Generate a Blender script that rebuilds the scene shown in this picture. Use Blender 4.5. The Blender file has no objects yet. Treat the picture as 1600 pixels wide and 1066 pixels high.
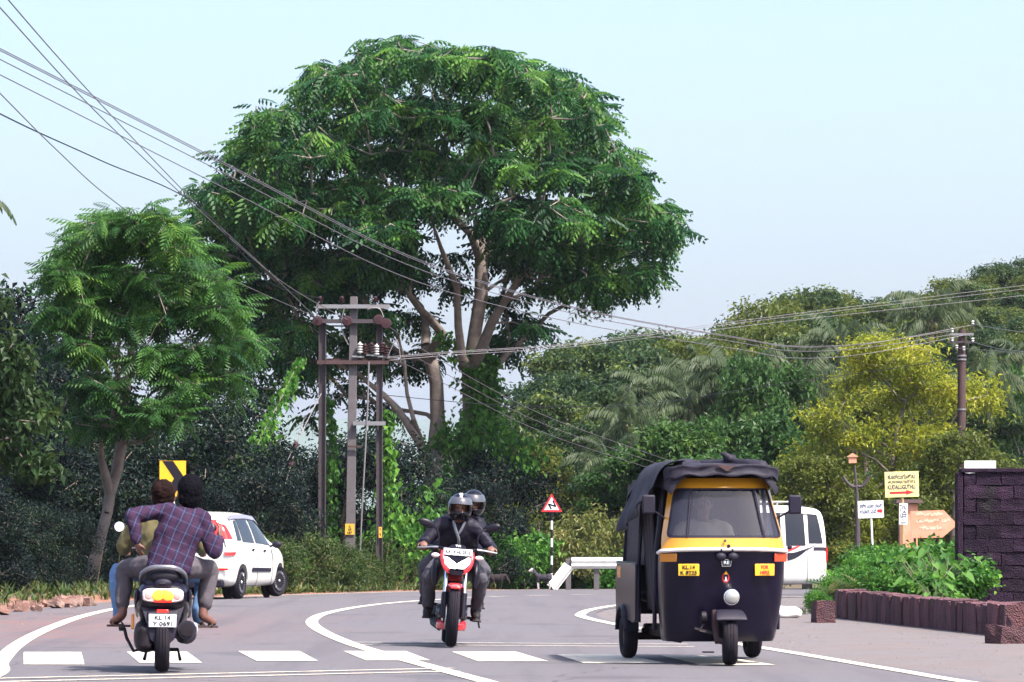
import bpy, bmesh, math, random
import numpy as np
from mathutils import Vector, Matrix, Euler, noise as mnoise

R = math.radians
S = bpy.context.scene
COL = S.collection

# ------------------------------------------------------------------ camera
F = 6000.0            # focal length in pixels of the 1600 px wide photograph
CAMH = 1.2
HOR = 830.0           # row of the horizon
cam_d = bpy.data.cameras.new('camera')
cam = bpy.data.objects.new('camera', cam_d); COL.objects.link(cam)
cam.location = (0, 0, CAMH); cam.rotation_euler = (R(90), 0, 0)
cam_d.sensor_width = 36; cam_d.lens = F / 1600 * 36
cam_d.shift_y = (HOR - 533) / 1600
cam_d.clip_start = 0.5; cam_d.clip_end = 16000
cam_d.dof.use_dof = True; cam_d.dof.focus_distance = 62; cam_d.dof.aperture_fstop = 16
S.camera = cam

# ------------------------------------------------------------------ light
SUN_DIR = Vector((0.40, -0.36, 0.84)).normalized()     # towards the sun
elev = math.asin(SUN_DIR.z); azim = math.atan2(SUN_DIR.x, SUN_DIR.y)
W = bpy.data.worlds.new('World'); S.world = W; W.use_nodes = True
nt = W.node_tree; bg = nt.nodes['Background']
sky = nt.nodes.new('ShaderNodeTexSky'); sky.sky_type = 'NISHITA'; sky.sun_disc = False
sky.sun_elevation = elev; sky.sun_rotation = azim
sky.altitude = 0; sky.air_density = 0.95; sky.dust_density = 4.5; sky.ozone_density = 2.6
nt.links.new(sky.outputs[0], bg.inputs[0]); bg.inputs[1].default_value = 0.15
sd = bpy.data.lights.new('sun', 'SUN'); sd.energy = 4.1; sd.angle = R(2.5); sd.color = (1, 0.95, 0.87)
sun = bpy.data.objects.new('sun', sd); COL.objects.link(sun)
sun.rotation_euler = (-SUN_DIR).to_track_quat('-Z', 'Y').to_euler(); sun.location = SUN_DIR * 60

S.view_settings.view_transform = 'Standard'; S.view_settings.look = 'None'
S.view_settings.gamma = 1; S.view_settings.exposure = 1.3
S.view_settings.use_curve_mapping = False
S.render.engine = 'CYCLES'
S.cycles.use_denoising = True
S.cycles.max_bounces = 6; S.cycles.diffuse_bounces = 2; S.cycles.glossy_bounces = 3
S.cycles.transmission_bounces = 5; S.cycles.transparent_max_bounces = 6; S.cycles.volume_bounces = 0
S.cycles.sample_clamp_indirect = 6
S.cycles.caustics_reflective = False; S.cycles.caustics_refractive = False

# ------------------------------------------------------------------ helpers
rng = np.random.default_rng(7)
random.seed(7)

def gz(y):
    """height of the carriageway: level near the crossing, then falling gently"""
    return -0.012 * max(0.0, y - 68)
def P(x, y, D):
    """point of the photograph at distance D, in metres"""
    return Vector(((x - 800) / F * D, D, CAMH + (HOR - y) / F * D))
def Gp(x, y):
    """ground point seen at a row and column"""
    d = y - HOR
    D = 7200 / d
    if D > 68: D = 2304 / max(d - 72, 4)
    return Vector(((x - 800) / F * D, D, gz(D)))

_mats = {}
def mat(name, col=(.5, .5, .5), rough=.5, metal=0, var=.12, scale=8, bump=0, bscale=60, spec=None, alpha=1,
        trans=0, emit=None, estr=0, coat=0, dirt=None, dirt_amt=.5, dirt_scale=3):
    if name in _mats: return _mats[name]
    m = bpy.data.materials.new(name); m.use_nodes = True
    n = m.node_tree; b = n.nodes['Principled BSDF']
    tc = n.nodes.new('ShaderNodeTexCoord')
    nz = n.nodes.new('ShaderNodeTexNoise'); nz.inputs['Scale'].default_value = scale; nz.inputs['Detail'].default_value = 5
    n.links.new(tc.outputs['Object'], nz.inputs['Vector'])
    mx = n.nodes.new('ShaderNodeMix'); mx.data_type = 'RGBA'
    mx.inputs[6].default_value = (*[c * (1 - var) for c in col], 1)
    mx.inputs[7].default_value = (*[min(1, c * (1 + var)) for c in col], 1)
    n.links.new(nz.outputs[0], mx.inputs[0])
    out = mx.outputs[2]
    if dirt:
        n2 = n.nodes.new('ShaderNodeTexNoise'); n2.inputs['Scale'].default_value = dirt_scale; n2.inputs['Detail'].default_value = 8
        n2.inputs['Roughness'].default_value = .65
        n.links.new(tc.outputs['Object'], n2.inputs['Vector'])
        rp = n.nodes.new('ShaderNodeMapRange'); rp.inputs[1].default_value = .48; rp.inputs[2].default_value = .72
        rp.inputs[4].default_value = dirt_amt
        n.links.new(n2.outputs[0], rp.inputs[0])
        m2 = n.nodes.new('ShaderNodeMix'); m2.data_type = 'RGBA'
        n.links.new(rp.outputs[0], m2.inputs[0]); n.links.new(out, m2.inputs[6]); m2.inputs[7].default_value = (*dirt, 1)
        out = m2.outputs[2]
    n.links.new(out, b.inputs['Base Color'])
    b.inputs['Roughness'].default_value = rough; b.inputs['Metallic'].default_value = metal
    b.inputs['Specular IOR Level'].default_value = spec if spec is not None else (.5 if max(col) > .06 else .2)
    b.inputs['Transmission Weight'].default_value = trans; b.inputs['Alpha'].default_value = alpha
    b.inputs['Coat Weight'].default_value = coat; b.inputs['Coat Roughness'].default_value = .08
    if emit:
        b.inputs['Emission Color'].default_value = (*emit, 1); b.inputs['Emission Strength'].default_value = estr
    if bump:
        n3 = n.nodes.new('ShaderNodeTexNoise'); n3.inputs['Scale'].default_value = bscale; n3.inputs['Detail'].default_value = 6
        n.links.new(tc.outputs['Object'], n3.inputs['Vector'])
        bp = n.nodes.new('ShaderNodeBump'); bp.inputs['Strength'].default_value = min(1, bump); bp.inputs['Distance'].default_value = .02
        n.links.new(n3.outputs[0], bp.inputs['Height']); n.links.new(bp.outputs[0], b.inputs['Normal'])
    _mats[name] = m
    return m

class MB:
    """collects faces of one part"""
    def __init__(s): s.v = []; s.f = []
    def add(s, vs, fs):
        k = len(s.v); s.v += [tuple(v) for v in vs]; s.f += [tuple(i + k for i in f) for f in fs]; return s
    def box(s, c, d, rot=None, taper=1.0):
        x, y, z = [a / 2 for a in d]
        vs = [Vector((sx * x * (taper if sz > 0 else 1), sy * y * (taper if sz > 0 else 1), sz * z)) for sz in (-1, 1) for sy in (-1, 1) for sx in (-1, 1)]
        if rot is not None:
            m = rot if isinstance(rot, Matrix) else Euler(rot).to_matrix(); vs = [m @ v for v in vs]
        c = Vector(c); vs = [v + c for v in vs]
        return s.add(vs, [(0, 2, 3, 1), (4, 5, 7, 6), (0, 1, 5, 4), (2, 6, 7, 3), (0, 4, 6, 2), (1, 3, 7, 5)])
    def tube(s, pts, r, n=8, cap=True):
        pts = [Vector(p) for p in pts]; k = len(pts)
        rs = r if isinstance(r, (list, tuple)) else [r] * k
        rings = []; prev = None
        for i, p in enumerate(pts):
            t = (pts[min(i + 1, k - 1)] - pts[max(i - 1, 0)])
            if t.length < 1e-9: t = Vector((0, 0, 1))
            t.normalize()
            if prev is None:
                u = t.orthogonal().normalized()
            else:
                u = prev - t * prev.dot(t)
                u = u.normalized() if u.length > 1e-6 else t.orthogonal().normalized()
            prev = u; w = t.cross(u)
            rings.append([p + (u * math.cos(a) + w * math.sin(a)) * rs[i] for a in [2 * math.pi * j / n for j in range(n)]])
        return s.loft(rings, cap=cap)
    def loft(s, rings, cap=True, closed=True, capfirst=None, caplast=None):
        n = len(rings[0]); vs = [v for r in rings for v in r]; fs = []
        for i in range(len(rings) - 1):
            for j in range(n if closed else n - 1):
                a = i * n + j; b = i * n + (j + 1) % n
                fs.append((a, b, b + n, a + n))
        if (cap if capfirst is None else capfirst): fs.append(tuple(reversed(range(n))))
        if (cap if caplast is None else caplast): fs.append(tuple(range((len(rings) - 1) * n, len(rings) * n)))
        return s.add(vs, fs)
    def lathe(s, prof, c, axis='X', n=24):
        """prof: (along, radius) pairs"""
        ax = {'X': 0, 'Y': 1, 'Z': 2}[axis]; o = [i for i in range(3) if i != ax]
        rings = []
        for a, r in prof:
            ring = []
            for j in range(n):
                t = 2 * math.pi * j / n; p = [0, 0, 0]; p[ax] = a; p[o[0]] = r * math.cos(t); p[o[1]] = r * math.sin(t)
                ring.append(Vector(p) + Vector(c))
            rings.append(ring)
        return s.loft(rings)
    def ell(s, c, r, rot=None, n=14, k=9):
        vs = []; fs = []
        m = None if rot is None else (rot if isinstance(rot, Matrix) else Euler(rot).to_matrix())
        c = Vector(c)
        for i in range(k + 1):
            ph = math.pi * i / k
            for j in range(n):
                t = 2 * math.pi * j / n
                v = Vector((r[0] * math.sin(ph) * math.cos(t), r[1] * math.sin(ph) * math.sin(t), r[2] * math.cos(ph)))
                vs.append((m @ v if m else v) + c)
        for i in range(k):
            for j in range(n):
                a = i * n + j; b = i * n + (j + 1) % n
                fs.append((a, a + n, b + n, b))
        return s.add(vs, fs)
    def prism(s, poly, o, u, v, th):
        """2-D outline poly in the plane o + a*u + b*v, given a thickness along the normal"""
        o, u, v = Vector(o), Vector(u), Vector(v); w = u.cross(v).normalized() * th
        a = [o + u * p[0] + v * p[1] for p in poly]; b = [q + w for q in a]; n = len(a)
        fs = [tuple(reversed(range(n))), tuple(range(n, 2 * n))] + [(i, (i + 1) % n, (i + 1) % n + n, i + n) for i in range(n)]
        return s.add(a + b, fs)
    def build(s, name, m, parent=None, smooth=35, bevel=0, seg=2, sub=0, remesh=0, relax=0, weld=0):
        me = bpy.data.meshes.new(name); me.from_pydata(s.v, [], s.f)
        bm = bmesh.new(); bm.from_mesh(me)
        bmesh.ops.remove_doubles(bm, verts=bm.verts, dist=max(weld, 1e-6))
        bmesh.ops.dissolve_degenerate(bm, edges=bm.edges, dist=1e-6)
        bmesh.ops.recalc_face_normals(bm, faces=bm.faces)
        if sub:
            bmesh.ops.triangulate(bm, faces=[f for f in bm.faces if len(f.verts) > 4])
        bm.to_mesh(me); bm.free()
        o = bpy.data.objects.new(name, me); COL.objects.link(o)
        if m: me.materials.append(m)
        if remesh:
            q = o.modifiers.new('r', 'REMESH'); q.mode = 'VOXEL'; q.voxel_size = remesh; q.use_smooth_shade = True
            if relax:
                q = o.modifiers.new('s', 'SMOOTH'); q.factor = .5; q.iterations = relax
            o = bake(o, m)
        if bevel:
            q = o.modifiers.new('b', 'BEVEL'); q.width = bevel; q.segments = seg; q.limit_method = 'ANGLE'; q.angle_limit = R(30)
            q.use_clamp_overlap = True
        if sub:
            q = o.modifiers.new('u', 'SUBSURF'); q.levels = sub; q.render_levels = sub
        me = o.data
        me.polygons.foreach_set('use_smooth', [True] * len(me.polygons))
        if smooth and not sub and not remesh: me.set_sharp_from_angle(angle=R(smooth))
        if parent is not None: o.parent = parent
        return o

def bake(o, m=None):
    dg = bpy.context.evaluated_depsgraph_get(); dg.update()
    me = bpy.data.meshes.new_from_object(o.evaluated_get(dg)); me.name = o.data.name
    o.modifiers.clear(); o.data = me
    if m and not me.materials: me.materials.append(m)
    return o

def tag(o, label=None, cat=None, group=None, kind=None):
    if label: o['label'] = label
    if cat: o['category'] = cat
    if group: o['group'] = group
    if kind: o['kind'] = kind
    return o
def empty(name, loc=(0, 0, 0), rz=0, label=None, cat=None, group=None, rot=None):
    o = bpy.data.objects.new(name, None); COL.objects.link(o); o.location = loc
    o.rotation_euler = rot if rot else (0, 0, rz); o.empty_display_size = .2
    return tag(o, label, cat, group)
def copy_tree(o, parent=None):
    c = o.copy(); COL.objects.link(c); c.parent = parent
    for ch in [q for q in bpy.data.objects if q.parent == o]: copy_tree(ch, c)
    return c
def text(body, size, m, parent, loc, rot=(R(90), 0, 0), name='lettering', depth=.0015, width=None, bold=0, fit_h=None):
    cu = bpy.data.curves.new(name, 'FONT'); cu.body = body; cu.size = size; cu.align_x = 'CENTER'; cu.align_y = 'CENTER'
    cu.extrude = depth; cu.offset = bold; cu.resolution_u = 3
    t = bpy.data.objects.new(name, cu); COL.objects.link(t)
    dg = bpy.context.evaluated_depsgraph_get(); dg.update()
    me = bpy.data.meshes.new_from_object(t.evaluated_get(dg))
    bpy.data.objects.remove(t); bpy.data.curves.remove(cu)
    if len(me.vertices):
        c = np.empty(len(me.vertices) * 3); me.vertices.foreach_get('co', c); c = c.reshape(-1, 3)
        lo, hi = c[:, :2].min(0), c[:, :2].max(0); c[:, :2] -= (lo + hi) / 2
        if width: c[:, 0] *= width / max(hi[0] - lo[0], 1e-6)
        if fit_h: c[:, 1] *= fit_h / max(hi[1] - lo[1], 1e-6)
        me.vertices.foreach_set('co', c.ravel())
    me.name = name; me.materials.clear(); me.materials.append(m)
    o = bpy.data.objects.new(name, me); COL.objects.link(o); o.parent = parent; o.location = loc; o.rotation_euler = rot
    return o
def np_mesh(name, verts, quads, m, parent=None, var=None, smooth=False):
    """large mesh from numpy arrays, faces of equal size"""
    verts = np.asarray(verts, dtype=np.float32).reshape(-1, 3); quads = np.asarray(quads, dtype=np.int32)
    k = quads.shape[1]; me = bpy.data.meshes.new(name)
    me.vertices.add(len(verts)); me.vertices.foreach_set('co', verts.ravel())
    me.loops.add(quads.size); me.loops.foreach_set('vertex_index', quads.ravel())
    me.polygons.add(len(quads)); me.polygons.foreach_set('loop_start', np.arange(0, quads.size, k, dtype=np.int32))
    me.polygons.foreach_set('use_smooth', np.full(len(quads), smooth))
    if var is not None:
        at = me.attributes.new('var', 'FLOAT', 'FACE'); at.data.foreach_set('value', np.asarray(var, dtype=np.float32))
    me.update(calc_edges=True)
    me.materials.append(m)
    o = bpy.data.objects.new(name, me); COL.objects.link(o)
    if parent is not None: o.parent = parent
    return o

def leaf_mat(name, dark, mid, light, trans=.35, rough=.45, spec=.2):
    """leaf colour varies from leaf to leaf (attribute var)"""
    if name in _mats: return _mats[name]
    m = bpy.data.materials.new(name); m.use_nodes = True; n = m.node_tree; b = n.nodes['Principled BSDF']
    at = n.nodes.new('ShaderNodeAttribute'); at.attribute_name = 'var'
    oi = n.nodes.new('ShaderNodeObjectInfo')
    ad = n.nodes.new('ShaderNodeMath'); ad.operation = 'MULTIPLY_ADD'; ad.inputs[1].default_value = .24; 
    n.links.new(oi.outputs['Random'], ad.inputs[0]); 
    sb = n.nodes.new('ShaderNodeMath'); sb.operation = 'SUBTRACT'; sb.inputs[1].default_value = .12
    n.links.new(at.outputs['Fac'], sb.inputs[0]); n.links.new(sb.outputs[0], ad.inputs[2])
    cr = n.nodes.new('ShaderNodeValToRGB'); e = cr.color_ramp.elements
    e[0].position = .0; e[0].color = (*dark, 1); e[1].position = 1; e[1].color = (*light, 1)
    q = e.new(.55); q.color = (*mid, 1)
    n.links.new(ad.outputs[0], cr.inputs[0]); n.links.new(cr.outputs[0], b.inputs['Base Color'])
    b.inputs['Roughness'].default_value = rough; b.inputs['Specular IOR Level'].default_value = spec
    tr = n.nodes.new('ShaderNodeBsdfTranslucent'); ms = n.nodes.new('ShaderNodeMixShader'); ms.inputs[0].default_value = trans
    hs = n.nodes.new('ShaderNodeHueSaturation'); hs.inputs['Value'].default_value = 1.5; hs.inputs['Hue'].default_value = .497
    n.links.new(cr.outputs[0], hs.inputs['Color']); n.links.new(hs.outputs[0], tr.inputs[0])
    n.links.new(b.outputs[0], ms.inputs[1]); n.links.new(tr.outputs[0], ms.inputs[2])
    n.links.new(ms.outputs[0], n.nodes['Material Output'].inputs['Surface'])
    _mats[name] = m
    return m
# ------------------------------------------------------------------ setting
def lerp_tab(tab, y):
    ys = [t[0] for t in tab]; xs = [t[1] for t in tab]
    return float(np.interp(y, ys, xs))
def smooth_poly(pts, n=8):
    """Catmull-Rom through 3-D points"""
    pts = [Vector(p) for p in pts]; out = []
    for i in range(len(pts) - 1):
        p0 = pts[max(i - 1, 0)]; p1 = pts[i]; p2 = pts[i + 1]; p3 = pts[min(i + 2, len(pts) - 1)]
        for k in range(n):
            t = k / n
            out.append(.5 * ((2 * p1) + (p2 - p0) * t + (2 * p0 - 5 * p1 + 4 * p2 - p3) * t * t + (3 * p1 - p0 - 3 * p2 + p3) * t ** 3))
    out.append(pts[-1]); return out
def sstep(a, b, x):
    t = min(1, max(0, (x - a) / (b - a))); return t * t * (3 - 2 * t)
XL = [(5, -7.5), (30, -7.6), (56, -7.6), (64, -6.8), (72, -5.7), (80, -4.9), (100, -3), (115, -.3), (122, 2), (126, 6), (130, 14), (136, 60)]
XR = [(5, 6.2), (30.5, 3.56), (40, 2.2), (48, 1.25), (53, .93), (57, 1.0), (62.6, 1.77), (68, 3.2), (74, 6), (78, 10), (82, 20), (86, 60)]

def G(x, y):
    """height of the natural ground"""
    z = gz(min(y, 170)) - .03
    if y > 120:
        z += sstep(125, 190, y) * sstep(2, 45, x) * min((y - 120) * .14, 16)
    if y > 128 and x < 6: z -= sstep(128, 200, y) * 3.0 * sstep(6, -4, x)
    xl = lerp_tab(XL, y)
    if y < 118 and x < xl:
        z += sstep(0, 2.5, xl - x) * .14 + sstep(3, 12, xl - x) * .5
    return z
# --- ground sheet
gx = np.concatenate([np.array([-3400, -1800, -900, -400, -200, -110, -60]), np.linspace(-40, 60, 101), np.array([80, 120, 200, 400, 900, 1800, 3400])])
gy = np.concatenate([np.array([-60, -20, 0, 10]), np.linspace(20, 66, 24), np.linspace(68, 200, 67), np.array([220, 250, 300, 380, 500, 800, 1400, 2200, 3100, 5000, 8300, 10000])])
gv = [(x, y, G(x, y) if y < 170 else G(x, min(y, 260)) ) for y in gy for x in gx]
nx_ = len(gx); gf = [(j * nx_ + i, j * nx_ + i + 1, (j + 1) * nx_ + i + 1, (j + 1) * nx_ + i) for j in range(len(gy) - 1) for i in range(nx_ - 1)]
m_soil = mat('leaf litter soil', (.10, .072, .045), .95, var=.5, scale=1.2, bump=.8, bscale=9, dirt=(.03, .05, .02), dirt_amt=.8, dirt_scale=.6)
mb = MB(); mb.add(gv, gf); ground = mb.build('ground', m_soil, smooth=0); tag(ground, kind='structure')

# --- asphalt with red dust, patched tone and fine grain
m_road = bpy.data.materials.new('worn asphalt'); m_road.use_nodes = True
n = m_road.node_tree; b = n.nodes['Principled BSDF']; L = n.links.new
tc = n.nodes.new('ShaderNodeTexCoord')
def nz(scale, detail=6, rough=.6, vec=None):
    q = n.nodes.new('ShaderNodeTexNoise'); q.inputs['Scale'].default_value = scale; q.inputs['Detail'].default_value = detail
    q.inputs['Roughness'].default_value = rough; L(vec or tc.outputs['Object'], q.inputs['Vector']); return q.outputs[0]
def mixc(fac, a, c):
    q = n.nodes.new('ShaderNodeMix'); q.data_type = 'RGBA'
    for s, i in ((fac, 0), (a, 6), (c, 7)):
        if isinstance(s, tuple): q.inputs[i].default_value = (*s, 1)
        elif isinstance(s, (int, float)): q.inputs[i].default_value = s
        else: L(s, q.inputs[i])
    return q.outputs[2]
def rng_(v, a, b_, c=0, d=1):
    q = n.nodes.new('ShaderNodeMapRange'); q.inputs[1].default_value = a; q.inputs[2].default_value = b_
    q.inputs[3].default_value = c; q.inputs[4].default_value = d; q.interpolation_type = 'SMOOTHSTEP'; L(v, q.inputs[0]); return q.outputs[0]
def mth(op, a, b_):
    q = n.nodes.new('ShaderNodeMath'); q.operation = op
    for s, i in ((a, 0), (b_, 1)):
        if isinstance(s, (int, float)): q.inputs[i].default_value = s
        else: L(s, q.inputs[i])
    return q.outputs[0]
c1 = mixc(rng_(nz(38, 3), .3, .7), (.086, .080, .091), (.120, .112, .124))
c1 = mixc(rng_(nz(.35, 5), .35, .7), c1, (.108, .096, .104))
sx = n.nodes.new('ShaderNodeSeparateXYZ'); L(tc.outputs['Object'], sx.inputs[0])
# red laterite dust swept across the left edge of the carriageway
lx = rng_(sx.outputs[0], -1.2, -5.8); ly = mth('MULTIPLY', rng_(sx.outputs[1], 37, 44), rng_(sx.outputs[1], 62, 48))
dust = mth('MULTIPLY', mth('MULTIPLY', lx, ly), rng_(nz(.8, 8, .7), .3, .62))
c1 = mixc(mth('MULTIPLY', dust, .55), c1, (.185, .080, .068))
c1 = mixc(mth('MULTIPLY', rng_(nz(.22, 6, .65), .52, .75), .45), c1, (.122, .098, .098))
mpv = n.nodes.new('ShaderNodeMapping'); mpv.inputs['Scale'].default_value = (2.2, .09, 1); L(tc.outputs['Object'], mpv.inputs[0])
c1 = mixc(mth('MULTIPLY', rng_(nz(1.0, 4, .6, mpv.outputs[0]), .46, .72), .55), c1, (.070, .064, .076))
c1 = mixc(mth('MULTIPLY', rng_(nz(160, 2), .60, .72), .5), c1, (.17, .16, .165))
vo_ = n.nodes.new('ShaderNodeTexVoronoi'); vo_.feature = 'DISTANCE_TO_EDGE'; vo_.inputs['Scale'].default_value = .42
wv = n.nodes.new('ShaderNodeVectorMath'); wv.operation = 'MULTIPLY_ADD'; wv.inputs[1].default_value = (.5, .5, .5); wn = n.nodes.new('ShaderNodeTexNoise'); wn.inputs['Scale'].default_value = 1.6; wn.inputs['Detail'].default_value = 6
L(tc.outputs['Object'], wn.inputs['Vector']); L(wn.outputs[1], wv.inputs[0]); L(tc.outputs['Object'], wv.inputs[2]); L(wv.outputs[0], vo_.inputs['Vector'])
c1 = mixc(mth('MULTIPLY', mth('MULTIPLY', rng_(vo_.outputs[0], .012, .0), rng_(nz(.3, 3), .45, .6)), .75), c1, (.035, .032, .038))
c1 = mixc(mth('MULTIPLY', rng_(nz(.5, 3, .5), .60, .68), .55), c1, (.062, .058, .068))
L(c1, b.inputs['Base Color']); b.inputs['Roughness'].default_value = .82; b.inputs['Specular IOR Level'].default_value = .3
bp = n.nodes.new('ShaderNodeBump'); bp.inputs['Strength'].default_value = .5; bp.inputs['Distance'].default_value = .012
L(nz(70, 3), bp.inputs['Height']); L(bp.outputs[0], b.inputs['Normal'])

def sheet(name, m, ys, fa, fb, lift, nx, parent=None):
    vs = []; fs = []
    for y in ys:
        a, c = fa(y), fb(y)
        for i in range(nx + 1):
            vs.append((a + (c - a) * i / nx, y, gz(y) + lift))
    for j in range(len(ys) - 1):
        for i in range(nx):
            k = j * (nx + 1) + i; fs.append((k, k + 1, k + nx + 2, k + nx + 1))
    mb = MB(); mb.add(vs, fs); o = mb.build(name, m, parent, smooth=0); return tag(o, kind='structure') if parent is None else o
ys = [5, 20] + list(range(28, 68, 2)) + list(range(68, 137, 2))
road = sheet('road', m_road, ys, lambda y: lerp_tab(XL, y), lambda y: lerp_tab(XR, y) + .25, .012, 6)
m_lot = mat('gritty forecourt', (.120, .104, .106), .95, var=.2, scale=1.5, bump=.9, bscale=30, dirt=(.15, .095, .078), dirt_amt=.6, dirt_scale=.9)
lot = sheet('gravel_forecourt', m_lot, [5] + list(range(20, 77, 2)), lambda y: lerp_tab(XR, y) + .1, lambda y: max(lerp_tab(XR, y) + 1, 13), .004, 6)
m_verge = mat('red laterite verge', (.22, .10, .065), .95, var=.45, scale=2.5, bump=1, bscale=12, dirt=(.09, .075, .05), dirt_amt=.7, dirt_scale=1.4)
vb = [(5, -8.5), (40, -9.6), (60, -8.9), (70, -7.2), (80, -5.7), (100, -3.9), (115, -1.2), (121, 1)]
def vsheet():
    vs = []; fs = []; yy = [5, 20] + list(range(30, 122, 2))
    for y in yy:
        a, c = lerp_tab(vb, y), lerp_tab(XL, y) + .25
        for i in range(7):
            x = a + (c - a) * i / 6
            vs.append((x, y, (G(x, y) + .035 if x < c - .26 else gz(y)) + (mnoise.noise((x * 3, y * 2, 0)) * .03 if i < 5 else -.002)))
    for j in range(len(yy) - 1):
        for i in range(6):
            k = j * 7 + i; fs.append((k, k + 1, k + 8, k + 7))
    mb = MB(); mb.add(vs, fs); return tag(mb.build('dirt_verge', m_verge, smooth=0), kind='structure')
verge = vsheet()

# --- painted lines: worn thermoplastic, children of the road
m_paint = mat('worn cream road paint', (.56, .50, .41), .8, var=.2, scale=6, dirt=(.14, .125, .13), dirt_amt=.9, dirt_scale=6)
def ribbon(name, pts, w, lift=.018, z=None):
    pts = [Vector(p) for p in pts]; a = []; c = []
    for i, p in enumerate(pts):
        t = pts[min(i + 1, len(pts) - 1)] - pts[max(i - 1, 0)]; t.z = 0; t.normalize(); nrm = Vector((t.y, -t.x, 0)) * w / 2
        for lst, s in ((a, -1), (c, 1)):
            q = p + nrm * s; lst.append((q.x, q.y, gz(q.y) + lift))
    mb = MB(); mb.loft([a, c], cap=False, closed=False); return mb.build(name, m_paint, road, smooth=0)
edge = [(-4.2, 24, 0)] + [Gp(*p) for p in ((-18, 1062), (0, 1037), (22, 1014), (52, 995), (88, 979), (128, 965), (182, 952.5), (250, 943))] + [(-5.0, 76, 0), (-4.2, 84, 0), (-2.5, 98, 0), (.2, 111, 0), (3, 117, 0), (8, 122, 0), (20, 126, 0)]
ribbon('edge_line', smooth_poly(edge), .17)
cen = [(.75, 22, 0)] + [Gp(*p) for p in ((790, 1078), (700, 1052), (610, 1027), (548, 1008), (508, 991), (489, 978), (490, 969), (510, 960), (560, 950), (620, 943), (700, 937.2))]
ribbon('centre_line', smooth_poly(cen), .16)
far = smooth_poly([Gp(700, 937.2), Vector((-.2, 74, 0)), Vector((1.6, 82, 0)), Vector((4.2, 90, 0)), Vector((8, 97, 0)), Vector((15, 102, 0)), Vector((30, 106, 0))], 12)
for i in range(4, len(far) - 4, 6): ribbon('centre_dash', far[i:i + 4], .15)
inn = [(5.0, 22, 0)] + [Gp(*p) for p in ((1560, 1076), (1400, 1050), (1230, 1021), (1080, 997), (960, 977), (912, 966), (908, 961), (925, 954), (975, 946), (1050, 940))] + [(6.0, 73.5, 0), (10, 77, 0), (20, 81, 0)]
ribbon('edge_line', smooth_poly(inn), .15)
# zebra crossing
for xa, xb, xc, xd, ya, yb in ((37, 127, 37, 132, 1021.5, 1041), (198, 292, 218, 316, 1021, 1038.5), (372, 468, 401, 497, 1020, 1035.5),
        (537, 634, 572, 672, 1020, 1034.5), (706, 806, 747, 857, 1021, 1036), (868, 972, 912, 1040, 1025, 1039), (1033, 1120, 1095, 1212, 1027, 1042)):
    q = [Gp(xa, ya), Gp(xb, ya), Gp(xd, yb), Gp(xc, yb)]
    mb = MB(); mb.add([(p.x, p.y, .017) for p in q], [(3, 2, 1, 0)]); mb.build('crossing_stripe', m_paint, road, smooth=0)
for a, c in (((-60, 1064.5), (708, 1047)), ((-60, 1070), (716, 1051.5)), ((545, 1005.8), (1075, 1009)), ((556, 1009.8), (1085, 1013))):
    ribbon('stop_line', [Gp(*a), Gp(*c)], .09 if a[1] < 1040 else .12, lift=.0175)

# --- far wooded ridge
hx = np.linspace(-2100, 1500, 200); hy = np.linspace(7000, 8500, 50)
hv = []
for y in hy:
    for x in hx:
        t = sstep(7000, 7700, y)
        top = 248 + 38 * mnoise.noise((x / 540, y / 1300, 3)) + 14 * mnoise.noise((x / 145, y / 230, 1)) - .02 * (x + 560)
        hv.append((x, y, -8 + (top + 8) * t + 9 * mnoise.noise((x / 44, y / 44, 5)) + 5 * mnoise.noise((x / 19, y / 19, 9))))
k = len(hx); hf = [(j * k + i, j * k + i + 1, (j + 1) * k + i + 1, (j + 1) * k + i) for j in range(len(hy) - 1) for i in range(k - 1)]
m_hill = mat('far forest', (.045, .075, .035), .9, var=.5, scale=.02)
mb = MB(); mb.add(hv, hf); tag(mb.build('hill', m_hill, smooth=0), kind='structure')

# --- haze: hazy monsoon air around everything
hz = MB().box((0, 4970, 180), (7000, 10100, 380)).build('haze', None, smooth=0); tag(hz, kind='stuff')
mh = bpy.data.materials.new('hazy air'); mh.use_nodes = True; n = mh.node_tree; n.nodes.remove(n.nodes['Principled BSDF'])
pv = n.nodes.new('ShaderNodeVolumePrincipled'); pv.inputs['Color'].default_value = (.76, .84, 1.0, 1); pv.inputs['Density'].default_value = .000075
pv.inputs['Anisotropy'].default_value = .1
n.links.new(pv.outputs[0], n.nodes['Material Output'].inputs['Volume']); hz.data.materials.append(mh)
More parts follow.
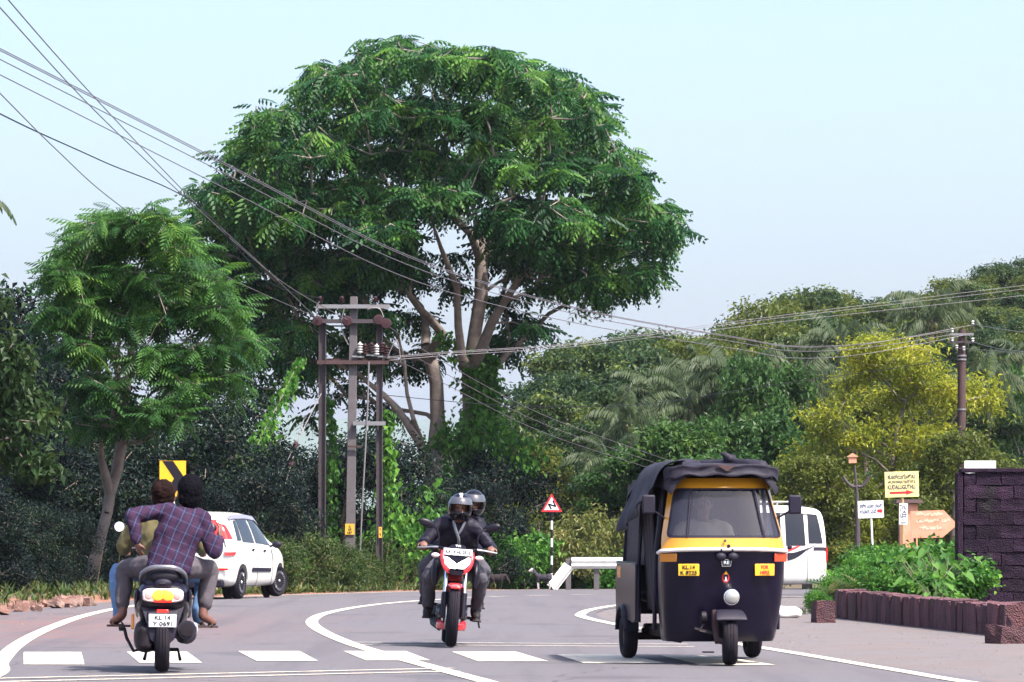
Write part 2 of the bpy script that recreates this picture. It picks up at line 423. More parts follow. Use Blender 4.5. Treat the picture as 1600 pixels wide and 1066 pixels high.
# ------------------------------------------------------------------ vegetation builders
m_bark = mat('pale mottled bark', (.23, .185, .165), .9, var=.45, scale=4, bump=.8, bscale=20, dirt=(.10, .075, .075), dirt_amt=.8, dirt_scale=2.2)
m_bark2 = mat('grey brown bark', (.13, .10, .085), .9, var=.45, scale=5, bump=.8, bscale=20, dirt=(.06, .065, .04), dirt_amt=.6)
m_stem = mat('green stem', (.10, .12, .05), .8, var=.3)
LF = {
 'rain': leaf_mat('pinnate leaf', (.006, .026, .018), (.024, .088, .022), (.13, .26, .038)),  # bluish dark end imitates crown shade, bright end imitates sunlit highlights
 'young': leaf_mat('fresh pinnate leaf', (.014, .050, .018), (.056, .145, .026), (.17, .29, .045)),  # blue in the dark end carries the tint of foliage shade
 'dark': leaf_mat('dark glossy leaf', (.006, .010, .014), (.011, .023, .018), (.040, .068, .022), trans=.15, spec=.12),  # darkened and blued so the leaf colour itself holds the bank's shade
 'hill': leaf_mat('hillside leaf', (.014, .036, .022), (.046, .085, .028), (.15, .18, .038)),
 'olive': leaf_mat('olive leaf', (.045, .072, .016), (.10, .125, .022), (.20, .19, .03)),
 'acacia': leaf_mat('yellow green leaf', (.08, .12, .020), (.22, .25, .028), (.42, .40, .045)),
 'fresh': leaf_mat('bright green leaf', (.018, .065, .012), (.048, .145, .020), (.13, .27, .035)),
 'weed': leaf_mat('weed leaf', (.014, .036, .009), (.046, .082, .018), (.15, .145, .055)),
 'palm': leaf_mat('palm leaflet', (.028, .050, .022), (.055, .082, .034), (.12, .135, .06)),
 'pink': leaf_mat('pale flushed leaf', (.07, .10, .03), (.14, .165, .045), (.26, .235, .085)),
}
def rotz(a):
    c, s = np.cos(a), np.sin(a); z = np.zeros_like(a); o = np.ones_like(a)
    return np.stack([np.stack([c, -s, z], -1), np.stack([s, c, z], -1), np.stack([z, z, o], -1)], -2)
def roty(a):
    c, s = np.cos(a), np.sin(a); z = np.zeros_like(a); o = np.ones_like(a)
    return np.stack([np.stack([c, z, s], -1), np.stack([z, o, z], -1), np.stack([-s, z, c], -1)], -2)
def rotx(a):
    c, s = np.cos(a), np.sin(a); z = np.zeros_like(a); o = np.ones_like(a)
    return np.stack([np.stack([o, z, z], -1), np.stack([z, c, -s], -1), np.stack([z, s, c], -1)], -2)
def leaves(pos, L, wr=.45, tilt=(-.2, .9), rg=None, var=None, bend=.18):
    """diamond leaves folded at the midrib: returns verts (N*4), quads, var"""
    rg = rg or rng; N = len(pos)
    L = np.asarray(L) * np.ones(N)
    base = np.array([[0, 0, 0], [.45, wr / 2, bend * .5], [1, 0, -bend], [.45, -wr / 2, bend * .5]])
    M = rotz(rg.uniform(0, 2 * np.pi, N)) @ roty(rg.uniform(tilt[0], tilt[1], N)) @ rotx(rg.normal(0, .5, N))
    v = np.einsum('nij,kj->nki', M, base) * L[:, None, None] + pos[:, None, :]
    q = np.arange(N * 4).reshape(N, 4)
    return v.reshape(-1, 3), q, (rg.uniform(0, 1, N) if var is None else var)
def frond_template(n=8, ll=.30, w=.085, droop=.55, curve=.35):
    """pinnate leaf of unit length along +x, leaflets hanging"""
    vs = []
    for i in range(n):
        t = .16 + .84 * i / (n - 1); x = t; z = -curve * t * t
        l = ll * math.sin(math.pi * (.18 + .74 * t)) ** .7
        for s in (-1, 1):
            d = np.array([.42, s * .80, -droop]); d /= np.linalg.norm(d)
            p = np.array([x, 0, z]); e = np.array([w / 2, 0, -.02])
            m_ = p + d * l * .5; tip = p + d * l + np.array([0, 0, -.06 * l])
            vs += [p, m_ - e, tip, m_ + e]
    # the rachis itself
    vs += [np.array([0, -.012, 0]), np.array([.5, 0, -curve * .25]), np.array([1, 0, -curve]), np.array([.5, .016, -curve * .25 - .01])]
    return np.array(vs)
def fronds(pos, az, el, L, T, rg=None):
    rg = rg or rng; N = len(pos); k = len(T)
    M = rotz(az) @ roty(-el) @ rotx(rg.normal(0, .35, N))
    v = np.einsum('nij,kj->nki', M, T) * L[:, None, None] + pos[:, None, :]
    return v.reshape(-1, 3), np.arange(N * k).reshape(-1, 4), k // 4

def grow(trunks, tips, w=.35, step=.5, tip_r=.014, ex=2.35, jit=.06, rg=None, minr=None):
    """branching skeleton: trunk polylines [(points, radii)], then every tip joined to the cheapest node"""
    rg = rg or rng
    pos = []; par = []; plen = []; fixed = {}
    for pts, rad, parent in trunks:
        prev = parent
        for p, r in zip(pts, rad):
            d = 0 if prev is None or prev < 0 else np.linalg.norm(np.array(p) - pos[prev])
            pos.append(np.array(p, float)); par.append(-1 if prev is None else prev); plen.append(0 if prev is None or prev < 0 else plen[prev] + d)
            fixed[len(pos) - 1] = r; prev = len(pos) - 1
    A = np.zeros((60000, 3)); A[:len(pos)] = pos; PL = np.zeros(60000); PL[:len(pos)] = plen; K = len(pos); par = list(par)
    root = A[0].copy(); start = np.array([1 if True else 0])
    order = np.argsort(np.linalg.norm(tips - A[K - 1], axis=1))
    ends = []
    for t in order:
        p = tips[t]; d = np.linalg.norm(A[:K] - p, axis=1)
        cost = d + w * PL[:K] + np.where(A[:K, 2] > p[2] + .6, (A[:K, 2] - p[2]) * 1.0, 0)
        cost[0] += 3
        j = int(np.argmin(cost)); a = A[j]; dist = d[j]; m = max(1, int(dist / step))
        prev = j; mid = np.array([0, 0, .10 * dist])
        for s in range(1, m + 1):
            u = s / m; q = a + (p - a) * u + mid * math.sin(math.pi * u) + (rg.normal(0, jit, 3) if s < m else 0)
            if K >= 59990: break
            A[K] = q; par.append(prev); PL[K] = PL[prev] + np.linalg.norm(q - A[prev]); prev = K; K += 1
        ends.append(prev)
    rad = np.zeros(K); acc = np.zeros(K)
    for i in range(K - 1, -1, -1):
        rad[i] = max(tip_r, acc[i] ** (1 / ex)) if acc[i] > 0 else tip_r
        if i in fixed: rad[i] = max(fixed[i], min(rad[i], fixed[i] * 1.15))
        if par[i] >= 0: acc[par[i]] += rad[i] ** ex
    return A[:K], np.array(par), rad
def branch_mesh(name, A, par, rad, m, parent, n=7):
    idx = np.nonzero(par >= 0)[0]; a = A[par[idx]]; c = A[idx]
    t = c - a; ln = np.linalg.norm(t, axis=1, keepdims=True); t = t / np.maximum(ln, 1e-6)
    h = np.where(np.abs(t[:, 2:3]) < .9, np.array([[0, 0, 1.]]), np.array([[1., 0, 0]]))
    u = np.cross(t, h); u /= np.maximum(np.linalg.norm(u, axis=1, keepdims=True), 1e-6); w = np.cross(t, u)
    th = np.arange(n) * 2 * np.pi / n
    ring = u[:, None, :] * np.cos(th)[None, :, None] + w[:, None, :] * np.sin(th)[None, :, None]
    ra = np.minimum(rad[par[idx]], rad[idx] * 1.6)
    v = np.stack([a[:, None] - t[:, None] * ra[:, None, None] * .3 + ring * ra[:, None, None], c[:, None] + ring * rad[idx][:, None, None]], 1)
    N = len(idx); base = np.arange(N)[:, None] * 2 * n; j = np.arange(n); j2 = (j + 1) % n
    q = np.stack([base + j, base + j2, base + n + j2, base + n + j], -1).reshape(-1, 4)
    return np_mesh(name, v.reshape(-1, 3), q, m, parent, smooth=True)

def lobes_points(lobes, N, shell=(.72, 1.0), upper=-.35, rg=None):
    """points near the surface of ellipsoid lobes (c, r), those buried in another lobe dropped"""
    rg = rg or rng
    c = np.array([l[0] for l in lobes], float); r = np.array([l[1] for l in lobes], float)
    wts = (r[:, 0] * r[:, 2] + r[:, 0] * r[:, 1]); wts /= wts.sum()
    out = []; need = N; guard = 0
    while need > 0 and guard < 30:
        guard += 1
        k = rg.choice(len(lobes), need * 2, p=wts); d = rg.normal(0, 1, (need * 2, 3)); d /= np.linalg.norm(d, axis=1, keepdims=True)
        ok = d[:, 2] > upper + rg.uniform(-.3, .3, len(d)); k = k[ok]; d = d[ok]
        p = c[k] + d * r[k] * rg.uniform(*shell, len(k))[:, None]
        q = ((p[:, None, :] - c[None]) / r[None]); ins = (np.sqrt((q ** 2).sum(-1)) < .62); ins[np.arange(len(k)), k] = False
        p = p[~ins.any(1)]; out.append(p[:need]); need -= len(p[:need])
    return np.concatenate(out)

def pinnate_crown(tips, mat_, parent, per=9, L=(.45, .75), T=None, name='crown', rg=None, voff=None, elr=(-.8, .55)):
    """a rosette of drooping pinnate leaves at every twig end"""
    rg = rg or rng; T = frond_template() if T is None else T
    n = len(tips); pos = np.repeat(tips, per, 0) + rg.normal(0, .07, (n * per, 3)); N = len(pos)
    az = rg.uniform(0, 2 * np.pi, N); el = rg.uniform(*elr, N); l = rg.uniform(L[0], L[1], N)
    v, q, k = fronds(pos, az, el, l, T, rg)
    va = np.repeat(np.clip(rg.normal(.44, .2, n), 0, 1), per) + rg.normal(0, .07, N)
    if voff is not None: va = va + np.repeat(voff, per)
    return np_mesh(name, v, q, mat_, parent, var=np.clip(np.repeat(va, k), 0, 1))
# ------------------------------------------------------------------ the great tree by the poles
D0 = 126.0
def big_tree():
    rg = np.random.default_rng(11)
    o = P(705, 905, D0); o.z = G(o.x, D0)
    root = empty('spreading_tree', o, 0, 'huge spreading tree with twin pale trunks and domed crown behind the power poles', 'tree')
    def w(x, y, dy=0): q = P(x, y, D0 + dy); q = q - o; q.y = dy; return tuple(q)
    tr = []
    tr.append(([(-.05, 0, -.2), w(712, 840), w(722, 760), w(735, 700), w(735, 640), w(733, 585), w(742, 520), w(752, 460), w(752, 405), w(748, 385)], [.62, .5, .42, .36, .30, .27, .26, .26, .26, .24], None))
    def att(i): return i
    tr.append(([w(735, 365, -1), w(715, 345, -2.0), w(703, 320, -2.6), w(690, 300, -3)], [.17, .15, .12, .06], 8))
    tr.append(([w(745, 360, 1), w(742, 335, 1), w(738, 315, 1.4), w(730, 280, 1.5)], [.14, .11, .08, .05], 9))
    tr.append(([w(768, 372, 1), w(782, 350, 2), w(790, 330, 3), w(800, 290, 3.4)], [.15, .12, .09, .05], 9))
    tr.append(([w(752, 545, -1), w(768, 505, -1.6), w(790, 470, -2), w(815, 430, -2.6), w(842, 402, -3), w(880, 392, -3.4)], [.24, .21, .17, .14, .11, .08], 5))
    tr.append(([w(762, 590, 1.5), w(790, 555, 2), w(830, 520, 2.4), w(858, 490, 2.6), w(900, 468, 2.6)], [.17, .15, .12, .09, .06], 4))
    tr.append(([w(722, 560, -1), w(716, 510, -1.5), w(714, 450, -2), w(700, 415, -2.6), w(688, 385, -3), w(676, 350, -3.6), w(668, 320, -4)], [.2, .17, .14, .12, .09, .06, .04], 5))
    k0 = sum(len(t[0]) for t in tr)
    tr.append(([(-.7, .9, -.2), w(672, 820, 1), w(676, 740, 1), w(684, 660, 1), w(682, 600, 1), w(672, 560, 1), w(665, 540, 1)], [.5, .42, .36, .33, .3, .25, .22], None))
    tr.append(([w(690, 520, .5), w(672, 498, 0), w(655, 482, -1), w(640, 462, -2), w(630, 440, -2.4), w(615, 400, -3)], [.2, .18, .15, .12, .08, .04], k0 + 5))
    tr.append(([w(664, 500, 2), w(658, 480, 2.2), w(640, 460, 2.6), w(610, 420, 3.2), w(590, 380, 3.6)], [.16, .13, .1, .07, .04], k0 + 6))
    tr.append(([w(655, 690, -1), w(640, 668, -1.4), w(622, 640, -1.6), w(600, 618, -1.6), w(575, 598, -1.6), w(556, 580, -1.6)], [.19, .17, .15, .13, .1, .07], k0 + 2))
    tr.append(([w(646, 655, -1.6), w(636, 615, -1.8), w(632, 570, -2)], [.1, .08, .06], k0 + 2))
    px = [(630, 112, 95, 52), (705, 120, 90, 45), (790, 135, 85, 45), (860, 160, 75, 45), (530, 150, 80, 48), (465, 205, 72, 48), (915, 205, 66, 50),
          (590, 200, 100, 52), (700, 200, 100, 50), (800, 215, 90, 50), (950, 262, 62, 48), (412, 250, 66, 42), (520, 250, 90, 45), (650, 268, 95, 45),
          (770, 288, 90, 45), (880, 285, 90, 50), (370, 315, 66, 40), (450, 315, 80, 40), (560, 318, 85, 36), (330, 372, 54, 42), (410, 372, 70, 40),
          (500, 362, 76, 34), (870, 352, 95, 40), (965, 345, 66, 44), (1015, 388, 52, 42), (1005, 440, 44, 30), (940, 400, 80, 40), (925, 450, 62, 24), (370, 425, 66, 40),
          (455, 415, 70, 38), (395, 480, 58, 38), (460, 470, 60, 36), (420, 535, 50, 36), (470, 530, 48, 32), (455, 580, 40, 24), (540, 425, 64, 32), (525, 480, 44, 30),
          (600, 380, 60, 30), (850, 420, 60, 28), (560, 560, 40, 25), (590, 505, 36, 24), (610, 450, 40, 22), (810, 520, 34, 24), (640, 330, 80, 30), (715, 305, 70, 24), (805, 345, 66, 28), (580, 352, 60, 28), (625, 418, 46, 22), (560, 470, 46, 28), (500, 440, 56, 30), (835, 395, 50, 22), (780, 372, 40, 20), (360, 520, 36, 30), (350, 470, 40, 30), (500, 590, 34, 24), (985, 300, 46, 36), (1035, 360, 34, 28)]
    lobes = []; s = D0 / F
    for (x, y, rx, ry) in px:
        u = (x - 690) / 400; v = (y - 320) / 290
        dep = 7.2 * math.sqrt(max(.06, 1 - u * u - min(v * v, .6) * .6))
        if y < 0: continue
        for dy in ((-dep * .85, dep * .05, dep * .85) if y < 400 else (-dep * .6, dep * .6)):
            dy += rg.normal(0, .8)
            jx, jy = rg.normal(0, 9), rg.normal(0, 6)
            c = np.array(w(x + jx, y + jy - 12, dy)); lobes.append((c, (rx * s * .9, 2.1, ry * s * .92)))
    for (x, y, rx, ry, dy) in ((560, 520, 52, 38, 3.5), (600, 565, 50, 38, 3.8), (640, 505, 44, 32, 4.2), (530, 610, 42, 30, 3), (660, 570, 36, 32, 4.2), (590, 645, 38, 26, 3.4), (495, 650, 32, 22, 2.5), (795, 480, 34, 32, 4), (800, 425, 32, 28, 4), (785, 545, 36, 30, 3.4), (700, 450, 30, 30, 5), (640, 440, 44, 30, 4.6), (420, 610, 44, 30, 0), (380, 570, 40, 28, -1), (880, 440, 50, 24, 1), (930, 470, 46, 18, 0), (985, 455, 40, 20, 1), (850, 455, 36, 20, -2), (610, 385, 50, 20, -3), (545, 400, 50, 22, -3), (760, 395, 30, 16, 3), (690, 400, 36, 18, 4)):
        lobes.append((np.array(w(x, y, dy)), (rx * s * .95, 1.5, ry * s * .95)))
    tips = lobes_points(lobes, 2750, (.5, 1.0), -.3, rg)
    A, par, rad = grow(tr, tips, w=.30, step=.6, tip_r=.016, rg=rg, jit=.08)
    rad = np.where(rad > .05, rad * .78, rad)
    branch_mesh('trunk', A, par, rad, m_bark, root)
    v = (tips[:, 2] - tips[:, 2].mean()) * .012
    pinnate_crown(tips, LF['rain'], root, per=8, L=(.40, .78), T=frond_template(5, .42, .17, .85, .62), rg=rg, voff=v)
    return root
big = big_tree()

# ------------------------------------------------------------------ young pinnate tree by the road
def road_tree():
    rg = np.random.default_rng(5); D = 78.0
    o = P(136, 918, D); o.z = G(o.x, D)
    root = empty('roadside_tree', o, 0, 'slender pale trunked tree with feathery bright leaves beside the red verge', 'tree')
    def w(x, y, dy=0): q = P(x, y, D + dy) - o; q.y = dy; return tuple(q)
    tr = [([(0, 0, -.2), w(147, 880), w(158, 838), w(168, 800), w(172, 772)], [.165, .135, .115, .105, .10], None),
          ([w(183, 735), w(190, 690), w(193, 640, .1), w(200, 590, .2), w(205, 545, .2)], [.12, .105, .1, .085, .07], 4),
          ([w(163, 735, -.2), w(158, 715, -.3)], [.09, .07], 4),
          ([w(215, 692, -.3), w(240, 680, -.5)], [.045, .035], 6),
          ([w(176, 655, .4), w(186, 600, .5), w(183, 560, .6)], [.06, .05, .04], 6)]
    px = [(245, 350, 42, 30), (170, 350, 48, 28), (215, 380, 62, 34), (140, 395, 52, 32), (110, 430, 44, 30), (280, 395, 50, 32), (170, 440, 66, 34), (250, 440, 66, 36),
          (320, 440, 46, 34), (120, 485, 52, 32), (200, 500, 70, 34), (290, 490, 64, 36), (350, 490, 44, 32), (380, 540, 38, 28), (310, 545, 60, 30), (340, 590, 50, 28), (280, 600, 40, 26), (240, 560, 46, 26),
          (130, 540, 44, 26), (260, 640, 36, 22), (160, 600, 40, 24), (225, 650, 36, 22), (150, 660, 36, 22), (100, 500, 34, 24)]
    s = D / F; lobes = []
    for (x, y, rx, ry) in px:
        u = (x - 230) / 190; dep = 2.0 * math.sqrt(max(.1, 1 - u * u))
        for dy in (-dep * .8, dep * .6): lobes.append((np.array(w(x + rg.normal(0, 6), y + 4, dy + rg.normal(0, .3))), (rx * s, .8, ry * s)))
    tips = lobes_points(lobes, 760, (.5, 1.0), -.3, rg)
    A, par, rad = grow(tr, tips, w=.3, step=.35, tip_r=.008, rg=rg, jit=.03)
    branch_mesh('trunk', A, par, rad, m_bark, root)
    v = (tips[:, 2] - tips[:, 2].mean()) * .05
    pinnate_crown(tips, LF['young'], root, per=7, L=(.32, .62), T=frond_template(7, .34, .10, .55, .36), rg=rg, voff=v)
    return root
rtree = road_tree()

# ------------------------------------------------------------------ broadleaf trees (prototypes shared by copies)
def broad_tree(name, h, r, leafkind, nlobe=16, ntwig=150, nleaf=9000, leaf=.22, bark=None, seed=1, th=.35, wr=.5, low=.25, flat=.8, spread=.20, peak=.42):
    """crown of uneven leaf clumps on limbs; built at the origin"""
    rg = np.random.default_rng(seed); root = empty(name)
    lob = []
    for i in range(nlobe):
        a = rg.uniform(0, 2 * np.pi); u = rg.uniform(0, 1); z = h * (low + (1 - low) * u) - r * .25
        rr = r * math.sqrt(max(.08, 1 - ((u - peak) / .66) ** 2)) * rg.uniform(.35, .85)
        q = r * rg.uniform(.28, .46)
        lob.append((np.array([rr * math.cos(a), rr * math.sin(a), z]), (q, q, q * flat)))
    lob.append((np.array([0, 0, h - r * .4]), (r * .4, r * .4, r * .38)))
    tips = lobes_points(lob, ntwig, (.55, .95), -.5, rg)
    tr = [([(0, 0, -.3), (r * .03, 0, h * .2), (r * -.03, r * .05, h * .45), (0, 0, h * .62)], [th, th * .8, th * .6, th * .35], None)]
    A, par, rad = grow(tr, tips, w=.3, step=max(.5, r * .15), tip_r=.016, rg=rg)
    branch_mesh('trunk', A, par, rad, bark or m_bark2, root, n=6)
    per = nleaf // ntwig
    pos = np.repeat(tips, per, 0) + rg.normal(0, 1, (ntwig * per, 3)) * np.array([spread * r, spread * r, spread * r * .6])
    cv = np.repeat(rg.normal(.42, .15, ntwig), per) + rg.normal(0, .12, ntwig * per)
    v, q, va = leaves(pos, rg.uniform(.7, 1.3, len(pos)) * leaf, wr, (-.3, 1.0), rg, np.clip(cv, 0, 1))
    np_mesh('crown', v, q, LF[leafkind], root, var=va)
    return root
_used = set()
def place(proto, x, y, s, rz, label, cat, group=None, zoff=0, sz=None):
    if proto.name in _used: o = copy_tree(proto)
    else: o = proto; _used.add(proto.name)
    o.location = (x, y, G(x, y) + zoff); o.rotation_euler = (0, 0, rz); o.scale = (s, s, sz or s)
    for k_ in ('group',):
        if k_ in o.keys(): del o[k_]
    return tag(o, label, cat, group)
hillp = [broad_tree('hillside_tree', 11, 4.2, 'hill', 24, 210, 19000, .30, seed=21, spread=.10),
         broad_tree('hillside_tree', 12, 3.8, 'hill', 26, 210, 19000, .28, seed=22, spread=.09, low=.2),
         broad_tree('hillside_tree', 10, 4.0, 'olive', 24, 210, 19000, .27, seed=23, spread=.10, low=.2),
         broad_tree('hillside_tree', 12, 3.2, 'olive', 24, 210, 17000, .26, seed=24, spread=.10, low=.15)]
lbl = ['rounded green tree on the wooded slope behind the forecourt', 'tall leafy green tree on the wooded slope behind the forecourt',
       'rounded olive tinted tree on the wooded slope behind the forecourt', 'slim olive tinted tree on the wooded slope behind the forecourt']
# skyline of the slope: (column, top row, distance)
skyl = [(812, 590, 165), (850, 575, 172), (905, 530, 180), (950, 520, 190), (1005, 515, 200), (1040, 508, 210), (1090, 525, 196), (1125, 500, 205), (1170, 512, 215), (1215, 462, 222), (1265, 450, 228),
        (1310, 452, 232), (1350, 462, 236), (1395, 470, 240), (1440, 462, 246), (1480, 440, 250), (1535, 432, 256), (1575, 412, 262), (1615, 405, 262),
        (870, 620, 158), (930, 585, 165), (990, 575, 172), (1060, 570, 180), (1130, 560, 184), (1190, 540, 190), (1250, 525, 200), (1330, 530, 205), (1420, 520, 205), (1490, 500, 215), (1570, 490, 215), (1610, 520, 190),
        (835, 690, 150), (900, 665, 152), (960, 660, 156), (1240, 600, 168), (1560, 600, 165), (1600, 640, 150), (880, 548, 188), (975, 540, 196), (1065, 530, 204), (1150, 520, 212), (1290, 480, 226), (1375, 480, 226), (1460, 480, 236), (1510, 462, 246), (1300, 500, 214), (1240, 490, 216), (1190, 500, 208), (1390, 505, 218), (1530, 520, 205), (1600, 470, 230), (1450, 560, 175), (1350, 590, 165), (1100, 585, 176), (1020, 600, 168), (1280, 640, 150), (1500, 640, 150)]
rg0 = np.random.default_rng(3)
for i, (x, y, D) in enumerate(skyl):
    y -= 16 if x > 860 else 8
    k = int(rg0.choice(4, p=(.36, .26, .22, .16))); pr = hillp[k]; h = (11, 12, 10, 12)[k]
    X = (x - 800) / F * D; top = CAMH + (HOR - y) / F * D; g = G(X, D)
    s = max(.6, min(1.25, (top - g) / (h + .5)))
    sz = (top - g) / (h + .5)
    lk = ('rounded green tree', 'tall leafy green tree', 'rounded olive tinted tree', 'slim olive tinted tree')[k]
    row = 'on the slope skyline' if i < 19 or 37 <= i < 45 else 'low on the wooded slope' if y > 585 else 'halfway up the wooded slope'
    lm = 'right of the great tree' if x < 890 else 'above the guard rail' if x < 990 else 'above the rickshaw canopy' if x < 1190 else 'above the white van' if x < 1300 else 'behind the yellow green acacia' if x < 1470 else 'beyond the lone utility pole'
    place(pr, X, D, s * rg0.uniform(.92, 1.1), rg0.uniform(0, 6.28), lk + ' ' + row + ' ' + lm, 'tree', 'trees on the wooded slope', sz=sz)

for i in range(52):
    x = 835 + 765 * (i % 26) / 25 + rg0.uniform(-14, 14); sky_y = np.interp(x, [810, 905, 1005, 1125, 1215, 1310, 1440, 1535, 1610], [585, 528, 512, 500, 462, 452, 460, 432, 402])
    y = sky_y + rg0.uniform(-6, 26) + (0 if i < 26 else rg0.uniform(26, 95)); D = 236 + rg0.uniform(-6, 24) - (y - sky_y) * .55; X = (x - 800) / F * D; k = int(rg0.choice(4, p=(.4, .2, .25, .15)))
    top = CAMH + (HOR - y) / F * D; g = G(X, D); s = rg0.uniform(.5, .74)
    lk = ('small rounded green tree', 'small tall green tree', 'small rounded olive tinted tree', 'small slim olive tinted tree')[k]
    lm = 'right of the great tree' if x < 890 else 'above the guard rail' if x < 990 else 'above the rickshaw canopy' if x < 1190 else 'above the white van' if x < 1300 else 'behind the yellow green acacia' if x < 1470 else 'beyond the lone utility pole'
    place(hillp[k], X, D, s, rg0.uniform(0, 6.28), lk + (' on the slope skyline ' if i < 26 else ' within the slope canopy ') + lm, 'tree', 'trees on the wooded slope', sz=(top - g) / ((11, 12, 10, 12)[k] + .5))
# dark evergreens filling the left bank and the bank behind the poles
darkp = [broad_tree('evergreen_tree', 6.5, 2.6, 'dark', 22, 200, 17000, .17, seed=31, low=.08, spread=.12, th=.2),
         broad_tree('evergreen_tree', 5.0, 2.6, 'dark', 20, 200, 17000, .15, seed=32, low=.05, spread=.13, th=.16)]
darkspots = [(-25, 425, 96, 0), (35, 455, 100, 0), (5, 540, 90, 0), (20, 640, 84, 0), (95, 560, 90, 0), (-40, 520, 92, 0), (60, 480, 98, 0), (300, 610, 94, 0), (355, 690, 96, 1), (410, 705, 104, 1), (470, 690, 112, 1), (250, 700, 96, 1), (200, 650, 92, 0),
             (80, 690, 86, 1), (540, 690, 110, 1), (330, 560, 104, 0), (390, 730, 92, 1), (600, 670, 114, 1), (660, 760, 113, 1), (720, 740, 116, 1), (780, 700, 124, 1), (20, 740, 80, 1), (40, 780, 76, 1), (500, 760, 111, 1), (425, 790, 100, 1), (320, 760, 90, 1)]
DARKL = ['tall dark evergreen towering over the leathery leaved tree', 'tall dark evergreen behind the left edge of the roadside tree', 'broad dark evergreen between the leathery leaved tree and the rubble', 'tall dark evergreen just right of the leathery leaved tree', 'tall dark evergreen rising left of the roadside tree trunk', 'tall dark evergreen looming behind the leathery leaved tree', 'tallest dark evergreen behind the roadside tree crown',
 'tall dark evergreen between the roadside tree and the great tree', 'low dark evergreen above the roof of the white hatchback', 'low dark evergreen beneath the sloping vine on the stay wire', 'low dark evergreen just left of the three joined poles', 'low dark evergreen behind the chevron board',
 'tall dark evergreen directly behind the pale roadside trunk', 'low dark evergreen at the foot of the roadside tree', 'low dark evergreen behind the middle concrete pole', 'tall dark evergreen under the great tree crown edge', 'low dark evergreen above the bonnet of the white hatchback',
 'low dark evergreen right of the thin steel pole', 'low dark evergreen at the base of the great tree', 'low dark evergreen hung with vine behind the motorcyclists', 'low dark evergreen between the great tree and the triangular sign', 'low dark evergreen crowding the roadside trunk base',
 'low dark evergreen over the rubble on the red verge', 'low dark evergreen between the left pole and the middle pole', 'low dark evergreen beside the stay wire foot', 'low dark evergreen behind the riders of the scooter']
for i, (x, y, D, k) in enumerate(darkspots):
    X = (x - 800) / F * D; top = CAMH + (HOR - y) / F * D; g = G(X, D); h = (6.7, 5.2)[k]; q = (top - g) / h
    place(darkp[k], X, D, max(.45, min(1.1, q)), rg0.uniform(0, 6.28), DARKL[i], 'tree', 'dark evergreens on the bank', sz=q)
ck = broad_tree('cashew_tree', 6.2, 2.4, 'dark', 22, 170, 9000, .24, seed=41, low=.15, spread=.11, th=.18, wr=.62)
q_ = ck.children[1] if ck.children[1].name.startswith('crown') else ck.children[0]
q_.data.materials[0] = leaf_mat('leathery leaf', (.018, .042, .016), (.035, .07, .02), (.10, .13, .03))
place(ck, (-62 - 800) / F * 74, 74, .72, 1, 'leathery leaved tree standing at the left end of the red verge', 'tree', sz=(CAMH + (HOR - 425) / F * 74 - G(-10, 74)) / 6.4)

# yellow green acacia behind the sign boards, smaller ones around it
ac = broad_tree('acacia_tree', 7.8, 2.7, 'acacia', 36, 340, 38000, .17, bark=m_bark, seed=51, low=.14, spread=.10, th=.13, wr=.34, peak=.60)
X, D = (1400 - 800) / F * 121, 121
place(ac, X, D, 1.08, .4, 'yellow green feathery tree behind the sign boards', 'tree', sz=(CAMH + (HOR - 512) / F * 121 - G(X, D)) / 8.0)
for x, y, D, s, lb in ((1262, 700, 118, .5, 'small olive tree behind the white van'), (1490, 660, 116, .5, 'small olive tree between the lone utility pole and the tall acacia')):
    X = (x - 800) / F * D; place(hillp[2], X, D, s, 2.2 + s, lb, 'tree', sz=(CAMH + (HOR - y) / F * D - G(X, D)) / 10.4)
# bright broadleaf trees in the middle ground
br = broad_tree('broadleaf_tree', 6.0, 2.6, 'fresh', 22, 170, 12000, .24, seed=61, low=.08, spread=.10, th=.16, wr=.55)
q_ = [c for c in br.children if c.name.startswith('crown')][0]
q_.data.materials[0] = leaf_mat('mango leaf', (.022, .058, .018), (.042, .10, .024), (.10, .17, .035))
for x, y, D, lb in ((1050, 645, 126, 'bright leafy tree rising behind the rickshaw roof'), (1165, 640, 128, 'bright leafy tree behind the gap between rickshaw and van'), (1200, 545, 150, 'broad leafy tree on the slope above the coconut palms'), (990, 690, 128, 'low leafy tree behind the guard rail'), (1110, 700, 122, 'low leafy tree directly behind the rickshaw canopy'),
        (1580, 560, 160, 'leafy tree beside the coconut palm at the lone utility pole')):
    X = (x - 800) / F * D; place(br, X, D, .85, x * .1, lb, 'tree', sz=(CAMH + (HOR - y) / F * D - G(X, D)) / 6.3)

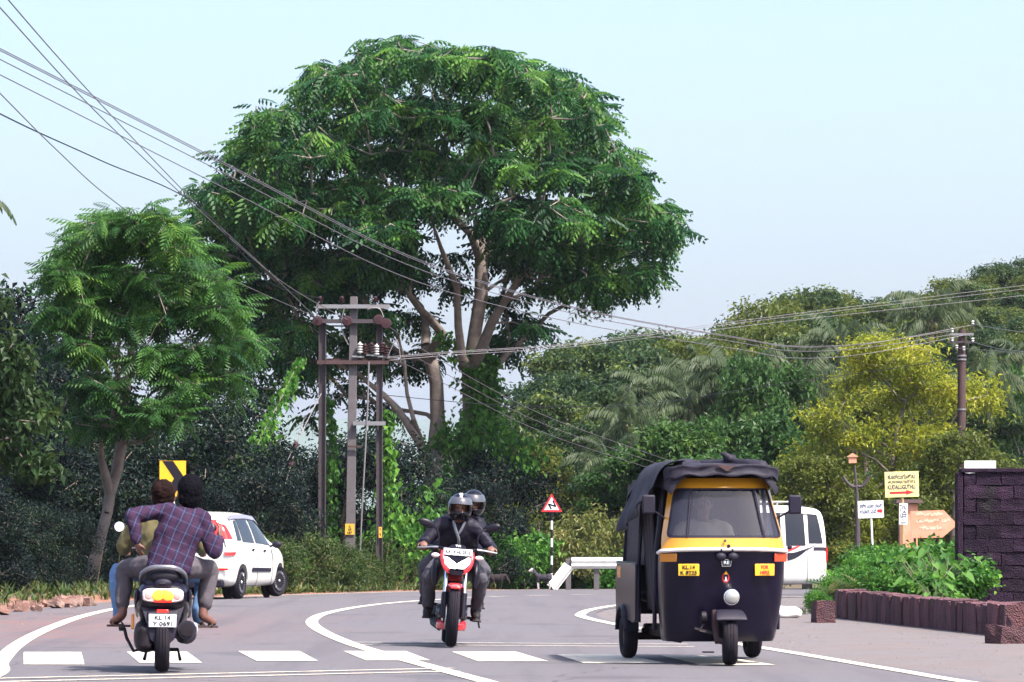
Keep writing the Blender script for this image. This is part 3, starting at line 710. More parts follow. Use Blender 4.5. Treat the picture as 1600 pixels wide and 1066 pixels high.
# ------------------------------------------------------------------ coconut palms
def palm(name, h, nf, L, seed, lean=.6):
    rg = np.random.default_rng(seed); root = empty(name)
    pts = [(lean * (t ** 2), 0, h * t - .3 * (1 - t)) for t in np.linspace(0, 1, 9)]
    mb = MB(); mb.tube(pts, [.17 - .07 * i / 8 for i in range(9)], 8); mb.build('trunk', m_bark2, root)
    top = np.array(pts[-1]); V = []
    for i in range(nf):
        az = i * 2.399 + rg.normal(0, .2); e = 1.15 - 1.55 * (i / nf) + rg.normal(0, .08); l = L * rg.uniform(.85, 1.1)
        n_ = 30; d = np.array([math.cos(az), math.sin(az), 0]); side = np.array([-d[1], d[0], 0]); p = top.copy(); prev = p
        for k in range(n_):
            t = k / n_; ang = e - 1.5 * t * t - .25 * t; step = l / n_
            dv = d * math.cos(ang) + np.array([0, 0, math.sin(ang)]); q = p + dv * step
            V.append(np.array([p - side * .025 * (1 - t), p + side * .025 * (1 - t), q + side * .02 * (1 - t), q - side * .02 * (1 - t)]))
            if t > .1:
                ll = .85 * math.sin(math.pi * min(1, .2 + .75 * t)) * L / 4.2
                for s in (-1, 1):
                    f = dv * .55 + side * s * .6 + np.array([0, 0, -.55 - .3 * rg.random()]); f /= np.linalg.norm(f); b_ = p + dv * step * rg.random()
                    wv = dv * .07
                    V.append(np.array([b_, b_ + f * ll * .45 + wv, b_ + f * ll + np.array([0, 0, -.12 * ll]), b_ + f * ll * .45 - wv]))
            p = q
    V = np.array(V); va = np.clip(rg.normal(.45, .18, len(V)), 0, 1)
    np_mesh('crown', V.reshape(-1, 3), np.arange(len(V) * 4).reshape(-1, 4), LF['palm'], root, var=va)
    mb = MB()
    for i in range(7):
        a = i * .9; mb.ell(top + np.array([.22 * math.cos(a), .22 * math.sin(a), -.25 - .1 * (i % 2)]), (.12, .12, .15), n=8, k=5)
    mb.build('coconuts', mat('green coconut', (.12, .13, .04), .6), root)
    return root
pp = [palm('coconut_palm', 9, 22, 3.6, 1), palm('coconut_palm', 8, 20, 3.3, 2, -.5)]
for i, (x, y, D, k, lb) in enumerate(((1440, 500, 178, 0, 'tall coconut palm rising above the lone utility pole'), (1545, 605, 150, 1, 'coconut palm with hanging fronds beside the lone utility pole'), (1165, 590, 158, 0, 'coconut palm with silvery fronds left of the acacia'), (1245, 600, 160, 1, 'coconut palm with silvery fronds touching the acacia'),
        (1085, 640, 158, 1, 'coconut palm half hidden behind the bright leafy tree'), (1010, 620, 165, 0, 'coconut palm among the slope trees above the rickshaw'), (985, 660, 150, 1, 'small coconut palm above the guard rail'), (1330, 545, 182, 0, 'coconut palm behind the top of the acacia'), (1110, 600, 170, 0, 'coconut palm among the palms behind the rickshaw'), (960, 720, 140, 1, 'brownish low palm behind the guard rail'), (1590, 560, 180, 0, 'coconut palm at the edge of the slope beyond the laterite wall'))):
    X = (x - 800) / F * D; h = (9, 8)[k]; sz = (CAMH + (HOR - y) / F * D - G(X, D)) / h
    place(pp[k], X, D, .8 if D > 150 else .68, i * 1.3, lb, 'palm tree', 'coconut palms', sz=max(.3, sz))
X, D = (-272 - 800) / F * 70, 70
place(pp[0], X, D, .95, .2, 'coconut palm whose frond tip droops over the left tree', 'palm tree', 'coconut palms', sz=(CAMH + (HOR - 305) / F * 70 - G(X, D)) / 9)

# ------------------------------------------------------------------ shrubs, creepers and weeds
def shrub(name, r, h, leafkind, n, leaf, seed, wr=.5, tilt=(-.5, .9), stems=14):
    rg = np.random.default_rng(seed); root = empty(name); lob = []
    for i in range(9):
        a = rg.uniform(0, 6.28); q = r * rg.uniform(.3, .5); d = r * rg.uniform(0, .65)
        lob.append((np.array([d * math.cos(a), d * math.sin(a), h * rg.uniform(.25, .8)]), (q, q, h * .28)))
    tips = lobes_points(lob, 120, (.4, 1), -.8, rg)
    A, par, rad = grow([([(0, 0, -.05), (0, 0, h * .1)], [.03, .025], None)], tips[:60], w=.2, step=.2, tip_r=.006, rg=rg, jit=.02)
    branch_mesh('stem', A, par, rad, m_stem, root, n=5)
    per = n // 120; pos = np.repeat(tips, per, 0) + rg.normal(0, .09 * r, (120 * per, 3)); pos[:, 2] = np.abs(pos[:, 2])
    cv = np.repeat(rg.normal(.45, .18, 120), per) + rg.normal(0, .12, len(pos))
    v, q, va = leaves(pos, rg.uniform(.7, 1.3, len(pos)) * leaf, wr, tilt, rg, np.clip(cv, 0, 1))
    np_mesh('foliage', v, q, LF[leafkind], root, var=va); return root
wd = [shrub('roadside_shrub', 1.0, 1.25, 'weed', 3600, .075, 71, .5), shrub('roadside_shrub', .9, 1.0, 'weed', 3600, .085, 72, .4)]
rg1 = np.random.default_rng(9)
for i in range(44):
    y = 80 + 37 * (i / 44); x = lerp_tab(XL, y) - rg1.uniform(.55, 2.6); s = rg1.uniform(.32, 1.1) * (1 + .35 * (y - 70) / 47)
    if 74 < y < 80 and rg1.random() < .4: continue
    place(wd[i % 2], x, y, s, rg1.uniform(0, 6), 'knee high weedy shrub lining the far kerb below the poles', 'shrub', 'weedy shrubs along the far road edge', zoff=-.05)
lush = [shrub('leafy_creeper', 1.0, 1.0, 'fresh', 2600, .15, 75, .75, (-.3, .8)), shrub('leafy_creeper', 1.0, .9, 'fresh', 3800, .09, 76, .6, (-.3, .8))]
for (x, y, D, s, k) in ((1322, 884, 60, .42, 1), (1345, 862, 63, .5, 1), (1366, 852, 64, .6, 1), (1390, 860, 62, .68, 1), (1430, 870, 60, .68, 0), (1470, 872, 59, .66, 0), (1495, 890, 57.5, .5, 0), (1440, 900, 56.5, .55, 0),
        (1390, 890, 57.5, .55, 1), (1340, 885, 58.5, .55, 1), (1312, 902, 58, .36, 1), (1283, 922, 57.0, .26, 1), (1292, 900, 59, .3, 1), (1272, 940, 55.6, .2, 1), (1465, 850, 66, .75, 0), (1420, 850, 68, .8, 1), (1380, 850, 70, .8, 1), (1352, 862, 70, .5, 1)):
    X = (x - 800) / F * D; top = CAMH + (HOR - y) / F * D
    place(lush[k], X, D, s * 1.15, x * .37, ('broad leaved creeper heaped behind the low laterite wall', 'small leaved creeper heaped behind the low laterite wall')[k], 'creeper', 'creepers behind the low wall', sz=max(.35, (top + .02) / 1.0))
for i in range(16):
    x = 880 + i * 18; D = 122 + (i % 3) * 2.5; X = (x - 800) / F * D
    place(lush[(i + 1) % 2], X, D, 1.3, i * 1.1, 'green undergrowth behind the white guard rail', 'shrub', 'undergrowth behind the guard rail', sz=rg1.uniform(1.0, 1.6), zoff=-.1)
pk = shrub('flushed_bush', 1.5, 2.4, 'pink', 4600, .17, 78, .42, (-.2, 1.0))
for x, D, s, lb in ((905, 121, .95, 'pale leaved bush behind the triangular sign'), (955, 123, .9, 'pale leaved bush behind the guard rail')):
    X = (x - 800) / F * D; place(pk, X, D, s, x, lb, 'bush', sz=1.12 * s)
for i, (x, D, h, k) in enumerate(((790, 117, 1.5, 1), (820, 118, 1.7, 0), (760, 116, 1.6, 1), (640, 110, 2.2, 0), (665, 112, 1.9, 0), (615, 109, 1.9, 0), (590, 109, 1.6, 1))):
    X = (x - 800) / F * D; place(lush[k], X, D, 1.1, i, 'heap of bright climbing leaves at the foot of the great tree', 'creeper', 'climbers at the great tree foot', sz=h)

# ------------------------------------------------------------------ heart leaved vines
def vine(name, pts, spread, n, leaf, label, seed, cat='vine', hang=.8, kind='fresh'):
    rg = np.random.default_rng(seed); pts = [Vector(p) for p in pts]; o = pts[0].copy(); root = empty(name, o, 0, label, cat)
    sp = [p - o for p in smooth_poly(pts, 8)]
    mb = MB(); mb.tube(sp, .018, 5); mb.build('stem', m_stem, root)
    a = np.array([tuple(p) for p in sp]); t = rg.uniform(0, len(a) - 1.001, n); i = t.astype(int); f = (t - i)[:, None]
    sw = spread if np.isscalar(spread) else np.interp(t, np.linspace(0, len(a) - 1, len(spread)), spread)[:, None]
    pos = a[i] * (1 - f) + a[i + 1] * f + rg.normal(0, 1, (n, 3)) * sw * np.array([1, .8, .8])
    v, q, va = leaves(pos, rg.uniform(.6, 1.3, n) * leaf, .85, (hang - .6, hang + .5), rg, np.clip(rg.normal(.55, .2, n), 0, 1))
    np_mesh('foliage', v, q, LF[kind], root, var=va); return root
vine('climbing_vine', [P(730, 880, D0 - .8), P(740, 800, D0 - .9), P(752, 700, D0 - .8), P(760, 620, D0 - .6), P(765, 560, D0 - .3)], [.8, .9, .5, .22, .12], 1900, .22, 'bright vine wrapping the pale trunk of the great tree', 81)
vine('climbing_vine', [P(690, 690, D0 - 1.6), P(740, 675, D0 - 2), P(790, 690, D0 - 2), P(825, 740, D0 - 1.8)], [.3, .5, .5, .25], 900, .22, 'vine curtain hanging right of the great tree trunk', 82, hang=1.0)
vine('climbing_vine', [P(520, 900, 107), P(517, 820, 107), P(519, 740, 107), P(516, 660, 107), P(510, 620, 107)], [.22, .12, .14, .08, .05], 620, .15, 'vine climbing between the tall left pole and the middle pole', 83, hang=1.1)
vine('climbing_vine', [P(360, 800, 97), P(385, 750, 99), P(405, 690, 101), P(430, 640, 103), P(455, 590, 105), P(470, 560, 106)], [.35, .25, .2, .12, .1, .06], 600, .16, 'vine running up the stay wire behind the white car', 84, hang=1.0)
vine('climbing_vine', [P(612, 900, 107), P(612, 840, 107.3), P(606, 770, 107.4), P(604, 700, 107.4), P(606, 640, 107.4)], [.4, .3, .16, .12, .08], 800, .17, 'vine climbing beside the thin right pole', 85, hang=1.0)
vine('climbing_vine', [P(600, 880, 112), P(640, 800, 113), P(660, 790, 113), P(690, 830, 112)], [.35, .45, .4, .35], 1200, .26, 'bright heart leaved vine mound right of the poles', 86, hang=1.0)
vine('climbing_vine', [P(755, 640, D0 - .6), P(745, 600, D0 - .5), P(720, 560, D0 - .6), P(690, 520, D0 - .2)], [.35, .3, .2, .15], 420, .2, 'vine clinging to the forks of the great tree', 87)

# weeds and litter on the verge: uncountable
def scatter(name, pts, leaf, kind, seed, wr=.18, tilt=(-1.5, -.6), per=6):
    rg = np.random.default_rng(seed); pos = np.repeat(np.array(pts), per, 0) + rg.normal(0, .05, (len(pts) * per, 3)) * np.array([1, 1, 0])
    v, q, va = leaves(pos, rg.uniform(.5, 1.4, len(pos)) * leaf, wr, tilt, rg); o = np_mesh(name, v, q, LF[kind], None, var=va); tag(o, kind='stuff'); return o
pts = []
for i in range(1100):
    y = rg1.uniform(66, 116) if i > 150 else rg1.uniform(50, 66); xl = lerp_tab(XL, y); x = xl - .35 - abs(rg1.normal(0, 1.2)); pts.append((x, y, G(x, y) + .02))
scatter('verge_grass', pts, .24, 'weed', 91)
pts = []
for i in range(260):
    t = rg1.random(); X0 = 4.3 + t * 2.2; D = 55.5 - t * 9.5; pts.append((X0 + rg1.normal(0, .2), D - .35 - abs(rg1.normal(0, .15)), .01))
scatter('forecourt_grass', pts, .10, 'weed', 92)

# large leaved and ferny plants mixed into the heap behind the low wall
def taro(name, n, L_, seed, label):
    rg = np.random.default_rng(seed); root = empty(name); V = []; mb = MB()
    for i in range(n):
        a = i * 2.4 + rg.normal(0, .3); r = rg.uniform(.15, .5); h = rg.uniform(.45, .95); tip = Vector((r * math.cos(a), r * math.sin(a), h))
        mb.tube([(0, 0, -.1), tip * .5 + Vector((0, 0, h * .18)), tip], [.014, .011, .008], 5)
        d = Vector((math.cos(a), math.sin(a), -.75)).normalized(); s = Vector((-math.sin(a), math.cos(a), 0)); l = L_ * rg.uniform(.7, 1.2); up = d.cross(s)
        pts = [(-.22, .26), (-.05, .36), (.25, .36), (.6, .2), (1, 0), (.6, -.2), (.25, -.36), (-.05, -.36), (-.22, -.26)]
        for k in range(len(pts) - 1):
            p, q = pts[k], pts[k + 1]; f = lambda u: tip + d * l * u[0] + s * l * u[1] * 1.0 + up * abs(u[1]) * l * .25
            V.append([tip, f(p), (f(p) + f(q)) / 2, f(q)])
    mb.build('stem', m_stem, root); V = np.array([[tuple(c) for c in v] for v in V])
    np_mesh('foliage', V.reshape(-1, 3), np.arange(len(V) * 4).reshape(-1, 4), leaf_mat('taro leaf', (.03, .09, .02), (.06, .15, .03), (.12, .24, .05), trans=.4), root, var=np.repeat(rg.uniform(.2, .9, n), 8)); return root
tp = taro('large_leaved_plant', 22, .20, 5, '')
for i, (x, D, s) in enumerate(((1420, 57.5, .85), (1448, 56.5, .95), (1475, 57.5, 1.05), (1482, 60, .9), (1400, 60, .9), (1462, 55.0, .6))):
    place(tp, (x - 800) / F * D, D, s, i * 1.7, 'large heart leaved plant standing among the creepers before the tall wall', 'plant', 'large leaved plants by the tall wall')
def fern(name, n, L_, seed):
    rg = np.random.default_rng(seed); root = empty(name); T = frond_template(11, .26, .07, .15, .55)
    v, q, k = fronds(rg.normal(0, .05, (n, 3)) * np.array([1, 1, .2]), rg.uniform(0, 6.28, n), rg.uniform(.5, 1.3, n), rg.uniform(.7, 1.2, n) * L_, T, rg)
    np_mesh('foliage', v, q, LF['weed'] if seed % 2 else LF['fresh'], root, var=np.repeat(rg.uniform(.2, .9, n), k)); mb = MB(); mb.tube([(0, 0, -.1), (0, 0, .06)], .03, 6); mb.build('stem', m_stem, root); return root
fp_ = [fern('fern', 30, .62, 4), fern('fern', 26, .6, 7)]
for i, (x, D, s) in enumerate(((1318, 59.5, .7), (1345, 61, .85), (1370, 62, 1.0), (1335, 57.6, .6), (1395, 58.5, .8), (1360, 57.6, .65), (1385, 64.5, 1.1), (1300, 57.5, .45))):
    place(fp_[i % 2], (x - 800) / F * D, D, s, i * 1.1, ('bright fern arching over the low laterite wall', 'dull olive fern arching behind the low laterite wall')[i % 2], 'fern', 'ferns behind the low wall', zoff=.25)
for i in range(16):
    y = rg1.uniform(72, 114); x = lerp_tab(XL, y) - rg1.uniform(1.0, 2.6); place(fp_[(i + 1) % 2], x, y, rg1.uniform(.6, 1.2), i * 2.0, 'arching fern rising out of the weedy shrubs along the far kerb', 'fern', 'ferns along the far kerb', zoff=.2)
# dry upright stalks in the roadside growth
stk = []
for i in range(150):
    y = rg1.uniform(70, 116); x = lerp_tab(XL, y) - rg1.uniform(.6, 2.4); stk.append((x, y, G(x, y)))
def stalks(pts):
    rg = np.random.default_rng(8); A_ = np.array(pts); N = len(A_); h = rg.uniform(.4, 1.35, N); top = A_ + np.stack([rg.normal(0, .38, N), rg.normal(0, .3, N), h], 1); w_ = np.array([.007, 0, 0]); w2 = np.array([0, .007, 0])
    v = np.stack([A_ - w_, A_ + w_, top + w_ * .5, top - w_ * .5, A_ - w2, A_ + w2, top + w2 * .5, top - w2 * .5], 1)
    tag(np_mesh('dry_stalks', v.reshape(-1, 3), np.arange(N * 8).reshape(-1, 4), mat('dry straw', (.15, .12, .075), .9, var=.3)), kind='stuff')
stalks(stk)

for i, (x, D, s) in enumerate(((60, 70, .30), (100, 71, .28), (215, 76, .26), (235, 77, .25), (285, 77, .3), (325, 79, .28), (0, 68, .34), (-40, 67, .4))):
    place(darkp[1], (x - 800) / F * D, D, s, i * 1.9, 'knee high dark bush between the red verge and the evergreens', 'bush', 'dark bushes behind the red verge')
# ------------------------------------------------------------------ power poles
m_conc = mat('weathered concrete', (.105, .092, .10), .9, var=.25, scale=6, bump=.5, bscale=40, dirt=(.11, .09, .09), dirt_amt=.6)
m_steelp = mat('dull brown steel', (.062, .048, .056), .65, .3, var=.3, scale=10, dirt=(.07, .042, .04), dirt_amt=.4)
m_galv = mat('galvanised steel', (.26, .25, .26), .5, .6, var=.15, scale=12, dirt=(.2, .16, .14), dirt_amt=.4)
m_rust = mat('rusty iron', (.068, .036, .036), .8, .2, var=.4, scale=10)
m_porc = mat('brown porcelain', (.05, .024, .028), .25, var=.2)
m_porcw = mat('pale porcelain', (.55, .53, .52), .3, var=.1)
m_wire = mat('aluminium wire', (.16, .14, .15), .5, .6, var=.1)
m_wireb = mat('bright wire', (.22, .20, .21), .5, .3, var=.1)
m_tagy = mat('yellow paint', (.62, .36, .035), .6, var=.15, dirt=(.3, .2, .05), dirt_amt=.4, dirt_scale=12)
m_ink = mat('black ink', (.012, .010, .018), .6, var=.1)
m_white = mat('white paint', (.78, .76, .74), .55, var=.05, dirt=(.5, .46, .42), dirt_amt=.35, dirt_scale=4)
m_redp = mat('red paint', (.52, .02, .03), .5, var=.1)
DP = 106.0
def pole_frame():
    o = P(549, 905, DP); o.z = gz(DP) - .02
    root = empty('transformer_pole_frame', o, 0, 'three tall utility poles joined by crossarms with brown disc insulators', 'utility pole')
    def w(x, y, dy=0): q = P(x, y, DP) - o; q.y = dy; return q
    def pole(x0, x1, ytop, wd, m, hbeam):
        b0 = w(x0, 905); b0.z = -.15; t = w(x1, ytop)
        mb = MB()
        for s in ([(-1, -1), (1, -1), (1, 1), (-1, 1)],):
            if not hbeam: mb.loft([[b0 + Vector((a * wd / 2, c * wd / 2, 0)) for a, c in s], [t + Vector((a * wd * .36, c * wd * .36, 0)) for a, c in s]])
        if hbeam:
            for dx, a, c in ((-.42, .12, 1), (.42, .12, 1), (0, .9, .16)):
                r = [(-1, -1), (1, -1), (1, 1), (-1, 1)]
                mb.loft([[p + Vector((dx * wd + q[0] * a * wd / 2, q[1] * c * wd / 2, 0)) for q in r] for p in (b0, t)])
        return mb.build('pole', m, root, bevel=.015 if not hbeam else 0)
    pl = pole(503, 504, 497, .21, m_steelp, True); pm = pole(546, 553, 464, .28, m_conc, False); pr = pole(593, 593, 497, .18, m_steelp, True)
    def arm(xa, ya, xb, yb, h, m, dy=-.2, d=.09):
        a, b_ = w(xa, ya, dy), w(xb, yb, dy); mb = MB(); mb.box((a + b_) / 2, ((b_ - a).length, d, h)); mb.box((a + b_) / 2 + Vector((0, .06, h / 2 + .006)), ((b_ - a).length, .12, .012))
        return mb.build('crossarm', m, root)
    arm(497, 480, 609, 480, .1, m_galv); arm(492, 503, 606, 503, .10, m_steelp); arm(496, 568, 608, 566, .10, m_rust, -.2); arm(496, 562, 600, 562, .06, m_rust, .2); arm(552, 662, 603, 663, .1, m_galv, -.24)
    for x, y in ((501, 472), (535, 472), (587, 472)):
        c = w(x, y, -.2); mb = MB(); mb.lathe([(-.1, .015), (-.02, .015), (-.02, .07), (.02, .09), (.03, .05), (.06, .085), (.07, .045), (.11, .06), (.14, .03), (.15, 0.003)], c, 'Z', 12); mb.build('pin_insulator', m_porc, root)
    for x, y, dx in ((497, 503, .25), (543, 503, .3), (592, 501, .35), (604, 507, .3)):
        c = w(x, y, -.36); mb = MB(); mb.lathe([(-.07, .02), (-.06, .13), (-.03, .145), (.0, .12), (.02, .14), (.05, .05), (.09, .02)], c, 'Y', 18); mb.build('disc_insulator', m_porc, root)
    for i, (x, y) in enumerate(((563, 545), (571, 547), (581, 545), (589, 548), (597, 544), (604, 550))):
        c = w(x, y, -.22); mb = MB(); prof = [(-.16, .03)]
        for k in range(4): prof += [(-.13 + k * .07, .035), (-.115 + k * .07, .085), (-.09 + k * .07, .085), (-.075 + k * .07, .035)]
        mb.lathe(prof + [(.18, .02)], c, 'Z', 12); mb.build('switch_insulator', m_porc if i % 3 else m_porcw, root)
    mb = MB()
    for x, y, q in ((560, 558, .3), (582, 556, .4), (600, 558, .3)): mb.box(w(x, y, -.22), (.34, .06, .05), (0, q * .2, 0))
    mb.build('switch_gear', m_galv, root)
    mb = MB(); mb.tube([w(577, 566, -.28), w(575, 640, -.3), w(570, 730, -.28), w(566, 800, -.26), w(562, 890, -.2)], .022, 6); mb.build('earth_cable', m_wireb, root)
    for a in ([(540, 478), (535, 500), (536, 520), (545, 540)], [(500, 472), (495, 482), (497, 498)], [(575, 485), (583, 482), (594, 484), (600, 497)], [(606, 560), (612, 545), (620, 532), (624, 545), (626, 560)]):
        mb = MB(); mb.tube(smooth_poly([w(x, y, -.3) for x, y in a], 5), .014, 5); mb.build('jumper_cable', m_wireb, root)
    mb = MB(); mb.box(w(554, 698, -.2), (.4, .05, .05)); mb.build('clamp', m_rust, root)
    mb = MB(); mb.box(w(547, 827, -.168), (.26, .012, .30)); tg = mb.build('number_tag', m_tagy, root)
    text('\u22a5', .09, m_ink, tg, w(547, 822.5, -.178), bold=.004, width=.07, fit_h=.06); text('CF', .08, m_ink, tg, w(547, 827.5, -.178), bold=.004, width=.09, fit_h=.055); text('157', .08, m_ink, tg, w(547, 832.5, -.178), bold=.004, width=.13, fit_h=.06)
    mb = MB(); mb.box(w(505.5, 872, -.135), (.09, .012, .30)); tg = mb.build('number_tag', m_tagy, root)
    for i, ch in enumerate('1234'[:4]): text('H4TA'[i], .06, m_ink, tg, w(505.5, 866 + i * 4, -.145), bold=.003, fit_h=.05)
    mb = MB(); mb.box(w(594.5, 832, -.115), (.09, .012, .30)); tg = mb.build('number_tag', m_tagy, root)
    for i, ch in enumerate('VE'): text(ch, .06, m_ink, tg, w(594.5, 827 + i * 8, -.125), bold=.003, fit_h=.06)
    return root
pole_frame()
def lone_pole():
    D = 118.0; o = P(1502, 830, D); o.z = G(o.x, D)
    root = empty('utility_pole', o, 0, 'single brown utility pole with wires and white insulators beyond the laterite wall', 'utility pole')
    def w(x, y, dy=0): q = P(x, y, D) - o; q.y = dy; return q
    mb = MB(); mb.tube([(0, 0, -.3), w(1502, 700), w(1503, 515)], [.15, .135, .115], 14); mb.build('pole', m_rust, root)
    mb = MB(); mb.box(w(1502, 523, -.14), (.72, .08, .07)); mb.build('crossarm', m_galv, root)
    mb = MB(); mb.box(w(1500, 535, -.14), (.80, .07, .06)); mb.build('crossarm', m_steelp, root)
    for x, y in ((1487, 517), (1519, 505), (1487, 531), (1494, 543), (1505, 545), (1519, 532)):
        mb = MB(); mb.lathe([(-.08, .02), (-.03, .05), (0, .025), (.04, .055), (.07, .02)], w(x, y, -.16), 'Z', 10); mb.build('pin_insulator', m_porcw, root)
    mb = MB(); mb.tube([w(1519, 522, -.14), w(1519, 504, -.14)], .02, 6); mb.build('pin_bracket', m_rust, root)
    for y in (556, 562, 640, 690):
        mb = MB(); q = w(1502.5, y); mb.lathe([(-.025, .15), (.025, .15)], q, 'Z', 14); mb.build('band', m_galv, root)
    mb = MB(); mb.box(w(1502, 762, -.145), (.2, .012, .3)); mb.build('number_tag', m_tagy, root)
lone_pole()
def wire(pts, ds, label, group=None, r=.012, m=None, n=10, name='overhead_wire'):
    r *= .85
    q = [P(x, y, d) for (x, y), d in zip(pts, ds)]; sp = smooth_poly(q, n); o = sp[0].copy()
    mb = MB(); mb.tube([p - o for p in sp], r, 5); w_ = mb.build(name, m or m_wire); w_.location = o
    return tag(w_, label, 'wire', group)
for i, (dy, k) in enumerate(((0, 0), (3, 2), (17, 9), (41, 30))):
    base = [(-40, 56), (0, 76), (365, 262), (600, 383), (760, 442), (940, 490), (1150, 527), (1240, 541), (1350, 537), (1487 + (i % 2) * 32, 517 - (i % 2) * 10)]
    f = [1, 1, .96, .9, .75, .55, .45, .45, .4, .35]
    pts = [(x, y + dy * q) for (x, y), q in zip(base, f)]
    wire(pts, [60, 62, 80, 91, 98, 105, 110, 112, 115, 117.8], 'long overhead wire swooping from upper left to the lone utility pole', 'wires to the lone utility pole')
wire([(-10, -35), (13, 0), (150, 155), (310, 322), (420, 425), (497, 500)], [50, 53, 70, 88, 98, 105.6], 'steep overhead wire ending at the left disc insulator of the poles', 'steep wires to the joined poles', r=.013)
wire([(-10, 0), (0, 12), (150, 175), (315, 332), (440, 440), (543, 500)], [50, 52, 70, 88, 98, 105.6], 'steep overhead wire ending at the middle disc insulator of the poles', 'steep wires to the joined poles', r=.013)
wire([(-10, 135), (0, 146), (90, 236), (180, 316), (330, 420), (497, 497)], [55, 57, 66, 76, 90, 105.6], 'lower steep overhead wire passing over the roadside tree', r=.012)
cb = wire([(-10, 173), (0, 178), (60, 207), (160, 252), (310, 322), (420, 440), (501, 466)], [55, 57, 64, 74, 86, 98, 105.8], 'knotted black service cable above the roadside tree', r=.014, m=m_ink)
for i, dy in enumerate((0, 3.5, -2)):
    wire([(604, 560 + dy), (700, 552 + dy), (900, 538 + dy), (1100, 512 + dy * 1.5), (1300, 487 + dy * 2), (1640, 447 + dy * 3)], [105.8, 108, 118, 128, 138, 155], 'pale overhead wire running from the pole switch gear across the slope', 'pale wires from the switch gear', r=.010, m=m_wireb)
for i in range(3):
    wire([(604 + i, 508 + i * 24), (680, 558 + i * 17), (830, 640 + i * 14), (960, 690 + i * 12), (1100, 738 + i * 10)], [105.7, 108, 112, 116, 121], 'thin wire dropping from the pole frame towards the rickshaw roof', 'thin wires dropping to the right', r=.010)
wire([(606, 618), (800, 634), (1000, 632), (1200, 603), (1400, 575), (1494, 560)], [106, 110, 114, 116, 117, 117.9], 'black cable sagging across the trees to the lone utility pole', r=.012, m=m_ink)
for a in ([(1519, 506), (1560, 514), (1620, 522)], [(1519, 534), (1560, 545), (1620, 552)], [(1494, 544), (1560, 549), (1620, 556)]):
    wire(a, [117.8, 112, 104], 'overhead wire leaving the lone utility pole past the palm', 'wires leaving the lone utility pole')
def guy(a, b_, D0_, D1_, label):
    p, q = P(*a, D0_), P(*b_, D1_); q.z = min(q.z, G(q.x, q.y) + .02) if b_[1] > 900 else q.z; o = q.copy(); root = empty('stay_wire', o, 0, label, 'wire')
    mb = MB(); mb.tube([p - o, Vector((0, 0, 0))], .013, 6); mb.build('cable', m_wireb, root)
    mb = MB(); c = (p - o) * .72; d = (p - q).normalized() * .16; mb.tube([c - d, c - d * .8, c, c + d * .8, c + d], [.03, .075, .065, .075, .03], 10); mb.build('guy_insulator', m_porc, root)
guy((502, 615), (345, 925), 105.9, 98, 'stay wire with brown insulator slanting from the left pole to the bank')
guy((475, 655), (398, 925), 105.9, 97, 'pale stay wire slanting down behind the white car')

# ------------------------------------------------------------------ signs
m_syel = mat('pale yellow board', (.80, .66, .26), .5, var=.06, scale=3, dirt=(.55, .45, .2), dirt_amt=.2)
m_syel2 = mat('reflective amber', (.80, .42, .02), .4, var=.05)
m_swhite = mat('white sign board', (.82, .82, .84), .45, var=.03, dirt=(.6, .58, .56), dirt_amt=.2)
m_navy = mat('navy lettering', (.02, .02, .09), .5, var=.1)
m_bamboo = mat('tan bamboo pole', (.36, .24, .11), .7, var=.3, scale=10)
m_coral = mat('faded coral paint', (.62, .25, .15), .7, var=.15, scale=4, dirt=(.66, .42, .32), dirt_amt=.6, dirt_scale=3)
m_faded = mat('faded cream lettering', (.78, .64, .46), .7, var=.1, dirt=(.62, .30, .2), dirt_amt=.5, dirt_scale=10)
def board(mb, c, w_, h_, th=.02, rz=0, roll=0):
    mb.box(c, (w_, th, h_), (0, roll, rz)); return mb
def village_sign():
    D = 88.0; s = D / F; o = P(1411, 0, D); o.z = G(o.x, D)
    root = empty('direction_sign', o, 0, 'pale yellow board reading KUDALUGUTHU with red arrow on a bamboo post', 'sign')
    def w(x, y, dy=0): q = P(x, y, D) - o; q.y = dy; return q
    mb = MB(); mb.tube([(0, .04, -.2), w(1411, 850, .04), w(1410, 740, .035)], .035, 10); mb.build('post', m_bamboo, root)
    mb = MB(); c = w(1409, 757); mb.box(c, (53 * s, .02, 40 * s), (0, -.03, 0)); bd = mb.build('board', m_syel, root, bevel=.004)
    text('ಕೂಡಲುಗುತ್ತು', .1, m_navy, bd, w(1408.5, 744.5, -.014), (R(90), -.03, 0), width=43 * s, fit_h=7.5 * s, bold=.0015)
    text('കൂടാലുഗുത്തു', .1, m_navy, bd, w(1408.5, 752.5, -.014), (R(90), -.03, 0), width=43 * s, fit_h=6.5 * s, bold=.001)
    text('KUDALUGUTHU', .1, m_navy, bd, w(1408.5, 761, -.014), (R(90), -.03, 0), width=43 * s, fit_h=7 * s, bold=.002)
    mb = MB(); mb.prism([(-19, -1.8), (7, -1.8), (7, -3.8), (20, .4), (7, 4.2), (7, 2), (-19, 1.8)], w(1409, 770, -.012), (s, 0, .03 * s), (0, 0, s), -.003); mb.build('arrow', m_redp, bd)
village_sign()
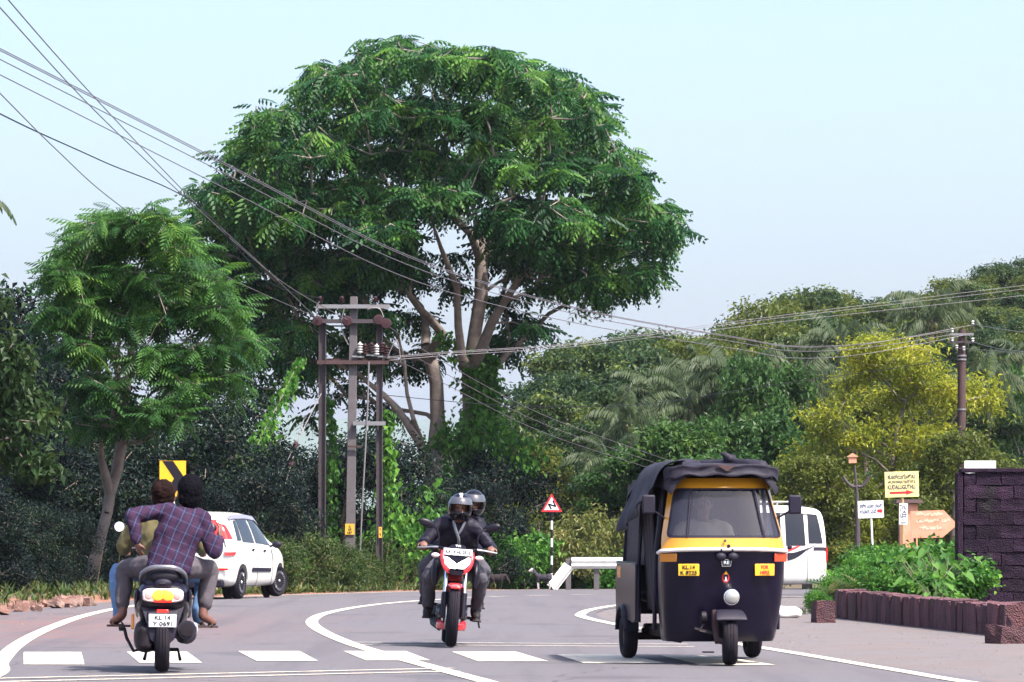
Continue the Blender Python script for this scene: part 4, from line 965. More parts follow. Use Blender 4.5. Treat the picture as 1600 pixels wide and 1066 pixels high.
def house_sign():
    D = 86.0; s = D / F; o = P(1362, 0, D); o.z = G(o.x, D)
    root = empty('direction_sign', o, 0, 'small white board with dark script and red arrow on a white pipe', 'sign')
    def w(x, y, dy=0): q = P(x, y, D) - o; q.y = dy; return q
    mb = MB(); mb.tube([w(1364, 868, .03), w(1361, 800, .03)], .024, 10); q = w(1364.5, 868, .03); mb.tube([(q.x, .03, -.2), q], .024, 10); mb.build('post', m_white, root)
    mb = MB(); mb.box(w(1360.5, 796), (40 * s, .015, 27 * s), (0, -.035, 0)); bd = mb.build('board', m_swhite, root, bevel=.003)
    text('ಪಳ್ಳ ಮೂಲ ಬಾಂತಿ', .1, m_navy, bd, w(1360.5, 790, -.011), (R(90), -.035, 0), width=35 * s, fit_h=7 * s, bold=.001)
    text('ತರವಾಡು ಮನೆ', .1, m_navy, bd, w(1356, 799, -.011), (R(90), -.035, 0), width=26 * s, fit_h=7 * s, bold=.001)
    mb = MB(); mb.prism([(-4.5, -2.6), (1, -2.6), (1, -4.6), (4.5, 0), (1, 4.6), (1, 2.6), (-4.5, 2.6)], w(1375, 798.5, -.009), (s, 0, 0), (0, 0, s), -.003); mb.build('arrow', m_redp, bd)
house_sign()
def poster():
    D = 87.9; s = D / F; c = P(1411.5, 803, D - .06); root = empty('paper_poster', c, 0, 'narrow white paper notice with a black vehicle drawing tied to the bamboo post', 'poster')
    mb = MB(); mb.box((0, 0, 0), (13 * s, .008, 33 * s), (0, .02, 0)); mb.build('sheet', m_swhite, root)
    mb = MB(); u = s
    for x0, z0, w_, h_ in ((-3.5, 13.5, 4, 1.2), (-1, 9.5, 1.2, 4.5), (2.5, 9.5, 1.2, 4.5), (.8, 11.2, 5, 1), (3, 7.5, 4, 1), (-4, 6, 1, 6), (-4.2, -2, 1, 4), (1.5, -.8, 5.5, 1.2), (-1.3, -1, 1, 5), (4.3, -1, 1, 5), (1.5, 2.4, 5, 1), (1.5, 4, 2.4, 1.4), (1.5, -4.6, 6, 1.4), (-2.6, -5, 4, 1.4), (0, -9, 8, .5), (0, -14, 9, 1.3)):
        mb.box((x0 * u, -.007, z0 * u), (w_ * u, .004, h_ * u))
    mb.build('print', m_ink, root)
poster()
def arrow_board():
    D = 92.0; s = D / F; o = P(1450, 0, D); o.z = G(o.x, D)
    root = empty('arrow_board', o, 0, 'faded coral arrow shaped board with worn pale script pointing right', 'sign')
    def w(x, y, dy=0): q = P(x, y, D) - o; q.y = dy; return q
    mb = MB(); mb.prism([(1422 - 1450, 826 - 799), (1424 - 1450, 826 - 841), (1472 - 1450, 826 - 840), (1496 - 1450, 826 - 820), (1474 - 1450, 826 - 797)], w(1450, 826), (s, 0, 0), (0, 0, s), .05); bd = mb.build('board', m_coral, root)
    for k, (x, y, wd) in enumerate(((1452, 803.5, 42), (1458, 814, 52), (1454, 824.5, 36))):
        text(('ಶ್ರೀ ಮಹಾವಿಷ್ಣು', 'ದೇವಸ್ಥಾನಕ್ಕೆ ದಾರಿ', 'ಸ್ವಾಗತ')[k], .1, m_faded, bd, w(x, y, -.0535), (R(90), -.02, 0), width=wd * s, fit_h=6.5 * s, bold=.004)
    for x in (1430, 1466):
        mb = MB(); q = w(x, 835, .05); mb.tube([(q.x, .08, -.2), (q.x, .08, q.z)], .03, 8); mb.build('post', m_rust, root)
arrow_board()
def gate_pillar():
    D = 94.0; s = D / F; o = P(1419, 0, D); o.z = G(o.x, D); root = empty('gate_pillar', o, 0, 'coral painted square pillar with flat dark cap behind the arrow board', 'pillar')
    t = P(1419, 787, D).z - o.z
    mb = MB(); mb.box((0, 0, t / 2 - .1), (.42, .42, t + .2)); mb.build('shaft', m_coral, root, bevel=.01)
    mb = MB(); mb.box((0, 0, t + .05), (.68, .66, .09), taper=.9); mb.build('cap', m_rust, root, bevel=.01)
gate_pillar()
def forked_post():
    D = 100.0; s = D / F; o = P(1338, 0, D); o.z = G(o.x, D); root = empty('forked_post', o, 0, 'dark forked post with upturned arms under a small orange box', 'post')
    def w(x, y, dy=0): q = P(x, y, D) - o; q.y = dy; return q
    mb = MB(); mb.tube([(0, 0, -.2), w(1340, 830), w(1339, 770), w(1335, 727)], [.09, .07, .045, .03], 10); mb.build('pole', m_steelp, root)
    for s_ in (-1, 1):
        mb = MB(); mb.tube(smooth_poly([w(1339, 760), w(1339 + s_ * 8, 760), w(1338 + s_ * 16, 752), w(1338 + s_ * 21, 744)], 5), [.04] * 16, 8); mb.build('arm', m_steelp, root)
    mb = MB(); mb.box(w(1332, 719), (.2, .16, .16)); mb.prism([(-.15, 0), (.15, 0), (0, .1)], w(1332, 719, -.11) + Vector((0, 0, .08)), (1, 0, 0), (0, 0, 1), -.22); mb.build('box', m_coral, root)
forked_post()
def chevron():
    D = 75.0; s = D / F; o = P(270, 0, D); o.z = G(o.x, D); root = empty('chevron_sign', o, 0, 'amber and black chevron board above the heads of the scooter riders', 'sign')
    def w(x, y, dy=0): q = P(x, y, D) - o; q.y = dy; return q
    a = w(249.5, 720); b_ = w(290.5, 776)
    mb = MB(); mb.tube([(0, .05, -.2), (0, .05, a.z - .1)], .035, 8); mb.build('post', m_white, root)
    mb = MB(); mb.box(((a.x + b_.x) / 2, 0, (a.z + b_.z) / 2), (b_.x - a.x, .012, a.z - b_.z)); bd = mb.build('board', m_syel2, root)
    W_, H_ = b_.x - a.x, a.z - b_.z
    mb = MB(); mb.prism([(.10 * W_, H_ - .005), (.52 * W_, H_ - .005), (.97 * W_, H_ * .5), (.52 * W_, .005), (.10 * W_, .005), (.55 * W_, H_ * .5)], (a.x, -.0075, b_.z), (1, 0, 0), (0, 0, 1), .003); mb.build('chevron', m_ink, bd)
chevron()
def bend_sign():
    D = 112.0; s = D / F; o = P(862, 0, D); o.z = gz(D) - .02; root = empty('warning_sign', o, 0, 'red bordered triangular double bend sign on a black and white striped post', 'sign')
    top = P(862, 771, D).z - o.z; h = 29 * s; wd = 33 * s; zb = top - h
    band = zb / 9
    for i in range(9):
        mb = MB(); mb.tube([(0, .03, i * band - (.15 if i == 0 else 0)), (0, .03, (i + 1) * band)], .034, 10); mb.build('post_band', m_white if i % 2 else m_ink, root)
    mb = MB(); mb.prism([(-wd / 2, 0), (wd / 2, 0), (0, h)], (0, 0, zb), (1, 0, 0), (0, 0, 1), -.012 * -1); bd = mb.build('plate', m_redp, root)
    k = .70; mb = MB(); mb.prism([(-wd / 2 * k, .105 * h), (wd / 2 * k, .105 * h), (0, h * .80)], (0, -.015, zb), (1, 0, 0), (0, 0, 1), .003); mb.build('panel', m_swhite, bd)
    mb = MB(); z = lambda a, c: Vector((a * s, -.02, zb + c * s))
    for p, q in (((-.8, 4.6), (-5, 12.2)), ((-5, 12.2), (6.2, 8.4)), ((6.2, 8.4), (2, 17.4))):
        a_, b_ = z(*p), z(*q); d = (b_ - a_).normalized(); nn = Vector((-d.z, 0, d.x)) * 1.25 * s; e = d * .5 * s
        mb.add([a_ - nn - e, a_ + nn - e, b_ + nn + e, b_ - nn + e], [(0, 1, 2, 3)])
    mb.build('bend_symbol', m_ink, bd)
bend_sign()
m_bwhite = mat('bright white board', (.86, .86, .86), .5, var=.03)
def wall_board():
    D = 64.0; s = D / F; a = P(1507, 720, D); b_ = P(1556, 738, D); o = Vector(((a.x + b_.x) / 2, D, 0)); root = empty('white_board', o, 0, 'plain white board standing just above the tall laterite wall', 'board')
    mb = MB(); mb.box((0, 0, (a.z + b_.z) / 2 - .04), (b_.x - a.x, .02, a.z - b_.z + .08)); mb.build('panel', m_bwhite, root)
    for k in (-.15, .15):
        mb = MB(); mb.tube([(k, .04, -.05), (k, .04, a.z - .05)], .02, 6); mb.build('leg', m_rust, root)
wall_board()

# ------------------------------------------------------------------ guard rail
def guard_rail():
    D = 112.0; s = D / F; xa, xb = P(893, 0, D).x, P(1060, 0, D).x; g = gz(D)
    root = empty('guard_rail', (xa, D, g), 0, 'white crash barrier with sloped end behind the rickshaw', 'guard rail')
    top = P(0, 871, D).z - g; h = 17.5 * s
    prof = [(0, 0), (.0, .03), (-.07, .09), (-.07, .13), (0, .19), (0, .22), (-.07, .28), (-.07, .32), (0, .38), (0, .41)]
    k = h / .41
    rings = [[Vector((x, y, top - h + z * k)) for y, z in prof] + [Vector((x, y + .01, top - h + z * k)) for y, z in reversed(prof)] for x in np.linspace(0, xb - xa, 6)]
    mb = MB(); mb.loft(rings); mb.build('beam', m_white, root, smooth=20)
    a0 = Vector((-23 * s, 0, .02)); mb = MB(); d = Vector((0, 0, 0))
    dn = Vector((-23 * s, 0, -(top - h))).normalized(); nn = Vector((dn.z, 0, -dn.x)) * -1 if dn.x > 0 else Vector((-dn.z, 0, dn.x)); nn = nn if nn.z > 0 else -nn
    e0 = Vector((0.0, 0, top - h)); e1 = e0 + dn * ((top - h + .02) / -dn.z)
    r0 = [e1 + nn * z * k + Vector((0, y + .004, 0)) for y, z in prof] + [e1 + nn * z * k + Vector((0, y + .014, 0)) for y, z in reversed(prof)]
    r1 = [e0 + nn * z * k + Vector((.06, y + .004, 0)) for y, z in prof] + [e0 + nn * z * k + Vector((.06, y + .014, 0)) for y, z in reversed(prof)]
    mb.loft([r0, r1]); mb.build('sloped_end', m_white, root, smooth=20)
    for x in (888, 932, 977, 1020):
        q = P(x, 0, D).x - xa; mb = MB(); mb.box((q, .09, top / 2 - .1), (.16, .12, top + .12)); mb.build('post', m_conc, root, bevel=.01)
guard_rail()

# ------------------------------------------------------------------ laterite walls
def laterite(name, col, moss, dark):
    m = mat(name, col, .95, var=.5, scale=11, dirt=dark, dirt_amt=.85, dirt_scale=2.6); n = m.node_tree; b = n.nodes['Principled BSDF']
    src = b.inputs['Base Color'].links[0].from_socket; oi = n.nodes.new('ShaderNodeObjectInfo'); hs = n.nodes.new('ShaderNodeHueSaturation'); mr = n.nodes.new('ShaderNodeMapRange'); mr.inputs[3].default_value = .6; mr.inputs[4].default_value = 1.35
    n.links.new(oi.outputs['Random'], mr.inputs[0]); n.links.new(mr.outputs[0], hs.inputs['Value']); n.links.new(src, hs.inputs['Color'])
    ge = n.nodes.new('ShaderNodeNewGeometry'); mp = n.nodes.new('ShaderNodeMapping'); mp.inputs['Scale'].default_value = (7, 7, .7); n.links.new(ge.outputs['Position'], mp.inputs[0])
    st = n.nodes.new('ShaderNodeTexNoise'); st.inputs['Scale'].default_value = 1; st.inputs['Detail'].default_value = 5; n.links.new(mp.outputs[0], st.inputs['Vector'])
    r2 = n.nodes.new('ShaderNodeMapRange'); r2.inputs[1].default_value = .46; r2.inputs[2].default_value = .68; r2.inputs[4].default_value = .8; n.links.new(st.outputs[0], r2.inputs[0])
    mx = n.nodes.new('ShaderNodeMix'); mx.data_type = 'RGBA'; mx.inputs[7].default_value = (*dark, 1); n.links.new(r2.outputs[0], mx.inputs[0]); n.links.new(hs.outputs[0], mx.inputs[6])
    n4 = n.nodes.new('ShaderNodeTexNoise'); n4.inputs['Scale'].default_value = 2.3; n4.inputs['Detail'].default_value = 6; n.links.new(ge.outputs['Position'], n4.inputs['Vector'])
    r3 = n.nodes.new('ShaderNodeMapRange'); r3.inputs[1].default_value = .60; r3.inputs[2].default_value = .74; r3.inputs[4].default_value = .7; n.links.new(n4.outputs[0], r3.inputs[0])
    m3 = n.nodes.new('ShaderNodeMix'); m3.data_type = 'RGBA'; m3.inputs[7].default_value = (*moss, 1); n.links.new(r3.outputs[0], m3.inputs[0]); n.links.new(mx.outputs[2], m3.inputs[6]); n.links.new(m3.outputs[2], b.inputs['Base Color'])
    vo = n.nodes.new('ShaderNodeTexVoronoi'); vo.inputs['Scale'].default_value = 55; n.links.new(ge.outputs['Position'], vo.inputs['Vector']); n5 = n.nodes.new('ShaderNodeTexNoise'); n5.inputs['Scale'].default_value = 28; n5.inputs['Detail'].default_value = 6; n.links.new(ge.outputs['Position'], n5.inputs['Vector'])
    ad = n.nodes.new('ShaderNodeMath'); ad.operation = 'ADD'; n.links.new(vo.outputs[0], ad.inputs[0]); n.links.new(n5.outputs[0], ad.inputs[1])
    bp = n.nodes.new('ShaderNodeBump'); bp.inputs['Strength'].default_value = 1; bp.inputs['Distance'].default_value = .025; n.links.new(ad.outputs[0], bp.inputs['Height']); n.links.new(bp.outputs[0], b.inputs['Normal']); return m
m_mort = mat('mossy mortar', (.018, .010, .018), .95, var=.4, scale=6, bump=.6)
m_lat = laterite('dark laterite stone', (.030, .014, .030), (.026, .026, .022), (.012, .007, .018)); m_lat2 = laterite('red laterite stone', (.15, .058, .066), (.06, .065, .035), (.070, .034, .050))
rgw = np.random.default_rng(4)
def rough_block(lx, ly, lz, seed):
    rg = np.random.default_rng(seed); bm = bmesh.new(); bmesh.ops.create_cube(bm, size=1)
    bmesh.ops.subdivide_edges(bm, edges=bm.edges, cuts=1, use_grid_fill=True)
    for v in bm.verts:
        q = [v.co.x * lx, v.co.y * ly, v.co.z * lz]; c = sum(abs(a) > .49 for a in v.co)
        f = 1 - .018 * max(0, c - 1)
        v.co = Vector(q) * f + Vector(rg.normal(0, .007, 3))
    me = bpy.data.meshes.new('block'); bm.to_mesh(me); bm.free(); return me
def low_wall():
    a, b_ = Gp(1305, 966), Gp(1568, 995.5); a.z = b_.z = 0; L_ = (b_ - a).length; ang = math.atan2(b_.y - a.y, b_.x - a.x)
    root = empty('low_laterite_wall', a, ang, 'knee high wall of red laterite blocks along the gravel forecourt', 'wall')
    mb = MB(); mb.box((L_ / 2, .14, .17), (L_ - .02, .20, .36)); mb.build('core', m_mort, root)
    ms = [rough_block(.246, .30, .40, s_) for s_ in range(4)]
    for m_ in ms: m_.materials.append(m_lat2)
    n_ = int(L_ / .245); q_ = 0
    for i in range(n_):
        o = bpy.data.objects.new('block', ms[i % 4]); COL.objects.link(o); o.parent = root
        o.location = (.12 + i * L_ / n_, .14 + rgw.normal(0, .012), .19 + rgw.normal(0, .010) - .03 * i / n_); o.rotation_euler = (rgw.normal(0, .012), rgw.normal(0, .012), rgw.normal(0, .012) + (math.pi if i % 3 == 0 else 0))
low_wall()
for k, (x, y, dx, dy, dz, rz, lb) in enumerate(((1560, 978, .42, .3, .36, .35, 'loose laterite block tilted at the end of the low wall'), (1592, 985, .5, .36, .40, -.1, 'broken laterite lump beside the tilted loose block'), (1575, 999, .34, .3, .2, .5, 'small orange laterite chunk lying before the loose blocks'),
        (1288, 966, .26, .28, .30, .2, 'stub of laterite where the low wall begins'))):
    q = Gp(x, y + 8); me = rough_block(dx, dy, dz, 30 + k); me.materials.append(m_lat2); o = bpy.data.objects.new('laterite_block', me); COL.objects.link(o)
    o.location = (q.x, q.y + .2, dz / 2 - .012); o.rotation_euler = (0, (.06, -.04, .1, 0)[k], rz); tag(o, lb, 'stone block', 'loose laterite blocks')
def tall_wall():
    D = 62.0; x0 = P(1506, 0, D).x; x1 = 10.2; top = P(0, 738, D).z
    root = empty('laterite_compound_wall', (x0, D, 0), 0, 'tall dark laterite block wall streaked with black moss', 'wall')
    h = .215; nr = int(top / h); h = top / nr; L_ = x1 - x0
    mb = MB(); mb.box((L_ / 2, .16, top / 2 - .02), (L_ - .04, .22, top - .04)); mb.build('core', m_mort, root)
    ms = [rough_block(.402, .30, h - .008, 60 + s_) for s_ in range(5)]; half = [rough_block(.19, .30, h - .018, 70 + s_) for s_ in range(2)]
    for m_ in ms + half: m_.materials.append(m_lat)
    for r in range(nr):
        x = 0; i = 0
        while x < L_ - .1:
            wd = .20 if (r % 2 and i == 0) else .405
            me = half[r % 2] if wd < .3 else ms[int(rgw.integers(5))]
            o = bpy.data.objects.new('block', me); COL.objects.link(o); o.parent = root
            o.location = (x + wd / 2, .15 + rgw.normal(0, .006), (r + .5) * h); o.rotation_euler = (0, 0, math.pi if rgw.random() < .5 else 0); x += wd; i += 1
    mb = MB(); mb.box((L_ / 2 - .02, .15, top + .03), (L_ + .06, .36, .07)); mb.build('coping', m_lat, root, bevel=.015)
    mb = MB(); mb.box((-.06, .16, top / 2), (.1, .32, top)); mb.build('end_post', m_lat, root, bevel=.02)
tall_wall()

# ------------------------------------------------------------------ rubble and rubbish
m_rub = mat('broken pale laterite', (.19, .10, .08), .95, var=.4, scale=9, bump=.8, bscale=30, dirt=(.4, .35, .3), dirt_amt=.5)
rm = [rough_block(.3, .22, .16, 100 + s_) for s_ in range(5)]
for m_ in rm: m_.materials.append(m_rub)
for i in range(52):
    x = rgw.uniform(-30, 150); y = 946 + rgw.uniform(0, 7) + max(0, (80 - x)) * .10 + (3 if i % 4 == 0 else 0)
    D = 7200 / (y - HOR); X = (x - 800) / F * D; s_ = float(np.clip(rgw.lognormal(-1.0, .5), .15, .8))
    if 80 < x < 130 and i % 2: s_ = .8; D += 1.2
    o = bpy.data.objects.new('rubble_stone', rm[i % 5]); COL.objects.link(o); o.scale = (s_ * rgw.uniform(.5, 1.1), s_ * rgw.uniform(.6, 1.2), s_ * rgw.uniform(.5, 1.3))
    o.location = (X, D, max(G(X, D), 0) + .05 * s_ + .04); o.rotation_euler = (rgw.uniform(-.4, .4), rgw.uniform(-.4, .4), rgw.uniform(0, 6)); tag(o, 'chunk of broken laterite rubble on the red verge below the roadside tree', 'stone', 'rubble on the red verge')
def bag():
    q = Gp(1222, 966); rg = np.random.default_rng(2); bm = bmesh.new(); bmesh.ops.create_icosphere(bm, subdivisions=3, radius=1)
    for v in bm.verts:
        n_ = mnoise.noise(v.co * 1.7) * .25 + mnoise.noise(v.co * 4) * .1; v.co = Vector((v.co.x * .30, v.co.y * .18, max(-.02, v.co.z * .10 + .04))) * (1 + n_)
    me = bpy.data.meshes.new('cement_sack'); bm.to_mesh(me); bm.free(); me.materials.append(m_white); o = bpy.data.objects.new('cement_sack', me); COL.objects.link(o); o.location = (q.x, q.y, .025)
    for p in me.polygons: p.use_smooth = True
    tag(o, 'crumpled white sack lying on gravel by the van', 'sack')
bag()

# ------------------------------------------------------------------ goats
def goat(x, y, D, face, mbody, label, graze=False):
    o = P(x, 0, D); o.z = G(o.x, D) + .03; root = empty('goat', o, face, label, 'goat')
    mb = MB()
    mb.ell((0, 0, .36), (.22, .10, .115)); mb.ell((.13, 0, .37), (.11, .095, .12)); mb.ell((-.15, 0, .38), (.11, .09, .11))
    hd = Vector((.34, 0, .30)) if graze else Vector((.31, 0, .60))
    mb.tube([(.17, 0, .40), (.25, 0, .44 if graze else .5), tuple(hd)], [.085, .065, .05], 10)
    sn = hd + (Vector((.05, 0, -.12)) if graze else Vector((.12, 0, -.05)))
    mb.tube([hd - (sn - hd) * .3, hd, (hd + sn) / 2, sn], [.03, .052, .045, .028], 10)
    for lx, ly in ((.15, .055), (.13, -.055)): mb.tube([(lx, ly, .33), (lx + .01, ly, .19), (lx - .005, ly, .03)], [.045, .024, .018], 8)
    for lx, ly in ((-.17, .055), (-.14, -.055)): mb.tube([(lx, ly, .36), (lx + .04, ly, .25), (lx - .04, ly, .16), (lx - .02, ly, .03)], [.062, .036, .02, .018], 8)
    mb.tube([(-.24, 0, .44), (-.30, 0, .50)], [.022, .01], 6)
    for s in (-1, 1): mb.tube([hd + Vector((-.02, s * .04, .02)), hd + Vector((-.03, s * .10, -.03))], [.022, .010], 6)
    bdy = mb.build('body', mbody, root, remesh=.013, relax=3)
    for s in (-1, 1):
        h = MB(); h.tube([hd + Vector((-.02, s * .025, .04)), hd + Vector((-.06, s * .035, .11))], [.013, .004], 6); h.build('horn', m_bark2, root)
    return root
def piebald():
    m = bpy.data.materials.new('black and white coat'); m.use_nodes = True; n = m.node_tree; b = n.nodes['Principled BSDF']; tc = n.nodes.new('ShaderNodeTexCoord'); s = n.nodes.new('ShaderNodeSeparateXYZ'); n.links.new(tc.outputs['Object'], s.inputs[0])
    z = n.nodes.new('ShaderNodeMapRange'); z.inputs[1].default_value = .24; z.inputs[2].default_value = .20; n.links.new(s.outputs[2], z.inputs[0])
    x = n.nodes.new('ShaderNodeMapRange'); x.inputs[1].default_value = .28; x.inputs[2].default_value = .32; n.links.new(s.outputs[0], x.inputs[0])
    mx = n.nodes.new('ShaderNodeMath'); mx.operation = 'MAXIMUM'; n.links.new(z.outputs[0], mx.inputs[0]); n.links.new(x.outputs[0], mx.inputs[1])
    c = n.nodes.new('ShaderNodeMix'); c.data_type = 'RGBA'; c.inputs[6].default_value = (.014, .011, .02, 1); c.inputs[7].default_value = (.55, .5, .48, 1); n.links.new(mx.outputs[0], c.inputs[0]); n.links.new(c.outputs[2], b.inputs['Base Color']); b.inputs['Roughness'].default_value = .8; return m
goat(849, 0, 111.2, math.pi * .96, piebald(), 'small black goat with white legs and face beside the striped post')
goat(776, 0, 113.5, math.pi * .05, mat('dark brown coat', (.022, .016, .018), .85, var=.3), 'dark goat grazing by the shrubs behind the motorcycle', True)
# ------------------------------------------------------------------ people
m_skin = mat('brown skin', (.16, .072, .048), .5, var=.12, scale=20)
m_skin2 = mat('deep brown skin', (.135, .056, .042), .5, var=.12, scale=20)
m_hair = mat('black hair', (.003, .0025, .005), .8, spec=.06, var=.4, scale=60, bump=.6, bscale=120)
def V3(*a): return Vector(a)
def ball_limb(mb, pts, rs, n=10):
    for i in range(len(pts) - 1):
        a, b_ = Vector(pts[i]), Vector(pts[i + 1]); ra, rb = rs[i], rs[i + 1]
        d = b_ - a; k = 6
        mb.tube([a - d.normalized() * ra * .85] + [a.lerp(b_, t / k) for t in range(k + 1)] + [b_ + d.normalized() * rb * .85],
                [ra * .45] + [ra + (rb - ra) * t / k for t in range(k + 1)] + [rb * .45], n)
def torso(mb, pel, neck, side, prof, bend=0):
    """elliptical rings from pelvis to neck: prof = (t, half width, half depth)"""
    pel, neck, side = Vector(pel), Vector(neck), Vector(side).normalized(); up = neck - pel; fw = up.cross(side).normalized() * -1
    rings = []
    for t, a, c in prof:
        o = pel + up * t - fw * bend * math.sin(math.pi * min(1, max(0, t)))
        rings.append([o + side * a * math.cos(q) + fw * c * math.sin(q) for q in [2 * math.pi * j / 18 for j in range(18)]])
    mb.loft(rings)
def hand(mb, wrist, dirn, palm_n, side, curl=.6, s=1.0, thumb=1):
    """palm with five bent fingers; dirn: towards the knuckles, palm_n: out of the palm"""
    d = Vector(dirn).normalized(); n_ = Vector(palm_n).normalized(); n_ = (n_ - d * n_.dot(d)).normalized(); w = d.cross(n_)
    o = Vector(wrist); rot = Matrix((d, w, n_)).transposed()
    mb.ell(o + d * .05 * s, (.055 * s, .042 * s, .018 * s), rot, 12, 7)
    for i, (off, ln) in enumerate(((-.031, .062), (-.0105, .072), (.0105, .068), (.031, .054))):
        p = o + d * .085 * s + w * off * s; a = 0; pts = [p]; 
        for j in range(3):
            a += curl * (1.0, .9, .6)[j]; p = p + (d * math.cos(a) + n_ * math.sin(a)) * ln * s * (.45, .32, .23)[j]; pts.append(p)
        mb.tube(pts, [.0098 * s, .0095 * s, .009 * s, .008 * s], 8)
    p = o + d * .025 * s - w * .032 * s * thumb
    q = p + (d * .6 - w * .75 * thumb + n_ * .35).normalized() * .035 * s; r = q + (d * .85 - w * .1 * thumb + n_ * .5).normalized() * .032 * s
    mb.tube([p, q, r], [.012 * s, .011 * s, .009 * s], 8)
def wrinkle(o, amp, sc, seed=0, stretch=(1, 1, 1)):
    me = o.data; N = len(me.vertices); co = np.empty(N * 3, np.float32); me.vertices.foreach_get('co', co); co = co.reshape(-1, 3)
    no = np.empty(N * 3, np.float32); me.vertex_normals.foreach_get('vector', no); no = no.reshape(-1, 3)
    st = Vector(stretch)
    d = np.array([mnoise.noise(Vector((c[0] * sc * st.x + seed, c[1] * sc * st.y, c[2] * sc * st.z))) + .5 * mnoise.noise(Vector((c[0] * sc * 2.3 + seed, c[1] * sc * 2.3, c[2] * sc * 2.3))) for c in co])
    co += no * (d * amp)[:, None].astype(np.float32); me.vertices.foreach_set('co', co.ravel()); me.update()
def head_geo(mb, c, fw, up, s=1.0):
    c, fw, up = Vector(c), Vector(fw).normalized(), Vector(up).normalized(); up = (up - fw * up.dot(fw)).normalized(); sd = fw.cross(up)
    rot = Matrix((sd, fw, up)).transposed()
    mb.ell(c + up * .025 * s - fw * .01 * s, (.076 * s, .096 * s, .098 * s), rot)
    mb.ell(c - up * .04 * s + fw * .018 * s, (.062 * s, .072 * s, .082 * s), rot)
    mb.ell(c - up * .105 * s + fw * .055 * s, (.03 * s, .03 * s, .024 * s), rot)       # chin
    mb.tube([c + up * .015 * s + fw * .085 * s, c - up * .02 * s + fw * .108 * s, c - up * .032 * s + fw * .095 * s], [.012 * s, .017 * s, .02 * s], 8)   # nose
    mb.tube([c + up * .03 * s + fw * .08 * s - sd * .045 * s, c + up * .035 * s + fw * .092 * s, c + up * .03 * s + fw * .08 * s + sd * .045 * s], .013 * s, 8)  # brow
    mb.tube([c - up * .062 * s + fw * .08 * s - sd * .022 * s, c - up * .062 * s + fw * .09 * s, c - up * .062 * s + fw * .08 * s + sd * .022 * s], .012 * s, 8)  # lips
    for k in (-1, 1): mb.ell(c + sd * .079 * s * k - fw * .012 * s - up * .005 * s, (.012 * s, .022 * s, .034 * s), rot, 10, 6)   # ears
    return rot, sd
